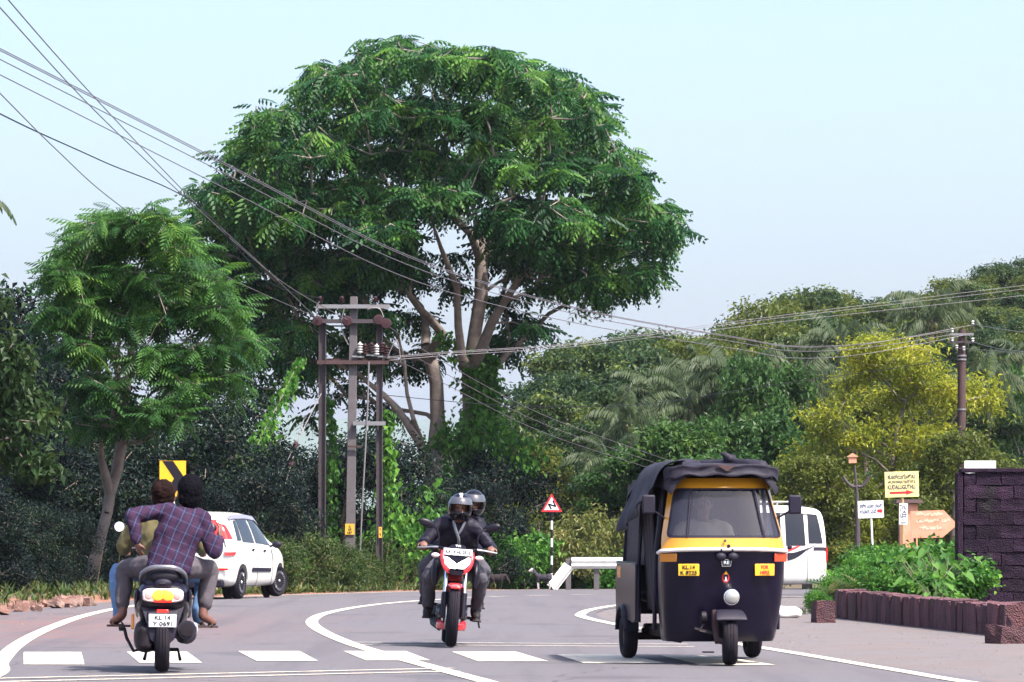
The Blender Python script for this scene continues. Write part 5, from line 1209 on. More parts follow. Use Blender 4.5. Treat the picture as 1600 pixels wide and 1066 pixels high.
def person(root, J, skin, top, legs, shoe, top_r=1.0, sleeve='long', hair=None, hem=.0, head_fw=(0, 1, 0), head_up=(0, 0, 1), hands=None, bare_ankle=False, hs=1.0, shoe_kind='shoe', legw=1.0, torso_w=1.0):
    """J: joints in the root's frame. body is one continuous skin, clothing meshes are children"""
    j = {k: Vector(v) for k, v in J.items()}; side = (j['shR'] - j['shL']).normalized(); hip = (j['hipR'] - j['hipL']).normalized()
    sh = (j['shR'] - j['shL']).length / 2
    mb = MB()
    rot, sd = head_geo(mb, j['head'], head_fw, head_up, hs)
    ball_limb(mb, [j['neck'] - V3(0, 0, .06), j['neck'], j['head'] - Vector(head_up) * .06], [.06, .056, .054])
    torso(mb, j['pel'] - (j['neck'] - j['pel']) * .12, j['neck'], (side + hip).normalized(), [(0, .10, .08), (.08, .145, .10), (.3, .135, .095), (.6, .16, .105), (.85, sh * .85, .09), (.97, .08, .06)])
    for s in 'LR':
        ball_limb(mb, [j['sh' + s], j['el' + s], j['wr' + s]], [.05, .040, .027]); ball_limb(mb, [j['wr' + s], j['wr' + s].lerp(j['hand' + s], .4)], [.028, .026])
        ball_limb(mb, [j['hip' + s], j['kn' + s], j['an' + s]], [.08, .055, .04]); ball_limb(mb, [j['an' + s], j['toe' + s]], [.042, .03])
        dv = j['hand' + s] - j['wr' + s]; hn, cu = (hands or {}).get(s, ((0, 0, -1), .5))
        hand(mb, j['wr' + s], dv, hn, s, cu, 1.0, -1 if s == 'L' else 1)
    body = mb.build('body', skin, root, remesh=.0095, relax=2)
    # eyes
    fwv = Vector(head_fw).normalized()
    mb = MB()
    for k in (-1, 1): mb.ell(j['head'] + sd * .032 * hs * k + fwv * .088 * hs + Vector(head_up) * .008, (.012, .007, .006), rot, 8, 5)
    mb.build('eyes', m_ink, body)
    # shirt
    mb = MB(); R_ = top_r
    torso(mb, j['pel'] - (j['neck'] - j['pel']) * hem, j['neck'] + (j['neck'] - j['pel']) * .01, (side + hip).normalized(),
          [(0, .178 * torso_w, .150), (.12, .174 * torso_w, .142), (.35, .165 * torso_w, .125), (.62, .185 * torso_w, .135), (.80, sh * .92, .122), (.92, sh * .72, .10), (1.0, .078, .078)])
    for s in 'LR':
        ball_limb(mb, [j['neck'].lerp(j['sh' + s], .45) - V3(0, 0, .02), j['sh' + s]], [.082 * R_, .076 * R_])
        e = j['wr' + s] if sleeve == 'long' else (j['el' + s] if sleeve == 'elbow' else j['sh' + s].lerp(j['el' + s], .75))
        if sleeve == 'long': ball_limb(mb, [j['sh' + s], j['el' + s], j['el' + s].lerp(j['wr' + s], .95)], [.074 * R_, .062 * R_, .048 * R_])
        elif sleeve == 'roll': ball_limb(mb, [j['sh' + s], j['el' + s], j['el' + s].lerp(j['wr' + s], .45)], [.074 * R_, .062 * R_, .052 * R_])
        else: ball_limb(mb, [j['sh' + s], e], [.076 * R_, .066 * R_])
    shirt = mb.build('shirt', top, body, remesh=.0125, relax=4); wrinkle(shirt, .016, 8, 3, (1, 1, .6))
    # trousers
    mb = MB(); mb.ell(j['pel'], (.155, .112, .11)); 
    for s in 'LR':
        end = .78 if bare_ankle else .97
        ball_limb(mb, [j['pel'].lerp(j['hip' + s], .7), j['hip' + s], j['kn' + s]], [.115 * legw, .112 * legw, .080 * legw])
        ball_limb(mb, [j['kn' + s], j['kn' + s].lerp(j['an' + s], .4), j['kn' + s].lerp(j['an' + s], end)], [.080 * legw, .078 * legw, .062 * legw])
    tr = mb.build('trousers', legs, body, remesh=.0125, relax=4); wrinkle(tr, .012, 9, 9)
    # footwear
    for s in 'LR':
        a, t = j['an' + s], j['toe' + s]; d = (t - a); d.z = 0; d.normalize(); zl = t.z - .03; mb = MB()
        if shoe_kind == 'sandal':
            q = Vector((d.y, -d.x, 0)); c = a.lerp(t, .5)
            outl = [(-.09, -.02), (-.06, -.034), (.03, -.036), (.10, -.038), (.125, 0), (.10, .036), (.03, .034), (-.06, .03), (-.09, .02)]
            mb.prism(outl, Vector((a.x, a.y, zl - .012)) + d * .02, d, q, -.018)
            mb.tube([Vector((a.x, a.y, zl + .03)) + d * .07 + q * .045 - V3(0, 0, .03), Vector((a.x, a.y, zl + .055)) + d * .09, Vector((a.x, a.y, zl + .03)) + d * .07 - q * .045 - V3(0, 0, .03)], .008, 6)
            mb.build('sandal', shoe, body)
        else:
            hh = .10 if shoe_kind == 'boot' else .04
            ball_limb(mb, [a + V3(0, 0, hh), a - V3(0, 0, .015)], [.055, .055]); ball_limb(mb, [a - V3(0, 0, .02) - d * .02, a.lerp(t, .5) - V3(0, 0, .012), t], [.05, .052, .042])
            mb.box(a.lerp(t, .5) - V3(0, 0, a.lerp(t, .5).z - zl + .012), (.09, .27, .02), Matrix.Rotation(math.atan2(d.y, d.x) - math.pi / 2, 3, 'Z'))
            mb.build(shoe_kind, shoe, body, remesh=.011, relax=2)
    return body, rot, sd
def hair_cap(body, c, fw, up, m, bald=False, s=1.0, lift=0.0):
    c, fw, up = Vector(c), Vector(fw).normalized(), Vector(up).normalized(); sd = fw.cross(up); rot = Matrix((sd, fw, up)).transposed()
    mb = MB()
    if not bald:
        mb.ell(c + up * (.040 + lift) * s - fw * .026 * s, (.088 * s, .102 * s, (.096 + lift) * s), rot, 20, 12)
        mb.ell(c - up * .01 * s - fw * .045 * s, (.083 * s, .068 * s, .085 * s), rot)
    else:
        mb.ell(c - up * .005 * s - fw * .035 * s, (.0835 * s, .088 * s, .062 * s), rot, 20, 10); mb.ell(c - up * .04 * s - fw * .055 * s, (.070 * s, .052 * s, .055 * s), rot)
    h = mb.build('hair', m, body, remesh=.009, relax=2); wrinkle(h, .007, 45, 2); return h
def helmet(body, c, fw, up, msh, mvis, s=1.0, stripe=None):
    c, fw, up = Vector(c), Vector(fw).normalized(), Vector(up).normalized(); up = (up - fw * up.dot(fw)).normalized(); sd = fw.cross(up); rot = Matrix((sd, fw, up)).transposed()
    def shell(r, th0, th1, open_fn, name, m, parent):
        vs = []; fs = []; nu, nv = 40, 22
        for i in range(nv + 1):
            ph = th0 + (th1 - th0) * i / nv
            for k in range(nu):
                t = 2 * math.pi * k / nu
                v = Vector((r[0] * math.sin(ph) * math.sin(t), r[1] * math.sin(ph) * math.cos(t), r[2] * math.cos(ph)))
                vs.append(c + rot @ v)
        for i in range(nv):
            for k in range(nu):
                ph = th0 + (th1 - th0) * (i + .5) / nv; t = (2 * math.pi * (k + .5) / nu + math.pi) % (2 * math.pi) - math.pi
                if open_fn(ph, t): continue
                a = i * nu + k; b_ = i * nu + (k + 1) % nu; fs.append((a, b_, b_ + nu, a + nu))
        mb = MB(); mb.add(vs, fs); o = mb.build(name, m, parent)
        q = o.modifiers.new('t', 'SOLIDIFY'); q.thickness = .012; q.offset = -1
        return o
    h = shell((.128 * s, .155 * s, .150 * s), .0, 2.62, lambda ph, t: abs(t) < 1.0 and 1.30 < ph < 1.88, 'helmet', msh, body)
    # chin bar is the rim below the opening; visor swung up over the brow
    v = shell((.134 * s, .163 * s, .158 * s), .82, 1.36, lambda ph, t: abs(t) > 1.35, 'visor', mvis, h)
    if stripe:
        shell((.1295 * s, .1565 * s, .1515 * s), .02, 1.25, lambda ph, t: abs(math.sin(t)) * math.sin(ph) > .12 or math.cos(t) < 0, 'stripe', stripe, h)
    return h
# ------------------------------------------------------------------ shared vehicle finishes
m_blk = mat('black gloss paint', (.004, .003, .011), .3, var=.1, coat=.25, dirt=(.03, .022, .028), dirt_amt=.25, dirt_scale=5)
m_blkp = mat('black moulded plastic', (.007, .005, .018), .6, spec=.3, var=.2, scale=20, dirt=(.03, .022, .022), dirt_amt=.3)
m_tyre = mat('dusty rubber', (.011, .009, .015), .9, var=.3, scale=30, dirt=(.045, .03, .03), dirt_amt=.35, dirt_scale=8)
m_chrome = mat('bright chrome', (.75, .74, .76), .16, 1, var=.03)
m_alu = mat('brushed aluminium', (.45, .44, .45), .4, .9, var=.1)
m_iron = mat('oily metal', (.022, .017, .022), .55, .4, var=.3, scale=20)
m_gunm = mat('silver grey paint', (.16, .16, .19), .3, .5, var=.05, coat=.4)
m_redl = mat('red lens', (.55, .02, .02), .15, var=.05)
m_redlit = mat('glowing red lens', (.6, .02, .015), .2, emit=(1, .03, .02), estr=.45)
m_amblit = mat('lit amber core', (.7, .25, .03), .2, emit=(1, .38, .04), estr=.55)
m_clear = mat('clear lamp lens', (.75, .62, .62), .08, var=.1, coat=.5)
m_amber = mat('amber lens', (.62, .23, .03), .2, var=.1)
m_plate = mat('white number plate', (.80, .80, .82), .45, var=.04, dirt=(.6, .57, .55), dirt_amt=.25)
m_platey = mat('yellow number plate', (.78, .44, .02), .45, var=.05, dirt=(.5, .3, .05), dirt_amt=.3)
m_mirror = mat('mirror glass', (.85, .87, .9), .03, 1, var=.02)
m_seat = mat('black seat vinyl', (.007, .006, .012), .55, var=.2, bump=.2, bscale=200)
def wheel(parent, c, r, w, rim_r, name='wheel', mrim=None, spokes=0, n=40, ax='X'):
    mb = MB(); h = w / 2
    mb.lathe([(-h * .72, rim_r), (-h * .95, rim_r + (r - rim_r) * .35), (-h, rim_r + (r - rim_r) * .65), (-h * .78, r - .012), (-h * .45, r - .002), (-h * .4, r - .010), (-h * .34, r - .001), (-.004, r), (0, r - .008), (.004, r), (h * .34, r - .001), (h * .4, r - .010), (h * .45, r - .002), (h * .78, r - .012), (h, rim_r + (r - rim_r) * .65), (h * .95, rim_r + (r - rim_r) * .35), (h * .72, rim_r), (-h * .72, rim_r)], (0, 0, 0), 'X', n)
    wroot = mb.build(name, m_tyre, parent, smooth=50); wroot.location = c
    mb = MB(); mb.lathe([(-h * .55, rim_r * .99), (-h * .62, rim_r * 1.03), (-h * .5, rim_r * .86), (-.02, rim_r * .84), (.02, rim_r * .84), (h * .5, rim_r * .86), (h * .62, rim_r * 1.03), (h * .55, rim_r * .99)], (0, 0, 0), 'X', n)
    if spokes:
        for k in range(spokes):
            a = 2 * math.pi * k / spokes; p = Vector((0, math.cos(a), math.sin(a)))
            mb.tube([p * .03, p * rim_r * .87], [.02, .016], 6)
        mb.lathe([(-h * .7, .03), (h * .7, .03)], (0, 0, 0), 'X', 12)
    else:
        mb.lathe([(-h * .2, rim_r * .86), (-h * .35, rim_r * .3), (-h * .6, .03), (h * .6, .03), (h * .35, rim_r * .3), (h * .2, rim_r * .86)], (0, 0, 0), 'X', n)
    mb.build('rim', mrim or m_iron, wroot); return wroot
# ------------------------------------------------------------------ scooter with two riders, seen from behind
def rshell(rings, name, m, parent, sub=1, cap=True):
    mb = MB(); mb.loft([[Vector(p) for p in r] for r in rings], cap=cap); return mb.build(name, m, parent, sub=sub)
def rrect(c, w_, h_, ax='Y', e=3.0, n=20, squash=1.0):
    """super-ellipse ring in the x-z plane (or x-y)"""
    out = []
    for k in range(n):
        t = 2 * math.pi * k / n; a = math.copysign(abs(math.cos(t)) ** (2 / e), math.cos(t)) * w_ / 2; b_ = math.copysign(abs(math.sin(t)) ** (2 / e), math.sin(t)) * h_ / 2
        out.append(Vector(c) + (Vector((a, 0, b_)) if ax == 'Y' else Vector((a, b_, 0)) if ax == 'Z' else Vector((0, a, b_))))
    return out
def scooter():
    rw = Gp(253, 1053.5); head = Vector((-.085, 1, 0)).normalized(); o = rw + head * .62; o.z = .018
    root = empty('motor_scooter', o, math.atan2(-head.x, head.y), 'black motor scooter with glowing tail lamp and number plate KL 14 Y 0691', 'scooter')
    root.rotation_euler = (0, R(0.8), math.atan2(-head.x, head.y))
    wheel(root, (0, -.62, .245), .245, .125, .135, 'rear_wheel', m_iron); wheel(root, (0, .62, .245), .245, .10, .135, 'front_wheel', m_iron)
    # tail bodywork, tapering to the back
    rshell([rrect((0, y, z), w_, h_, 'Y', 2.8) for y, z, w_, h_ in ((.12, .50, .32, .36), (-.1, .54, .42, .44), (-.35, .57, .47, .44), (-.60, .60, .46, .38), (-.72, .62, .42, .28), (-.78, .64, .34, .14))], 'tail_body', m_blk, root)
    for s in (-1, 1):
        rshell([rrect((s * .222, y, z), .045, h_, 'Y', 2.4) for y, z, h_ in ((-.72, .64, .08), (-.55, .63, .16), (-.2, .58, .2), (.1, .5, .14))], 'side_panel', m_blk, root)
    # floor board and leg shield
    mb = MB(); mb.box((0, .28, .30), (.36, .48, .07)); mb.build('footboard', m_blkp, root, bevel=.02)
    rshell([rrect((0, .52 + .06 * (k / 4), .30 + .14 * k), .38 + .05 * math.sin(k * .9), .09, 'Z', 3) for k in range(6)], 'leg_shield', m_blk, root)
    rshell([rrect((0, .62, z), w_, d, 'Z', 2.6) for z, w_, d in ((.92, .22, .10), (.99, .32, .16), (1.05, .26, .14), (1.08, .14, .08))], 'handlebar_cowl', m_blk, root)
    mb = MB(); mb.tube([(-.36, .52, 1.02), (-.2, .58, 1.03), (0, .6, 1.02), (.2, .58, 1.03), (.36, .52, 1.02)], .017, 8); mb.build('handlebar', m_iron, root)
    mb = MB(); mb.lathe([(-.05, .03), (-.04, .055), (.04, .055), (.05, .03)], (0, .62, .52), 'Y', 14); mb.tube([(0, .58, .9), (0, .62, .5), (.06, .62, .25)], .03, 8); mb.build('front_fork', m_iron, root)
    rshell([rrect((0, .62 + .26 * math.sin(a), .25 + .27 * math.cos(a)), .13, .04, 'Y', 2.5) for a in np.linspace(-1.0, 1.1, 7)], 'front_mudguard', m_blk, root)
    # seat
    rshell([rrect((0, y, z), w_, h_, 'Y', 2.6) for y, z, w_, h_ in ((.22, .74, .16, .08), (.05, .755, .26, .11), (-.2, .775, .29, .12), (-.42, .80, .28, .12), (-.58, .81, .22, .10), (-.64, .81, .12, .05))], 'seat', m_seat, root)
    # grab rail, U shaped behind the seat
    pts = smooth_poly([(-.185, -.40, .74), (-.185, -.58, .79), (-.165, -.68, .835), (-.10, -.73, .872), (0, -.745, .88), (.10, -.73, .872), (.165, -.68, .835), (.185, -.58, .79), (.185, -.40, .74)], 5)
    mb = MB(); mb.tube(pts, .021, 10); mb.build('grab_rail', m_gunm, root)
    mb = MB(); mb.ell((0, -.705, .80), (.125, .04, .055)); mb.build('rail_pad', m_seat, root)
    mb = MB(); mb.ell((0, -.765, .745), (.075, .03, .04)); mb.build('rear_badge', m_blkp, root); text('HONDA', .03, m_chrome, root, (0, -.797, .747), width=.05, fit_h=.008, name='badge_lettering')
    # lamp cluster
    ld = MB(); ld.add([], []); lamp = rshell([rrect((0, y, .645), w_, h_, 'Y', 4) for y, w_, h_ in ((-.72, .35, .125), (-.775, .345, .118), (-.795, .32, .10))], 'tail_lamp', m_clear, root, sub=0)
    for s in (-1, 1):
        mb = MB(); mb.ell((s * .035, -.797, .645), (.058, .012, .048), (0, s * .5, 0)); mb.build('lit_lens', m_amblit, lamp)
        mb = MB(); mb.ell((s * .118, -.795, .645), (.035, .008, .036)); mb.build('indicator_lens', mat('pale pink lens', (.6, .35, .33), .15), lamp)
    mb = MB(); mb.box((0, -.797, .645), (.028, .012, .085)); mb.box((0, -.797, .597), (.15, .012, .018)); mb.build('brake_lens', m_redlit, lamp)
    # number plate, reflector and mud flap
    rshell([rrect((0, y, z), w_, .03, 'Y', 4) for y, z, w_ in ((-.70, .57, .26), (-.76, .50, .26), (-.80, .46, .25))], 'plate_bracket', m_blkp, root)
    rshell([[Vector((x * k, y + t, z)) for x, t in ((-.5, 0), (.5, 0), (.5, .02), (-.5, .02))] for z, k, y in ((.56, .36, -.73), (.47, .30, -.775), (.36, .235, -.80), (.28, .20, -.805), (.22, .07, -.80))], 'mud_flap', m_blkp, root, sub=0)
    mb = MB(); mb.box((0, -.818, .515), (.095, .014, .026)); mb.build('reflector', m_redlit, root, bevel=.004)  # reflector given the lamp's emission, so it glows without being a lamp
    mb = MB(); mb.box((0, -.822, .435), (.228, .008, .108)); pl = mb.build('number_plate', m_plate, root, bevel=.008)
    text('KL 14', .05, m_ink, pl, (0, -.828, .461), width=.13, fit_h=.036, bold=.001); text('Y 0691', .05, m_ink, pl, (0, -.828, .410), width=.165, fit_h=.038, bold=.001)
    # running gear
    mb = MB(); mb.tube([(.17, -.30, .29), (.20, -.5, .32), (.205, -.75, .36)], [.06, .088, .08], 14); ex = mb.build('exhaust', m_blkp, root)
    mb = MB(); mb.lathe([(-.003, .015), (0, .06), (.006, .055), (.008, .02)], (.205, -.775, .362), 'Y', 14); mb.build('exhaust_tip', m_iron, ex)
    mb = MB(); mb.tube([(.27, -.66, .40), (.275, -.55, .36), (.27, -.4, .33)], .022, 8); mb.build('heat_guard', m_chrome, ex)
    rshell([rrect((-.14, y, z), w_, h_, 'Y', 2.6) for y, z, w_, h_ in ((-.80, .29, .13, .18), (-.66, .28, .20, .26), (-.3, .30, .22, .28), (-.1, .32, .16, .2))], 'engine_case', m_iron, root)
    mb = MB(); mb.tube([(-.15, -.5, .2), (-.24, -.52, .17), (-.30, -.52, .28), (-.32, -.52, .36)], .014, 6); mb.tube([(-.32, -.52, .36), (-.36, -.54, .36)], .022, 6); mb.build('kick_starter', m_iron, root)
    mb = MB(); mb.tube([(-.15, -.42, .10), (-.13, -.3, .18), (.13, -.3, .18), (.15, -.42, .10)], .016, 6); mb.build('centre_stand', m_iron, root)
    for s in (-1, 1):
        mb = MB(); mb.tube([(s * .30, .5, 1.04), (s * .34, .46, 1.14), (s * .365, .46, 1.19)], .009, 6); mr = mb.build('mirror', m_blkp, root)
        mb = MB(); mb.ell((s * .39, .45, 1.215), (.062, .018, .045)); mb.build('mirror_shell', m_blkp, mr)
        mb = MB(); mb.lathe([(-.002, .001), (0, .042), (.003, .04)], (s * .39, .434, 1.215), 'Y', 18); q = mb.build('mirror_glass', m_bwhite if s < 0 else m_mirror, mr)  # left glass is plain white, a painted stand-in for its bright reflection
    mb = MB(); mb.tube([(-.25, -.60, .48), (-.25, -.64, .36)], .014, 6); mb.build('crash_guard_tip', m_amber, root)
    return root
sc = scooter()
SM = sc.matrix_basis.copy() if hasattr(sc, 'matrix_basis') else None
def plaid():
    m = bpy.data.materials.new('plaid cotton'); m.use_nodes = True; n = m.node_tree; b = n.nodes['Principled BSDF']; L = n.links.new
    tc = n.nodes.new('ShaderNodeTexCoord'); mp = n.nodes.new('ShaderNodeMapping'); mp.inputs['Rotation'].default_value = (0, R(-22), 0); L(tc.outputs['Object'], mp.inputs[0])
    nz_ = n.nodes.new('ShaderNodeTexNoise'); nz_.inputs['Scale'].default_value = 6; L(tc.outputs['Object'], nz_.inputs['Vector'])
    vm = n.nodes.new('ShaderNodeVectorMath'); vm.operation = 'MULTIPLY_ADD'; vm.inputs[1].default_value = (.03, .03, .03); L(nz_.outputs[1], vm.inputs[0]); L(mp.outputs[0], vm.inputs[2])
    s = n.nodes.new('ShaderNodeSeparateXYZ'); L(vm.outputs[0], s.inputs[0])
    def band(src, per, w, ph=0):
        a = n.nodes.new('ShaderNodeMath'); a.operation = 'MULTIPLY_ADD'; a.inputs[1].default_value = 1 / per; a.inputs[2].default_value = ph + 10; L(src, a.inputs[0])
        f = n.nodes.new('ShaderNodeMath'); f.operation = 'FRACT'; L(a.outputs[0], f.inputs[0])
        d = n.nodes.new('ShaderNodeMath'); d.operation = 'COMPARE'; d.inputs[1].default_value = .5; d.inputs[2].default_value = w; L(f.outputs[0], d.inputs[0]); return d.outputs[0]
    def mix(f, a, c, k=1.0):
        q = n.nodes.new('ShaderNodeMix'); q.data_type = 'RGBA'; mm = n.nodes.new('ShaderNodeMath'); mm.operation = 'MULTIPLY'; mm.inputs[1].default_value = k; L(f, mm.inputs[0]); L(mm.outputs[0], q.inputs[0])
        if isinstance(a, tuple): q.inputs[6].default_value = (*a, 1)
        else: L(a, q.inputs[6])
        q.inputs[7].default_value = (*c, 1); return q.outputs[2]
    c = mix(band(s.outputs[0], .085, .25), (.014, .012, .040), (.038, .013, .036), .8)
    c = mix(band(s.outputs[2], .085, .25, .3), c, (.030, .011, .032), .5)
    c = mix(band(s.outputs[0], .085, .045, .5), c, (.075, .07, .12), .6); c = mix(band(s.outputs[2], .085, .03, .8), c, (.075, .07, .125), .55)
    L(c, b.inputs['Base Color']); b.inputs['Roughness'].default_value = .85; b.inputs['Specular IOR Level'].default_value = .2; return m
m_plaid = plaid()
m_greyt = mat('grey cotton trousers', (.075, .062, .075), .9, var=.2, scale=12, bump=.2)
m_jean = mat('light blue denim', (.10, .19, .36), .9, var=.25, scale=10, bump=.2)
m_olive = mat('olive shirt', (.125, .105, .045), .9, var=.12, scale=9)
m_leath = mat('brown leather', (.05, .03, .028), .7, var=.2)
def at_vehicle(v, name, label):
    p = empty(name, v.location, 0, label, 'person'); p.rotation_euler = v.rotation_euler; p.scale = v.scale; return p
pil = at_vehicle(sc, 'person', 'sandalled pillion in dark plaid shirt and grey trousers on the scooter')
y0 = -.36
b_, rt, sd_ = person(pil, dict(head=(.205, -.25, 1.485), neck=(.165, -.30, 1.37), shL=(-.05, -.32, 1.345), shR=(.325, -.30, 1.285), elL=(-.27, -.46, 1.315), wrL=(-.225, -.52, 1.09), handL=(-.20, -.47, .98),
    elR=(.425, -.34, 1.0), wrR=(.470, -.20, 1.13), handR=(.475, -.15, 1.23), pel=(.05, -.40, .915), hipL=(-.08, -.36, .885), hipR=(.17, -.36, .885), knL=(-.33, -.06, .86), knR=(.40, -.06, .86), anL=(-.345, -.16, .465), anR=(.335, -.16, .465), toeL=(-.43, -.12, .405), toeR=(.43, -.12, .405)),
    m_skin2, m_plaid, m_greyt, m_leath, sleeve='long', hem=.20, head_fw=(-.2, 1, 0), head_up=(.08, .08, 1), hands={'L': ((.6, .6, -.3), .35), 'R': ((-1, .3, 0), .35)}, bare_ankle=True, shoe_kind='sandal', torso_w=1.14, hs=1.18)
hair_cap(b_, (.205, -.25, 1.485), (-.2, 1, 0), (.08, .08, 1), m_hair, s=1.24, lift=.008)
mb = MB(); mb.lathe([(-.018, .036), (.018, .036)], (0, 0, 0), 'Z', 14); wt = mb.build('wrist_watch', m_leath, b_); wt.location = (-.226, -.515, 1.105); wt.rotation_euler = (.25, .25, 0)
rid = at_vehicle(sc, 'person', 'scooter rider with thin cropped hair, olive shirt and light blue jeans')
b_, rt, sd_ = person(rid, dict(head=(-.015, .14, 1.475), neck=(-.02, .07, 1.35), shL=(-.225, .05, 1.295), shR=(.18, .05, 1.295), elL=(-.35, .16, 1.03), wrL=(-.34, .42, 1.03), handL=(-.33, .50, 1.02), elR=(.32, .16, 1.05), wrR=(.34, .42, 1.03), handR=(.33, .50, 1.02),
    pel=(-.02, -.06, .86), hipL=(-.12, -.02, .85), hipR=(.09, -.02, .85), knL=(-.40, .30, .82), knR=(.36, .30, .82), anL=(-.37, .22, .44), anR=(.30, .22, .44), toeL=(-.40, .37, .40), toeR=(.33, .37, .40)),
    m_skin2, m_olive, m_jean, m_leath, sleeve='elbow', hem=.1, hands={'L': ((0, 0, -1), .9), 'R': ((0, 0, -1), .9)}, shoe_kind='sandal', hs=1.18, torso_w=1.08)
hair_cap(b_, (-.015, .14, 1.475), (0, 1, 0), (0, 0, 1), mat('thin dark hair', (.010, .005, .005), .8, var=.4, scale=40, spec=.06, dirt=(.05, .022, .017), dirt_amt=.7, dirt_scale=9), s=1.20, lift=-.004)

# ------------------------------------------------------------------ motorcycle coming towards the camera
m_redb = mat('gloss red fairing', (.58, .025, .035), .25, var=.06, coat=.5)
m_hl = mat('lit headlamp', (.9, .9, .9), .1, emit=(1, .98, .93), estr=4)
m_satin = mat('satin black paint', (.008, .006, .013), .38, var=.1)
def motorcycle():
    c = Gp(704, 1013.5); hd = Vector((.04, -1, 0)).normalized(); o = c - hd * .68; o.z = .016
    root = empty('motorcycle', o, 0, 'red and black motorcycle with glowing headlamp and red belly pan', 'motorcycle')
    rz = math.atan2(-hd.x, hd.y); root.rotation_euler = Euler((0, R(-4.5), rz)); 
    fw = wheel(root, (0, .68, .30), .30, .11, .215, 'front_wheel', m_satin, 6, 48); wheel(root, (0, -.66, .30), .30, .13, .215, 'rear_wheel', m_satin, 6, 48)
    for s in (-1, 1):
        mb = MB(); mb.tube([(s * .098, .68, .30), (s * .098, .60, .55)], [.030, .034], 12); mb.build('fork_slider', m_satin, root)
        mb = MB(); mb.tube([(s * .098, .60, .53), (s * .098, .50, .82)], .021, 12); mb.build('fork_tube', m_chrome, root)
    mb = MB(); mb.lathe([(-.004, .13), (.004, .13)], (.075, .68, .30), 'X', 24); mb.build('brake_disc', m_alu, root)
    rshell([rrect((0, .68 + .335 * math.sin(a), .30 + .335 * math.cos(a)), w_, .045, 'Y', 2.4) for a, w_ in zip(np.linspace(-.7, .42, 8), (.11, .135, .145, .15, .15, .145, .13, .09))], 'front_fender', m_redb, root)
    # headlamp mask
    rshell([rrect((0, y, z), w_, h_, 'Y', 2.6) for y, z, w_, h_ in ((.42, .90, .24, .20), (.54, .88, .30, .24), (.60, .865, .28, .22), (.63, .86, .24, .18))], 'headlamp_mask', m_blk, root)
    for s in (-1, 1):
        mb = MB(); mb.prism([(s * .006, -.062), (s * .006, -.012), (s * .11, .055), (s * .135, .05), (s * .125, -.01), (s * .075, -.06)], (0, .652, .865), (1, 0, 0), (0, .08, 1), -.03 * s); hl = mb.build('headlamp', m_hl, root, bevel=.006)
        rshell([rrect((s * x, y, z), w_, h_, 'Y', 2.5) for x, y, z, w_, h_ in ((.15, .46, .95, .05, .07), (.155, .55, .93, .05, .10), (.15, .60, .87, .04, .08), (.12, .63, .80, .035, .05), (.07, .63, .76, .03, .03))], 'cowl_wing', m_redb, root)
    mb = MB(); mb.prism([(-.09, -.02), (.09, -.02), (.05, -.065), (-.05, -.065)], (0, .632, .80), (1, 0, 0), (0, 0, 1), .02); mb.build('lamp_chin', m_satin, root)
    rshell([rrect((0, y, z), w_, .02, 'Y', 2.5) for y, z, w_ in ((.60, .96, .24), (.54, 1.01, .2), (.48, 1.045, .13))], 'fly_screen', m_satin, root)
    mb = MB(); mb.box((0, .66, .972), (.295, .008, .068), (R(10), 0, 0)); pl = mb.build('number_plate', m_plate, root, bevel=.006)
    text('KA 19 HL 0315', .05, m_ink, pl, (0, .667, .972), (R(80), 0, math.pi), width=.25, fit_h=.036, bold=.001)
    text('TVS', .05, m_bwhite, root, (0, .575, 1.035), (R(70), 0, math.pi), width=.055, fit_h=.022, bold=.001, name='screen_lettering')
    mb = MB(); mb.tube(smooth_poly([(-.39, .30, 1.0), (-.26, .37, 1.01), (-.1, .44, 1.0), (.1, .44, 1.0), (.26, .37, 1.01), (.39, .30, 1.0)], 4), .014, 8); mb.build('handlebar', m_satin, root)
    for s in (-1, 1):
        mb = MB(); mb.tube([(s * .26, .37, 1.01), (s * .40, .295, 1.0)], .021, 10); mb.build('grip', m_tyre, root)
        mb = MB(); mb.tube([(s * .20, .43, 1.01), (s * .28, .42, 1.005), (s * .41, .36, .99)], [.012, .009, .008], 6); mb.build('lever', m_alu, root)
        mb = MB(); mb.tube(smooth_poly([(s * .20, .40, 1.02), (s * .20, .40, 1.12), (s * .235, .38, 1.20), (s * .29, .37, 1.225)], 4), .009, 6); mr = mb.build('mirror', m_satin, root)
        mb = MB(); mb.ell((s * .335, .37, 1.245), (.095, .022, .042), (0, -s * .28, s * .15)); mb.build('mirror_shell', m_satin, mr)
        mb = MB(); mb.tube([(s * .14, .52, .925), (s * .20, .54, .925)], .012, 6); ind = mb.build('indicator', m_satin, root)
        mb = MB(); mb.ell((s * .225, .545, .925), (.045, .028, .024)); mb.build('indicator_lens', m_clear, ind)
        rshell([rrect((s * x, y, z), w_, h_, 'Y', 2.4) for x, y, z, w_, h_ in ((.12, .12, .84, .12, .2), (.19, .30, .80, .12, .26), (.215, .42, .74, .09, .26), (.20, .48, .68, .05, .14))], 'tank_shroud', m_satin, root)
        rshell([rrect((s * x, y, z), w_, h_, 'Y', 2.5) for x, y, z, w_, h_ in ((.11, -.05, .22, .05, .10), (.13, .15, .21, .07, .11), (.12, .32, .21, .07, .10), (.07, .42, .20, .05, .07))], 'belly_pan', m_redb, root)
        mb = MB(); mb.tube([(s * .12, .0, .30), (s * .24, .02, .29)], .016, 8); mb.build('footrest', m_iron, root)
        mb = MB(); mb.tube([(s * .12, -.42, .40), (s * .25, -.42, .42)], .014, 8); mb.build('pillion_footrest', m_iron, root)
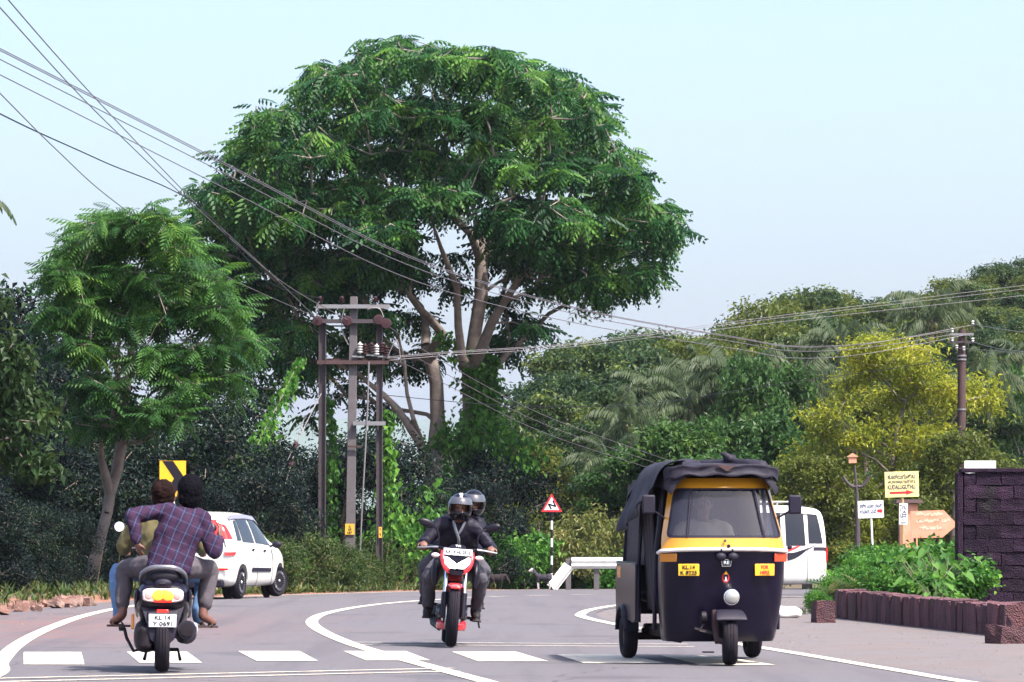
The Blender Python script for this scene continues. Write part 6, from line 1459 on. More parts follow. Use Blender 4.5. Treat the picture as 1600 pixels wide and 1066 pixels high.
    rshell([rrect((0, y, z), w_, h_, 'Y', 2.4) for y, z, w_, h_ in ((.40, .86, .16, .14), (.28, .90, .28, .22), (.10, .90, .32, .24), (-.08, .83, .26, .16), (-.16, .80, .18, .08))], 'fuel_tank', m_satin, root)
    rshell([rrect((0, y, z), w_, h_, 'Y', 2.5) for y, z, w_, h_ in ((-.08, .79, .16, .08), (-.25, .79, .25, .09), (-.45, .83, .25, .10), (-.70, .88, .20, .09), (-.82, .90, .10, .05))], 'seat', m_seat, root)
    rshell([rrect((0, y, z), w_, h_, 'Y', 2.5) for y, z, w_, h_ in ((-.15, .70, .20, .14), (-.5, .74, .20, .16), (-.85, .83, .14, .10), (-.95, .85, .08, .05))], 'tail_section', m_redb, root)
    mb = MB(); mb.box((0, .12, .42), (.24, .30, .26)); mb.box((0, .20, .60), (.18, .16, .14)); mb.box((0, .36, .52), (.20, .04, .28)); mb.build('engine', m_iron, root, bevel=.03)
    for s in (-1, 1):
        mb = MB(); mb.lathe([(-.05, .06), (.0, .085), (.03, .07), (.035, .02)] if s > 0 else [(-.035, .02), (-.03, .07), (0, .085), (.05, .06)], (s * .13, .02, .34), 'X', 16); mb.build('engine_cover', m_gunm, root)
    mb = MB(); mb.tube([(.02, .30, .45), (.03, .36, .3), (.12, .2, .17), (.17, -.2, .22), (.19, -.6, .36)], [.022, .022, .025, .045, .05], 10); mb.build('exhaust', m_iron, root)
    mb = MB(); mb.tube([(-.28, -.02, .29), (-.3, .0, .2)], .01, 6); mb.build('side_stand', m_iron, root)
    return root
mo = motorcycle()
m_jack = mat('black riding jacket', (.010, .008, .018), .55, var=.25, scale=10, bump=.15)
m_greyj = mat('faded grey jeans', (.055, .050, .066), .9, var=.35, scale=5, bump=.2)
m_boot = mat('dark boot leather', (.018, .014, .016), .6, var=.3)
m_helm = mat('black helmet shell', (.005, .004, .008), .2, var=.1, coat=.3)
m_visor = mat('smoked visor', (.06, .06, .075), .08, var=.05, coat=.6)
m_whs = mat('white helmet stripe', (.75, .75, .75), .3, var=.05)
mr_ = at_vehicle(mo, 'person', 'motorcyclist in black jacket with raised visor gripping the handlebar')
hc = (0, .13, 1.42)
b_, rt, sd_ = person(mr_, dict(head=hc, neck=(0, .05, 1.30), shL=(-.205, .03, 1.225), shR=(.205, .03, 1.225), elL=(-.355, .10, 1.02), wrL=(-.35, .27, 1.045), handL=(-.345, .36, 1.02), elR=(.355, .10, 1.02), wrR=(.35, .27, 1.045), handR=(.345, .36, 1.02),
    pel=(0, -.16, .90), hipL=(-.11, -.12, .88), hipR=(.11, -.12, .88), knL=(-.27, .27, .72), knR=(.27, .27, .72), anL=(-.245, .0, .37), anR=(.245, .0, .37), toeL=(-.26, .16, .315), toeR=(.26, .16, .315)),
    m_skin, m_jack, m_greyj, m_boot, top_r=1.1, sleeve='long', hem=.06, hands={'L': ((0, -.3, -1), .95), 'R': ((0, -.3, -1), .95)}, shoe_kind='boot', torso_w=1.1, legw=.95)
helmet(b_, Vector(hc) + V3(0, 0, .012), (0, 1, 0), (0, 0, 1), m_helm, m_visor, 1.0, m_whs)
mb = MB(); mb.tube(smooth_poly([(.06, .175, 1.29), (.03, .19, 1.2), (-.01, .19, 1.1), (-.01, .16, 1.0)], 4), [.016] * 13, 6); mb.tube(smooth_poly([(-.06, .165, 1.29), (-.035, .185, 1.22), (-.005, .19, 1.16)], 4), [.014] * 9, 6); mb.build('zip_facing', m_gunm, b_)
mp_ = at_vehicle(mo, 'person', 'helmeted pillion peering over the motorcyclist shoulder')
hc = (-.145, -.22, 1.475)
b_, rt, sd_ = person(mp_, dict(head=hc, neck=(-.06, -.36, 1.36), shL=(-.235, -.38, 1.27), shR=(.15, -.38, 1.27), elL=(-.27, -.24, 1.03), wrL=(-.17, -.04, 1.0), handL=(-.12, .02, .98), elR=(.24, -.24, 1.03), wrR=(.17, -.04, 1.0), handR=(.12, .02, .98),
    pel=(-.01, -.48, .97), hipL=(-.12, -.45, .95), hipR=(.10, -.45, .95), knL=(-.31, -.12, .80), knR=(.31, -.12, .80), anL=(-.275, -.42, .50), anR=(.275, -.42, .50), toeL=(-.30, -.28, .445), toeR=(.30, -.28, .445)),
    m_skin, m_jack, m_greyj, m_boot, sleeve='long', hem=.06, head_fw=(.05, 1, -.1), hands={'L': ((0, 0, -1), .4), 'R': ((0, 0, -1), .4)}, shoe_kind='shoe', legw=.95)
helmet(b_, Vector(hc) + V3(0, 0, .012), (.05, 1, -.1), (0, 0, 1), m_helm, m_visor, .98)
# ------------------------------------------------------------------ auto rickshaw
m_yel = mat('yellow enamel', (.60, .26, .014), .3, var=.06, coat=.4, dirt=(.5, .25, .06), dirt_amt=.25, dirt_scale=4)
m_rblk = mat('black rickshaw enamel', (.004, .002, .014), .35, var=.15, spec=.25, coat=.1, dirt=(.014, .009, .022), dirt_amt=.3, dirt_scale=2.5)
m_tarp = mat('grey black tarpaulin', (.020, .017, .028), .65, var=.25, scale=6, bump=.35, bscale=14, dirt=(.045, .036, .046), dirt_amt=.35)
m_wsglass = mat('tinted windscreen', (.05, .05, .075), .04, var=.35, scale=1.6, alpha=.42, spec=.6)
m_cream = mat('cream beading', (.70, .64, .60), .4, var=.05)
m_grime = mat('grimy underside', (.018, .013, .015), .8, var=.3, scale=8, dirt=(.05, .026, .022), dirt_amt=.5)
def rickshaw():
    fr = Gp(1137, 1042.5); re = Gp(1083, 1036); hd = Vector((.118, -.993, 0)).normalized()
    o = fr - hd * 1.15; o.z = .017
    root = empty('auto_rickshaw', o, math.atan2(-hd.x, hd.y), 'black and yellow auto rickshaw with loose tarpaulin and FOR HIRE plate', 'rickshaw')
    # half width and front line by height
    HW = [(.18, .475), (.25, .505), (.5, .538), (.8, .552), (1.0, .555), (1.12, .548), (1.3, .51), (1.5, .47), (1.60, .45), (1.66, .43)]
    YF = [(.18, .86), (.25, .90), (.6, 1.0), (1.0, 1.09), (1.06, 1.085), (1.12, 1.06), (1.6, .86), (1.66, .82)]
    def fp(z, u, out=0):
        """point of the front skin: u in -1..1 across, beyond +-1 it runs back along the side"""
        hw = lerp_tab(HW, z); yf = lerp_tab(YF, z); a = abs(u); s = math.copysign(1, u)
        if a <= 1: x = hw * math.sin(min(a, 1) * 1.32) / math.sin(1.32); y = yf - .16 * a ** 3.2
        else: x = hw; y = yf - .16 - (a - 1) * .4
        return Vector((s * (x + (out if a > .9 else 0)), y + out, z))
    us = [-1.5, -1.25, -1.05] + list(np.linspace(-1, 1, 21)) + [1.05, 1.25, 1.5]
    zs = [.20, .24, .32, .42, .55, .7, .85, .95, 1.0]
    mb = MB(); mb.loft([[fp(z, u) for u in us] + [fp(z, u, -.02) for u in reversed(us)] for z in zs]); mb.build('front_panel', m_rblk, root, smooth=50)
    mb = MB(); mb.tube([fp(1.005, u, .012) + Vector((0, 0, .018 * (1 - abs(u) ** 2))) for u in np.linspace(-1.35, 1.35, 31)], .017, 8); mb.build('beading', m_cream, root)
    # yellow windscreen surround with an opening
    def ring(z0, z1, ul, ut, rr):
        """rounded trapezoid outline in (u, z)"""
        pts = []; k = 7
        cs = [(-ul, z0), (ul, z0), (ut, z1), (-ut, z1)]
        for i in range(4):
            p0, p, p1 = Vector((*cs[i - 1], 0)), Vector((*cs[i], 0)), Vector((*cs[(i + 1) % 4], 0)); a = (p0 - p).normalized(); b_ = (p1 - p).normalized()
            s = Vector((rr * 1.6, rr, 0))
            A_ = p + Vector((a.x * s.x, a.y * s.y, 0)); B_ = p + Vector((b_.x * s.x, b_.y * s.y, 0))
            for q in range(k + 1):
                t = q / k; pts.append((A_ * (1 - t) ** 2 + p * 2 * t * (1 - t) + B_ * t * t)[:2])
            n_ = B_; nx = Vector((*cs[(i + 1) % 4], 0)); c_ = (p - nx).normalized(); E_ = nx + Vector((c_.x * s.x, c_.y * s.y, 0))
            for q in range(1, 8): pts.append(n_.lerp(E_, q / 8)[:2])
        return pts
    outer = ring(1.022, 1.655, 1.10, 1.05, .06); inner = ring(1.125, 1.565, .90, .84, .075); inner2 = ring(1.145, 1.55, .865, .805, .065)
    mb = MB(); mb.loft([[fp(z, u) for u, z in outer], [fp(z, u, .006) for u, z in inner], [fp(z, u, -.03) for u, z in inner], [fp(z, u, -.035) for u, z in outer]], cap=False); mb.build('windscreen_surround', m_yel, root, smooth=60)
    mb = MB(); mb.loft([[fp(z, u, .009) for u, z in inner], [fp(z, u, .012) for u, z in inner2], [fp(z, u, -.01) for u, z in inner2]], cap=False); mb.build('rubber_seal', m_blkp, root, smooth=60)
    gl = MB(); nz_, nu_ = 10, 24; vs = []; 
    for i in range(nz_ + 1):
        z = 1.14 + (1.555 - 1.14) * i / nz_; ul = .875 + (.815 - .875) * i / nz_
        vs += [fp(z, -ul + 2 * ul * j / nu_, -.004) for j in range(nu_ + 1)]
    gl.add(vs, [(i * (nu_ + 1) + j, i * (nu_ + 1) + j + 1, (i + 1) * (nu_ + 1) + j + 1, (i + 1) * (nu_ + 1) + j) for i in range(nz_) for j in range(nu_)])
    gl.build('windscreen', m_wsglass, root, smooth=80)
    for s in (-1, 1):
        mb = MB(); mb.tube([fp(1.13 + .43 * t, s * (.50 - .02 * t), .008) for t in np.linspace(0, 1, 6)], .011, 6); mb.build('windscreen_divider', m_blkp, root)
    mb = MB(); mb.tube([fp(1.095, .02, .02), fp(1.10, .02, .035)], .012, 8); mb.tube([fp(1.05, -.02, .02), fp(1.05, -.02, .035)], .016, 8); mb.build('wiper_boss', m_blkp, root)
    # horns and badges under the beading
    for s in (-1, 1):
        mb = MB(); mb.ell((s * .055, 1.115, .955), (.05, .03, .038)); mb.tube([(s * .05, 1.09, .99), (s * .05, 1.11, 1.03)], .014, 6); mb.build('horn', m_blkp, root)
    mb = MB(); mb.prism([(-.04, -.035), (.04, -.035), (.048, .03), (-.048, .03)], fp(.905, 0, .012), (-1, 0, 0), (0, .1, 1), .008); bd = mb.build('badge', m_chrome, root)
    mb = MB(); mb.prism([(-.034, -.029), (.034, -.029), (.041, .025), (-.041, .025)], fp(.905, 0, .0205), (-1, 0, 0), (0, .1, 1), .003); mb.build('badge_field', m_rblk, bd)
    text('RE', .04, m_chrome, bd, fp(.905, 0, .0265), (R(86), 0, math.pi), width=.05, fit_h=.03, bold=.001)
    # round devotional sticker: red horseshoe with yellow crown on black
    mb = MB(); mb.prism([(.034 * math.cos(a), .046 * math.sin(a)) for a in np.linspace(0, 6.283, 20)[:-1]], fp(.77, 0, .008), (-1, 0, 0), (0, .1, 1), .004); st = mb.build('round_sticker', m_redp, root)
    mb = MB(); mb.prism([(.021 * math.cos(a), .030 * math.sin(a) + .008) for a in np.linspace(0, 6.283, 16)[:-1]], fp(.77, 0, .0135), (-1, 0, 0), (0, .1, 1), .002); mb.build('sticker_field', m_ink, st)
    mb = MB(); mb.prism([(-.018, .0), (.018, 0), (0, .03)], fp(.80, 0, .015), (-1, 0, 0), (0, .1, 1), .002); mb.build('sticker_crown', m_platey, st)
    mb = MB(); mb.box(fp(.765, 0, .018), (.012, .004, .03)); mb.box(fp(.745, 0, .018), (.026, .004, .01)); mb.build('sticker_mark', m_white, st)
    # indicators, plates
    for s, m_ in ((1, m_amber), (-1, mat('red orange lens', (.62, .07, .03), .2))):
        mb = MB(); mb.loft([[fp(z, s * u, .02) for u, z in ((.66, .91), (1.0, .91), (1.0, .985), (.66, .985))], [fp(z, s * u, -.01) for u, z in ((.66, .91), (1.0, .91), (1.0, .985), (.66, .985))]]); mb.build('indicator', m_, root, bevel=.006)
    def plate(u, z, body, col, lab):
        c = fp(z, u, .012); t = (fp(z, u + .1) - fp(z, u - .1)).normalized(); n_ = Vector((-t.y, t.x, 0)); 
        if n_.y < 0: n_ = -n_
        e = math.atan2(n_.x, n_.y); rz = math.pi - e
        mb = MB(); mb.box(c, (.185, .008, .105), Matrix.Rotation(rz, 3, 'Z')); pl = mb.build(lab, m_platey, root, bevel=.008)
        for k, (tx, wd) in enumerate(body): text(tx, .05, col, pl, c + n_ * .007 + Vector((0, 0, .024 - .048 * k)), (R(90), 0, rz), width=wd, fit_h=.034, bold=.001)
        return pl, c, n_, rz
    plate(.47, .84, (('KL.14', .11), ('K 8225', .145)), m_ink, 'number_plate')
    pl, c, n_, rz = plate(-.50, .84, (('FOR', .07), ('HIRE', .09)), m_redp, 'hire_plate')
    # headlamp, mudguard, front wheel
    mb = MB(); mb.lathe([(-.10, .03), (-.06, .062), (.0, .073), (.012, .071), (.014, .064)], (-.035, 1.14, .60), 'Y', 24); hl = mb.build('headlamp', m_chrome, root)
    mb = MB(); mb.lathe([(.0, .066), (.018, .058), (.03, .036), (.034, .002)], (-.035, 1.15, .60), 'Y', 24); mb.build('headlamp_lens', mat('silvered lamp glass', (.34, .34, .33), .25, .3, coat=.5), hl)
    rshell([rrect((-.01, 1.13 + .255 * math.sin(a), .215 + .265 * math.cos(a)), w_, .03, 'Y', 3.5) for a, w_ in zip(np.linspace(-1.2, .80, 9), (.13, .15, .17, .19, .21, .23, .25, .27, .28))], 'mudguard', m_blkp, root)
    wheel(root, (-.02, 1.15, .212), .212, .13, .11, 'front_wheel', m_rust).rotation_euler = (0, 0, R(-8))
    mb = MB(); mb.tube([(.09, 1.0, .48), (.09, 1.04, .34), (.085, 1.13, .20)], [.03, .035, .028], 10); mb.tube([(.09, 1.13, .22), (.03, 1.15, .205)], .028, 8); mb.build('trailing_link', m_rust, root)
    mb = MB(); mb.lathe([(-.03, .02), (-.02, .055), (.02, .055), (.03, .02)], (.20, 1.05, .42), 'X', 14); mb.tube([(.2, 1.06, .36), (.24, 1.07, .30), (.12, 1.08, .27)], .014, 6); mb.tube([(.28, 1.05, .32), (.12, 1.07, .28)], .016, 6); mb.build('horn_and_linkage', m_iron, root)
    mb = MB(); mb.box((.17, 1.12, .115), (.10, .06, .012)); mb.build('step', m_blkp, root)
    # floor and rear tub
    mb = MB(); mb.box((0, -.1, .27), (.84, 1.9, .10)); mb.build('floor_pan', m_grime, root, bevel=.02)
    for s in (-1, 1):
        side = [(-1.32, .40), (-.62, .36), (-.30, .34), (-.12, .36), (-.10, .88), (-.60, .90), (-1.30, .88), (-1.36, .70)]
        mb = MB(); mb.prism([(p[0] * 1, p[1]) for p in side], (s * .60, 0, 0), (0, 1, 0), (0, 0, 1), .035 * s); sp = mb.build('side_panel', m_rblk, root, bevel=.012)
        mb = MB(); mb.tube([(s * .622, y, .66) for y in (-1.3, -.7, -.12)], .012, 6); mb.tube([(s * .622, y, .89) for y in (-1.3, -.7, -.12)], .014, 6); mb.build('trim_strip', m_chrome, sp)
        mb = MB(); mb.box((s * .632, -1.12, .80), (.012, .20, .11)); mb.build('side_marker', m_amber, sp, bevel=.004)
        # wheel arch lip and wheel
        rshell([rrect((s * .60, -.85 + .27 * math.sin(a), .225 + .27 * math.cos(a)), .15, .035, 'Y', 3) for a in np.linspace(-1.45, 1.45, 11)], 'rear_mudguard', m_rblk, root)
        wheel(root, (s * .585, -.85, .212), .212, .13, .11, 'rear_wheel', m_rust)
        # cab pillars and door posts
        mb = MB(); mb.tube([(s * .56, .55, .30), (s * .555, .60, 1.0), (s * .47, .52, 1.62)], .02, 8); mb.build('door_post', m_rblk, root)
        mb = MB(); mb.tube([(s * .60, -.12, .35), (s * .60, -.12, .9), (s * .55, -.14, 1.64)], .02, 8); mb.build('door_post', m_rblk, root)
        # canvas quarter of the hood
        q = [(-1.33, .87), (-.12, .87), (-.14, 1.66), (-1.10, 1.66), (-1.27, 1.45)]
        mb = MB(); mb.prism([(a, b_) for a, b_ in q], (s * .585, 0, 0), (0, 1, 0), (-s * .05, 0, 1), .012 * s); mb.build('hood_side', m_tarp, root)
        mb = MB(); mb.tube([fp(1.3, s * 1.05), fp(1.3, s * 1.05) + Vector((s * .10, .06, .06))], .010, 6); mi = mb.build('mirror', m_blkp, root)
        mb = MB(); mb.box(fp(1.3, s * 1.05) + Vector((s * .15, .05, .12)), (.12, .035, .17)); mb.build('mirror_shell', m_blkp, mi, bevel=.03, seg=3)
    mb = MB(); mb.prism([(-.60, .40), (.60, .40), (.60, .90), (-.60, .90)], (0, -1.34, 0), (1, 0, 0), (0, 0, 1), .04); mb.build('tail_panel', m_rblk, root, bevel=.01)
    mb = MB(); mb.prism([(-.58, .88), (.58, .88), (.53, 1.62), (-.53, 1.62)], (0, -1.29, 0), (1, 0, 0), (0, .04, 1), .02); mb.build('hood_back', m_tarp, root)
    # half curtain on the driver side, seats, bulkhead
    mb = MB()
    pts = [(y, .015 * math.sin(y * 38)) for y in np.linspace(-.10, .42, 24)]
    mb.loft([[Vector((.575 + w_ - .06 * t, y, 1.62 - 1.15 * t)) for y, w_ in pts] for t in np.linspace(0, 1, 5)], cap=False, closed=False); cu = mb.build('door_curtain', m_tarp, root); q = cu.modifiers.new('t', 'SOLIDIFY'); q.thickness = .006
    rshell([rrect((0, y, .58), 1.0, .14, 'Y', 4) for y in (-.95, -.9, -.5, -.45)], 'passenger_seat', m_seat, root); rshell([rrect((0, -1.0 + z * .05, z), 1.0, .12, 'Z', 4) for z in (.6, .65, .95, 1.0)], 'passenger_backrest', m_seat, root)
    rshell([rrect((0, y, .60), .6, .12, 'Y', 4) for y in (.12, .16, .42, .46)], 'driver_seat', m_seat, root); rshell([rrect((0, .05, z), .62, .08, 'Z', 4) for z in (.62, .66, .96, 1.0)], 'driver_backrest', m_seat, root)
    mb = MB(); mb.tube([(-.30, .62, .98), (-.12, .70, 1.0), (.12, .70, 1.0), (.30, .62, .98)], .014, 8); mb.tube([(0, .70, 1.0), (0, .86, .6)], .022, 8); mb.build('handlebar', m_blkp, root)
    mb = MB(); mb.box((0, .93, .93), (.82, .10, .14)); mb.build('dashboard', m_blkp, root, bevel=.03)
    # hood top: rounded canvas roof with draped tarpaulin, front valance
    rings = []
    for y, zt, hw in ((.93, 1.72, .47), (.90, 1.755, .50), (.7, 1.785, .52), (.3, 1.80, .545), (-.2, 1.80, .56), (-.7, 1.785, .565), (-1.05, 1.73, .56), (-1.25, 1.64, .55), (-1.32, 1.52, .54)):
        r = []
        for k in range(21):
            t = -1 + 2 * k / 20; x = hw * math.copysign(abs(t) ** .9, t); z = zt - .17 * abs(t) ** 5 - .015 * t * t + .012 * mnoise.noise((x * 5, y * 4, 1)); r.append(Vector((x, y, z)))
        rings.append(r + [p - Vector((0, 0, .03)) for p in reversed(r)])
    mb = MB(); mb.loft(rings); mb.build('hood_top', m_tarp, root, smooth=60)
    mb = MB(); us2 = np.linspace(-1.18, 1.18, 31)
    rows = []
    for t in np.linspace(0, 1, 6):
        rows.append([Vector(((.512 - .01 * t) * math.sin(u / 1.18 * 1.45) / math.sin(1.45), .97 - .10 * abs(u) ** 3 + .02 * t - .02 * math.sin(t * 3.1) + .018 * mnoise.noise((u * 5, t * 2.4, 4)), 1.775 - .03 * abs(u) ** 4 - .105 * t + .022 * mnoise.noise((u * 3.3, t * 2, 0)) + .012 * t * math.sin(u * 13))) for u in us2])
    mb.loft(rows, cap=False, closed=False); va = mb.build('front_valance', m_tarp, root, smooth=70); q = va.modifiers.new('t', 'SOLIDIFY'); q.thickness = .012
    mb = MB(); mb.prism([(-.085, .02), (.085, .02), (0, -.032)], (-.02, .992, 1.745), (-1, 0, 0), (0, 0, 1), .012); mb.build('valance_emblem', m_rust, root)
    # loose sheet folded over the roof and flapping on the driver side
    sh = []
    for i, (x, z) in enumerate(((.30, 1.82), (.40, 1.815), (.50, 1.78), (.565, 1.70), (.60, 1.60), (.64, 1.50), (.70, 1.40), (.75, 1.31), (.745, 1.27))):
        row = []
        for k in range(15):
            t = k / 14; y = .78 - 1.25 * t + (.20 * max(0, i - 3) / 5) * (t - .35); dr = max(0, (i - 4)) / 4
            fold = .028 * math.sin(t * 17 + i * .5) * (.35 + dr) + .02 * mnoise.noise((t * 5, i * .6, 2))
            xx = x + fold - dr * .12 * (1 - t) ** 2; zz = z + .03 * mnoise.noise((t * 4, i * .4, 7)) + dr * (.28 * (1 - t) ** 2 - .10 * t)
            row.append(Vector((xx, y, zz)))
        sh.append(row)
    mb = MB(); mb.loft(sh, cap=False, closed=False); fl = mb.build('loose_tarpaulin', m_tarp, root, smooth=0); q = fl.modifiers.new('t', 'SOLIDIFY'); q.thickness = .01; q = fl.modifiers.new('u', 'SUBSURF'); q.levels = q.render_levels = 1
    for nm, pts, rr in (('rolled_tarpaulin', [(.40, .80, 1.72), (.30, .5, 1.77), (.08, .1, 1.775), (-.18, .45, 1.775), (-.38, .78, 1.74), (-.47, .5, 1.68)], (.03, .06, .05, .07, .06, .05)), ('tarpaulin_knot', [(-.14, .45, 1.78), (-.13, .48, 1.83), (-.09, .50, 1.87), (-.05, .5, 1.885)], (.09, .06, .035, .012))):
        sp = smooth_poly(pts, 6); rs = [float(np.interp(i, np.linspace(0, len(sp) - 1, len(rr)), rr)) for i in range(len(sp))]
        mb = MB(); mb.tube(sp, rs, 14); t_ = mb.build(nm, m_tarp, root, smooth=80); wrinkle(t_, .022, 14, 5)
    # underside
    mb = MB(); mb.box((0, -.9, .24), (.9, .08, .08)); mb.tube([(-.5, -.85, .205), (.5, -.85, .205)], .035, 8); mb.tube([(.3, .4, .2), (.3, -.6, .2)], .025, 8); mb.build('rear_axle', m_grime, root)
    return root
rk = rickshaw()
dr = at_vehicle(rk, 'person', 'rickshaw driver in pale khaki shirt behind the windscreen')
m_khaki = mat('pale khaki shirt', (.42, .38, .30), .9, var=.1)
hc = (.08, .33, 1.42)
b_, rt, sd_ = person(dr, dict(head=hc, neck=(.07, .27, 1.27), shL=(-.12, .25, 1.20), shR=(.26, .25, 1.20), elL=(-.22, .38, .98), wrL=(-.24, .58, 1.0), handL=(-.26, .66, .99), elR=(.36, .38, .98), wrR=(.30, .58, 1.0), handR=(.28, .66, .99),
    pel=(.06, .24, .75), hipL=(-.05, .28, .72), hipR=(.17, .28, .72), knL=(-.12, .66, .72), knR=(.24, .66, .72), anL=(-.12, .68, .37), anR=(.24, .68, .37), toeL=(-.12, .80, .345), toeR=(.24, .80, .345)),
    m_skin, m_khaki, m_greyt, m_leath, sleeve='short', hem=.1, hands={'L': ((0, 0, -1), .9), 'R': ((0, 0, -1), .9)}, shoe_kind='sandal')
hair_cap(b_, hc, (0, 1, 0), (0, 0, 1), m_hair)

# ------------------------------------------------------------------ cars: lofted shells with real openings for the wheels
m_carw = mat('white car enamel', (.70, .68, .64), .22, var=.03, coat=.6, dirt=(.66, .58, .48), dirt_amt=.25, dirt_scale=1.6)
m_vanw = mat('white van enamel', (.62, .61, .59), .3, var=.04, coat=.4, dirt=(.6, .54, .47), dirt_amt=.3, dirt_scale=1.5)
m_glass = mat('dark car glass', (.006, .007, .012), .05, var=.1, spec=.5)
m_arch = mat('wheel well black', (.012, .010, .014), .9, var=.2)
def shell_fn(prof):
    """prof: list of (y, zbot, ztop_belt, zroof, hw, hwroof)"""
    ys_ = [p[0] for p in prof]
    def at(y): return [float(np.interp(y, ys_, [p[i] for p in prof])) for i in range(1, 6)]
    def ring(y):
        zb, zt, zr, hw, hr = at(y)
        half = [(0, zb), (hw * .80, zb), (hw * .94, zb + .03), (hw * .99, zb + .14), (hw, zb + (zt - zb) * .5), (hw * .985, zb + (zt - zb) * .85), (hw * .955, zt),
                (hw * .955 + (hr - hw * .955) * .5, zt + (zr - zt) * .5), (hr, zt + (zr - zt) * .86), (hr * .90, zt + (zr - zt) * .965), (hr * .6, zr - .0), (0, zr + .012)]
        return half
    def side(y, u, off=0, s=1):
        zb, zt, zr, hw, hr = at(y); a = Vector((hw * .955, y, zt)); b_ = Vector((hr, y, zt + (zr - zt) * .86)); m = Vector((hw * .955 + (hr - hw * .955) * .5, y, zt + (zr - zt) * .5))
        p = a.lerp(m, u * 2) if u < .5 else m.lerp(b_, u * 2 - 1)
        return Vector((s * (p.x + off), y, p.z))
    def low(y, u, off=0, s=1):
        r = ring(y); k = 1 + u * 5; i = min(int(k), 5); f = k - i; x = r[i][0] + (r[i + 1][0] - r[i][0]) * f; z = r[i][1] + (r[i + 1][1] - r[i][1]) * f
        return Vector((s * (x + off), y, z))
    return at, ring, side, low
def car_body(root, prof, ys_, m, wheels, wr):
    at, ring, side, low = shell_fn(prof); mb = MB(); rings = []
    for y in ys_:
        h = ring(y); rings.append([Vector((x, y, z)) for x, z in h] + [Vector((-x, y, z)) for x, z in reversed(h[1:-1])])
    mb.loft(rings); o = mb.build('body', m, root, smooth=0)
    q = o.modifiers.new('u', 'SUBSURF'); q.levels = q.render_levels = 1
    cut = []
    for wy in wheels:
        for s in (-1, 1):
            c = MB(); c.lathe([(-.16, wr + .045), (.22, wr + .045)] if s > 0 else [(-.22, wr + .045), (.16, wr + .045)], (s * .74, wy, wr), 'X', 28); k = c.build('cutter', m_arch, root, smooth=0); cut.append(k)
            b = o.modifiers.new('b', 'BOOLEAN'); b.object = k; b.operation = 'DIFFERENCE'; b.solver = 'EXACT'
    bake(o)
    for k in cut: bpy.data.objects.remove(k)
    me = o.data
    me.polygons.foreach_set('use_smooth', [True] * len(me.polygons)); me.set_sharp_from_angle(angle=R(38))
    return o, at, ring, side, low
def patch(fn, y0, y1, u0, u1, off, s, name, m, parent, ny=10, nu=5, yb0=None, yb1=None, thick=.012):
    """panel following the skin; y limits may differ at the top (yb)"""
    vs = []; yb0 = y0 if yb0 is None else yb0; yb1 = y1 if yb1 is None else yb1
    for i in range(nu + 1):
        t = i / nu; u = u0 + (u1 - u0) * t
        for j in range(ny + 1):
            f = j / ny; y = (y0 + (yb0 - y0) * t) * (1 - f) + (y1 + (yb1 - y1) * t) * f; vs.append(fn(y, u, off, s))
    mb = MB(); mb.add(vs, [(i * (ny + 1) + j, i * (ny + 1) + j + 1, (i + 1) * (ny + 1) + j + 1, (i + 1) * (ny + 1) + j) for i in range(nu) for j in range(ny)])
    o = mb.build(name, m, parent, smooth=60); return o
def alloy(parent, c, r, w_, name):
    wl = wheel(parent, c, r, w_, r * .69, name, m_arch)
    s = 1 if c[0] > 0 else -1
    mb = MB(); mb.lathe([(s * w_ * .42, r * .66), (s * w_ * .46, r * .60), (s * w_ * .36, r * .18), (s * w_ * .40, .002)], (0, 0, 0), 'X', 36); hub = mb.build('hub_cap', m_arch, wl)
    mb = MB()
    for k in range(26):
        a = 2 * math.pi * k / 26; p = Vector((s * w_ * .475, math.cos(a), math.sin(a))); q1 = Vector((s * w_ * .475, math.cos(a) * r * .47, math.sin(a) * r * .47)); q2 = Vector((s * w_ * .47, math.cos(a) * r * .635, math.sin(a) * r * .635))
        mb.tube([q1, q2], [.006, .010], 5)
    mb.build('hub_fins', m_gunm, hub)
    mb = MB(); mb.ell((s * w_ * .44, 0, 0), (.02, .03, .03), n=12, k=8); mb.build('centre_cap', m_chrome, hub)
    return wl
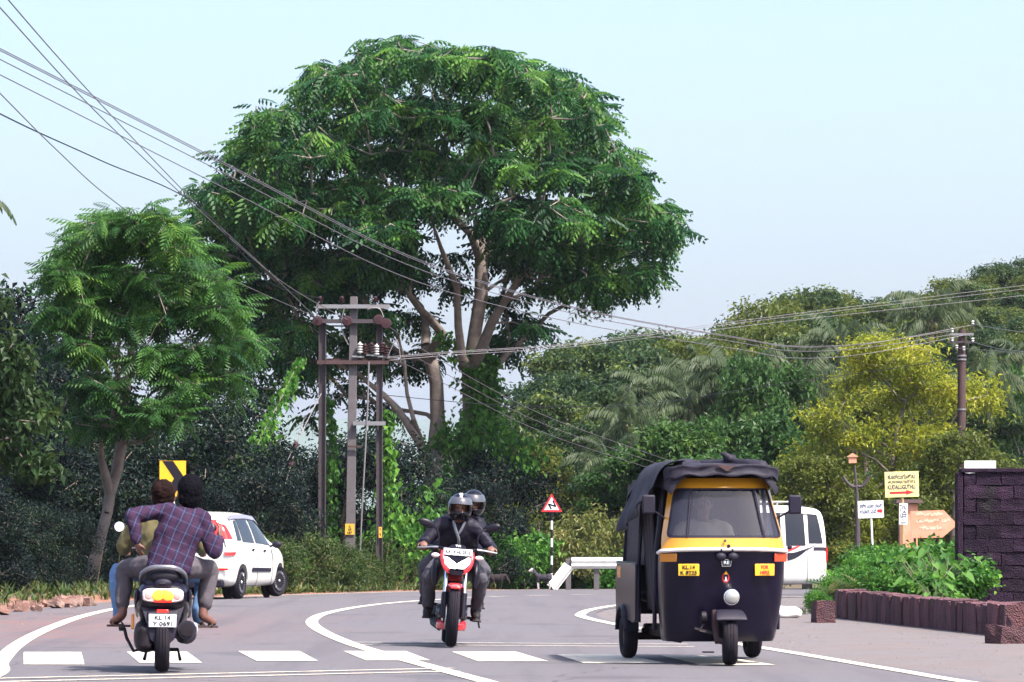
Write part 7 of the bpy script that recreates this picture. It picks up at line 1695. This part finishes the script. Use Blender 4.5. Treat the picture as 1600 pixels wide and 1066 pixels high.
def hatchback():
    rr = Gp(368, 937); hd = Vector((.225, .974, 0)).normalized(); wr = .285
    sd_ = Vector((hd.y, -hd.x, 0)); o = rr - sd_ * .70 + hd * 1.18; o.z = .016
    root = empty('hatchback_car', o, math.atan2(-hd.x, hd.y), 'white hatchback with tall red tail lamps driving away round the bend', 'car')
    prof = [(-1.86, .34, .74, .86, .66, .60), (-1.80, .26, .86, 1.02, .78, .66), (-1.70, .22, .92, 1.36, .82, .62), (-1.55, .20, .94, 1.47, .835, .60), (-1.2, .19, .94, 1.515, .84, .60), (-.5, .19, .92, 1.53, .84, .605), (.1, .19, .90, 1.50, .84, .60), (.45, .19, .89, 1.38, .84, .585), (.85, .19, .885, 1.13, .835, .60), (1.15, .20, .86, .985, .83, .66), (1.5, .22, .80, .90, .80, .64), (1.74, .26, .68, .78, .72, .58), (1.84, .34, .58, .64, .58, .46)]
    bd, at, ring, side, low = car_body(root, prof, [-1.86, -1.83, -1.78, -1.70, -1.62, -1.5, -1.2, -.8, -.4, 0, .3, .45, .65, .85, 1.0, 1.15, 1.4, 1.6, 1.74, 1.80, 1.84], m_carw, (-1.18, 1.18), wr)
    for s in (-1, 1):
        for wy, nm in ((-1.18, 'rear_wheel'), (1.18, 'front_wheel')):
            w_ = alloy(root, (s * .735, wy, wr), wr, .175, nm)
            if wy > 0: w_.rotation_euler = (0, 0, R(-16))
            mb = MB(); mb.lathe([(-.02, wr + .03), (.02, wr + .03)], (s * .56, wy, wr), 'X', 20); mb.build('wheel_well', m_arch, root)
        patch(side, -1.02, -.33, .10, .90, .008, s, 'rear_window', m_glass, root, yb0=-.98, yb1=-.38); patch(side, -1.32, -1.08, .14, .84, .008, s, 'quarter_window', m_glass, root, yb0=-1.16, yb1=-1.02)
        patch(side, -.24, .66, .10, .90, .008, s, 'front_window', m_glass, root, yb0=-.28, yb1=.30)
        patch(side, -1.38, .42, .92, 1.08, .028, s, 'rain_visor', mat('smoked rain visor', (.20, .18, .24), .2, coat=.5), root, ny=16)
        patch(low, -.66, .50, .52, .585, .014, s, 'side_moulding', m_blkp, root)
        for y in (-.52, .18): mb = MB(); mb.ell(low(y, .88, .012, s), (.012, .075, .022)); mb.build('door_handle', m_blkp, root)
        for y in (-.29, .62, -1.05):
            mb = MB(); mb.tube([low(y + (.12 if y < -1 else 0) * (1 - t), .06 + .9 * t, .002, s) for t in np.linspace(.25 if y < -1 else 0, 1, 8)], .0035, 4); mb.build('door_gap', m_arch, root)
        # tall tail lamp wrapping the corner
        rows = []
        for k, (z, y0, y1) in enumerate(((.76, -1.83, -1.64), (.82, -1.83, -1.58), (.92, -1.80, -1.55), (1.04, -1.775, -1.575), (1.16, -1.76, -1.61), (1.28, -1.735, -1.64), (1.38, -1.70, -1.66))):
            r = []
            for t in np.linspace(0, 1, 6):
                y = y0 + (y1 - y0) * t; h = ring(y); zs_ = [q[1] for q in h]; x = float(np.interp(z, zs_[:-1], [q[0] for q in h][:-1])); r.append(Vector((s * (x + .022), y - .03 * (1 - t), z)))
            rows.append(r)
        for a, c, m_, nm in ((0, 1, m_redl, 'tail_lamp'), (1, 2, m_clear, 'reverse_lamp'), (2, 3, m_clear, 'indicator_lamp'), (3, 6, m_redl, 'tail_lamp')):
            mb = MB(); mb.loft(rows[a:c + 1], cap=False, closed=False); mb.build(nm, m_, root, smooth=60)
        mb = MB(); mb.tube([side(.62, .05, .0, s), side(.62, .12, .09, s)], .02, 6); mi = mb.build('wing_mirror', m_blkp, root)
        mb = MB(); mb.ell(side(.62, .14, .15, s), (.09, .055, .065)); mb.build('mirror_shell', m_blkp, mi)
        mb = MB(); mb.box((s * .66, -1.855, .52), (.22, .02, .035)); mb.build('rear_reflector', m_redl, root)
    # rear screen, tailgate handle, plate and dark lower bumper
    vs = []
    for i in range(6):
        z = .98 + .40 * i / 5; y = float(np.interp(z, [.86, 1.02, 1.36, 1.47], [-1.86, -1.80, -1.70, -1.55])) - .012; w_ = .56 - .08 * i / 5
        vs += [Vector((w_ * t, y + .05 * abs(t) ** 3, z)) for t in np.linspace(-1, 1, 11)]
    mb = MB(); mb.add(vs, [(i * 11 + j, i * 11 + j + 1, (i + 1) * 11 + j + 1, (i + 1) * 11 + j) for i in range(5) for j in range(10)]); mb.build('rear_screen', m_glass, root)
    mb = MB(); mb.box((0, -1.875, .68), (.50, .012, .12)); mb.build('number_plate', m_plate, root); mb = MB(); mb.box((0, -1.80, .275), (1.36, .12, .14)); mb.build('bumper_skirt', m_blkp, root, bevel=.03)
    mb = MB(); mb.prism([(-.55, .885), (.55, .885), (.50, 1.35), (-.50, 1.35)], (0, .88, 0), (1, 0, 0), (0, -.9, 1), .01)
    vs = []
    for i in range(6):
        t = i / 5; y = .86 - .44 * t; zr = at(y)[2]; w_ = .60 - .03 * t; vs += [Vector((w_ * k, y + .02, zr + .015 - .03 * abs(k) ** 3)) for k in np.linspace(-1, 1, 9)]
    mb = MB(); mb.add(vs, [(i * 9 + j, i * 9 + j + 1, (i + 1) * 9 + j + 1, (i + 1) * 9 + j) for i in range(5) for j in range(8)]); mb.build('windscreen', m_glass, root)
    text('2', .05, m_ink, root, low(.86, .62, .004, 1), (R(90), 0, R(90)), width=.04, fit_h=.07, name='wing_badge')
    return root
hatchback()
def van():
    D = 80.0; hd = Vector((-.985, -.17, 0)).normalized(); rear = P(1279, 0, D); o = rear + hd * 1.86; o.z = gz(D) + .016; wr = .27
    root = empty('minivan', o, math.atan2(-hd.x, hd.y), 'white minivan with red and black side flash stopped behind the rickshaw', 'van')
    prof = [(-1.86, .32, 1.0, 1.10, .70, .62), (-1.83, .26, 1.05, 1.66, .76, .58), (-1.74, .23, 1.06, 1.80, .78, .60), (-1.2, .22, 1.06, 1.86, .79, .61), (.2, .22, 1.05, 1.86, .79, .61), (.9, .22, 1.04, 1.78, .785, .60), (1.35, .22, 1.0, 1.35, .78, .60), (1.6, .24, .92, 1.10, .76, .6), (1.8, .30, .80, .92, .68, .55)]
    bd, at, ring, side, low = car_body(root, prof, [-1.86, -1.84, -1.80, -1.74, -1.5, -1.2, -.6, 0, .5, .9, 1.15, 1.35, 1.6, 1.75, 1.8], m_vanw, (-.48, 1.2), wr)
    for s in (-1, 1):
        for wy, nm in ((-.48, 'rear_wheel'), (1.2, 'front_wheel')):
            wheel(root, (s * .68, wy, wr), wr, .16, .17, nm, m_alu); mb = MB(); mb.lathe([(-.02, wr + .03), (.02, wr + .03)], (s * .52, wy, wr), 'X', 20); mb.build('wheel_well', m_arch, root)
        patch(side, -1.76, -1.46, .02, .94, .008, s, 'rear_side_window', m_glass, root, yb0=-1.66, yb1=-1.46); patch(side, -1.39, -.98, -.04, .94, .008, s, 'sliding_window', m_glass, root, yb0=-1.37, yb1=-.98); patch(side, -.88, .62, .0, .94, .008, s, 'front_side_window', m_glass, root, yb1=.40)
        patch(side, -1.66, -.42, .93, 1.06, .024, s, 'rain_visor', m_vanw, root, ny=14)
        patch(low, -1.85, -1.56, .80, .90, .010, s, 'rear_moulding', m_blkp, root)
        for y in (-.92, -1.425): mb = MB(); mb.tube([low(y, .05 + .9 * t, .002, s) for t in np.linspace(0, 1, 8)], .004, 4); mb.build('door_gap', m_arch, root)
        for y in (-1.05, -.84): mb = MB(); mb.ell(low(y, .90, .012, s), (.012, .05, .05)); mb.build('door_handle', m_blkp, root)
        for u0, u1, y0, y1, m_, nm in ((.66, .76, -1.0, -1.66, m_blkp, 'black_flash'), (.78, .88, -1.0, -1.42, m_redp, 'red_flash')):
            vs = [low(y0, u0, .006, s), low(y0, u1, .006, s)]; n_ = 8; rows = []
            for k in range(n_ + 1):
                t = k / n_; y = y0 + (y1 - y0) * t; um = u0 + (u1 - u0) * .5 + .30 * t * t; h = (u1 - u0) * .5 * (1 - t) + .005; rows.append([low(y, min(.99, um - h), .006, s), low(y, min(1, um + h), .006, s)])
            mb = MB(); mb.loft(rows, cap=False, closed=False); mb.build(nm, m_, root)
        mb = MB(); mb.tube([(s * .56, -1.1, 1.80), (s * .52, -1.1, 1.93)], .02, 6); mb.tube([(s * .56, -.3, 1.80), (s * .52, -.3, 1.93)], .02, 6); mb.tube([(s * .52, -1.2, 1.93), (s * .52, -.2, 1.93)], .018, 6); mb.build('roof_rack', m_alu, root)
        mb = MB(); mb.box((s * .70, -1.845, .85), (.10, .03, .28)); mb.build('tail_lamp', m_redl, root)
    mb = MB(); mb.box((0, -1.86, .36), (1.4, .10, .14)); mb.build('rear_bumper', m_vanw, root, bevel=.03)
    return root
van()
# ------------------------------------------------------------------ loose grit on the forecourt and shoulder: uncountable
def grit(name, pts, size, m, seed):
    rg = np.random.default_rng(seed); N = len(pts); base = np.array([[-1, -1, 0], [1, -1, 0], [1, 1, 0], [-1, 1, 0], [-.5, -.6, .9], [.6, -.5, .9], [.5, .6, .9], [-.6, .5, .9]]) * .5
    M = rotz(rg.uniform(0, 6.28, N)); s = np.clip(rg.lognormal(-.2, .5, N), .3, 2.6) * size
    v = np.einsum('nij,kj->nki', M, base) * s[:, None, None] * np.array([1, .8, .6]) + np.array(pts)[:, None, :]
    q = np.array([[0, 1, 5, 4], [1, 2, 6, 5], [2, 3, 7, 6], [3, 0, 4, 7], [4, 5, 6, 7]]); q = (q[None] + np.arange(N)[:, None, None] * 8).reshape(-1, 4)
    tag(np_mesh(name, v.reshape(-1, 3), q, m), kind='stuff')
rg2 = np.random.default_rng(77); pts = []
for i in range(2600):
    y = 26 + 46 * rg2.random() ** .8; a = lerp_tab(XR, y); x = a + .35 + abs(rg2.normal(0, 2.6)); pts.append((x, y, gz(y) + .003))
grit('forecourt_grit', pts, .017, mat('grey grit', (.13, .11, .105), .95, var=.5, scale=40), 1)
pts = []
for i in range(1400):
    y = 36 + 40 * rg2.random(); xl = lerp_tab(XL, y); x = xl + rg2.uniform(-.6, 1.5); pts.append((x, y, gz(y) + .010))
grit('shoulder_grit', pts, .018, mat('red brown grit', (.17, .10, .075), .95, var=.5, scale=40), 2)
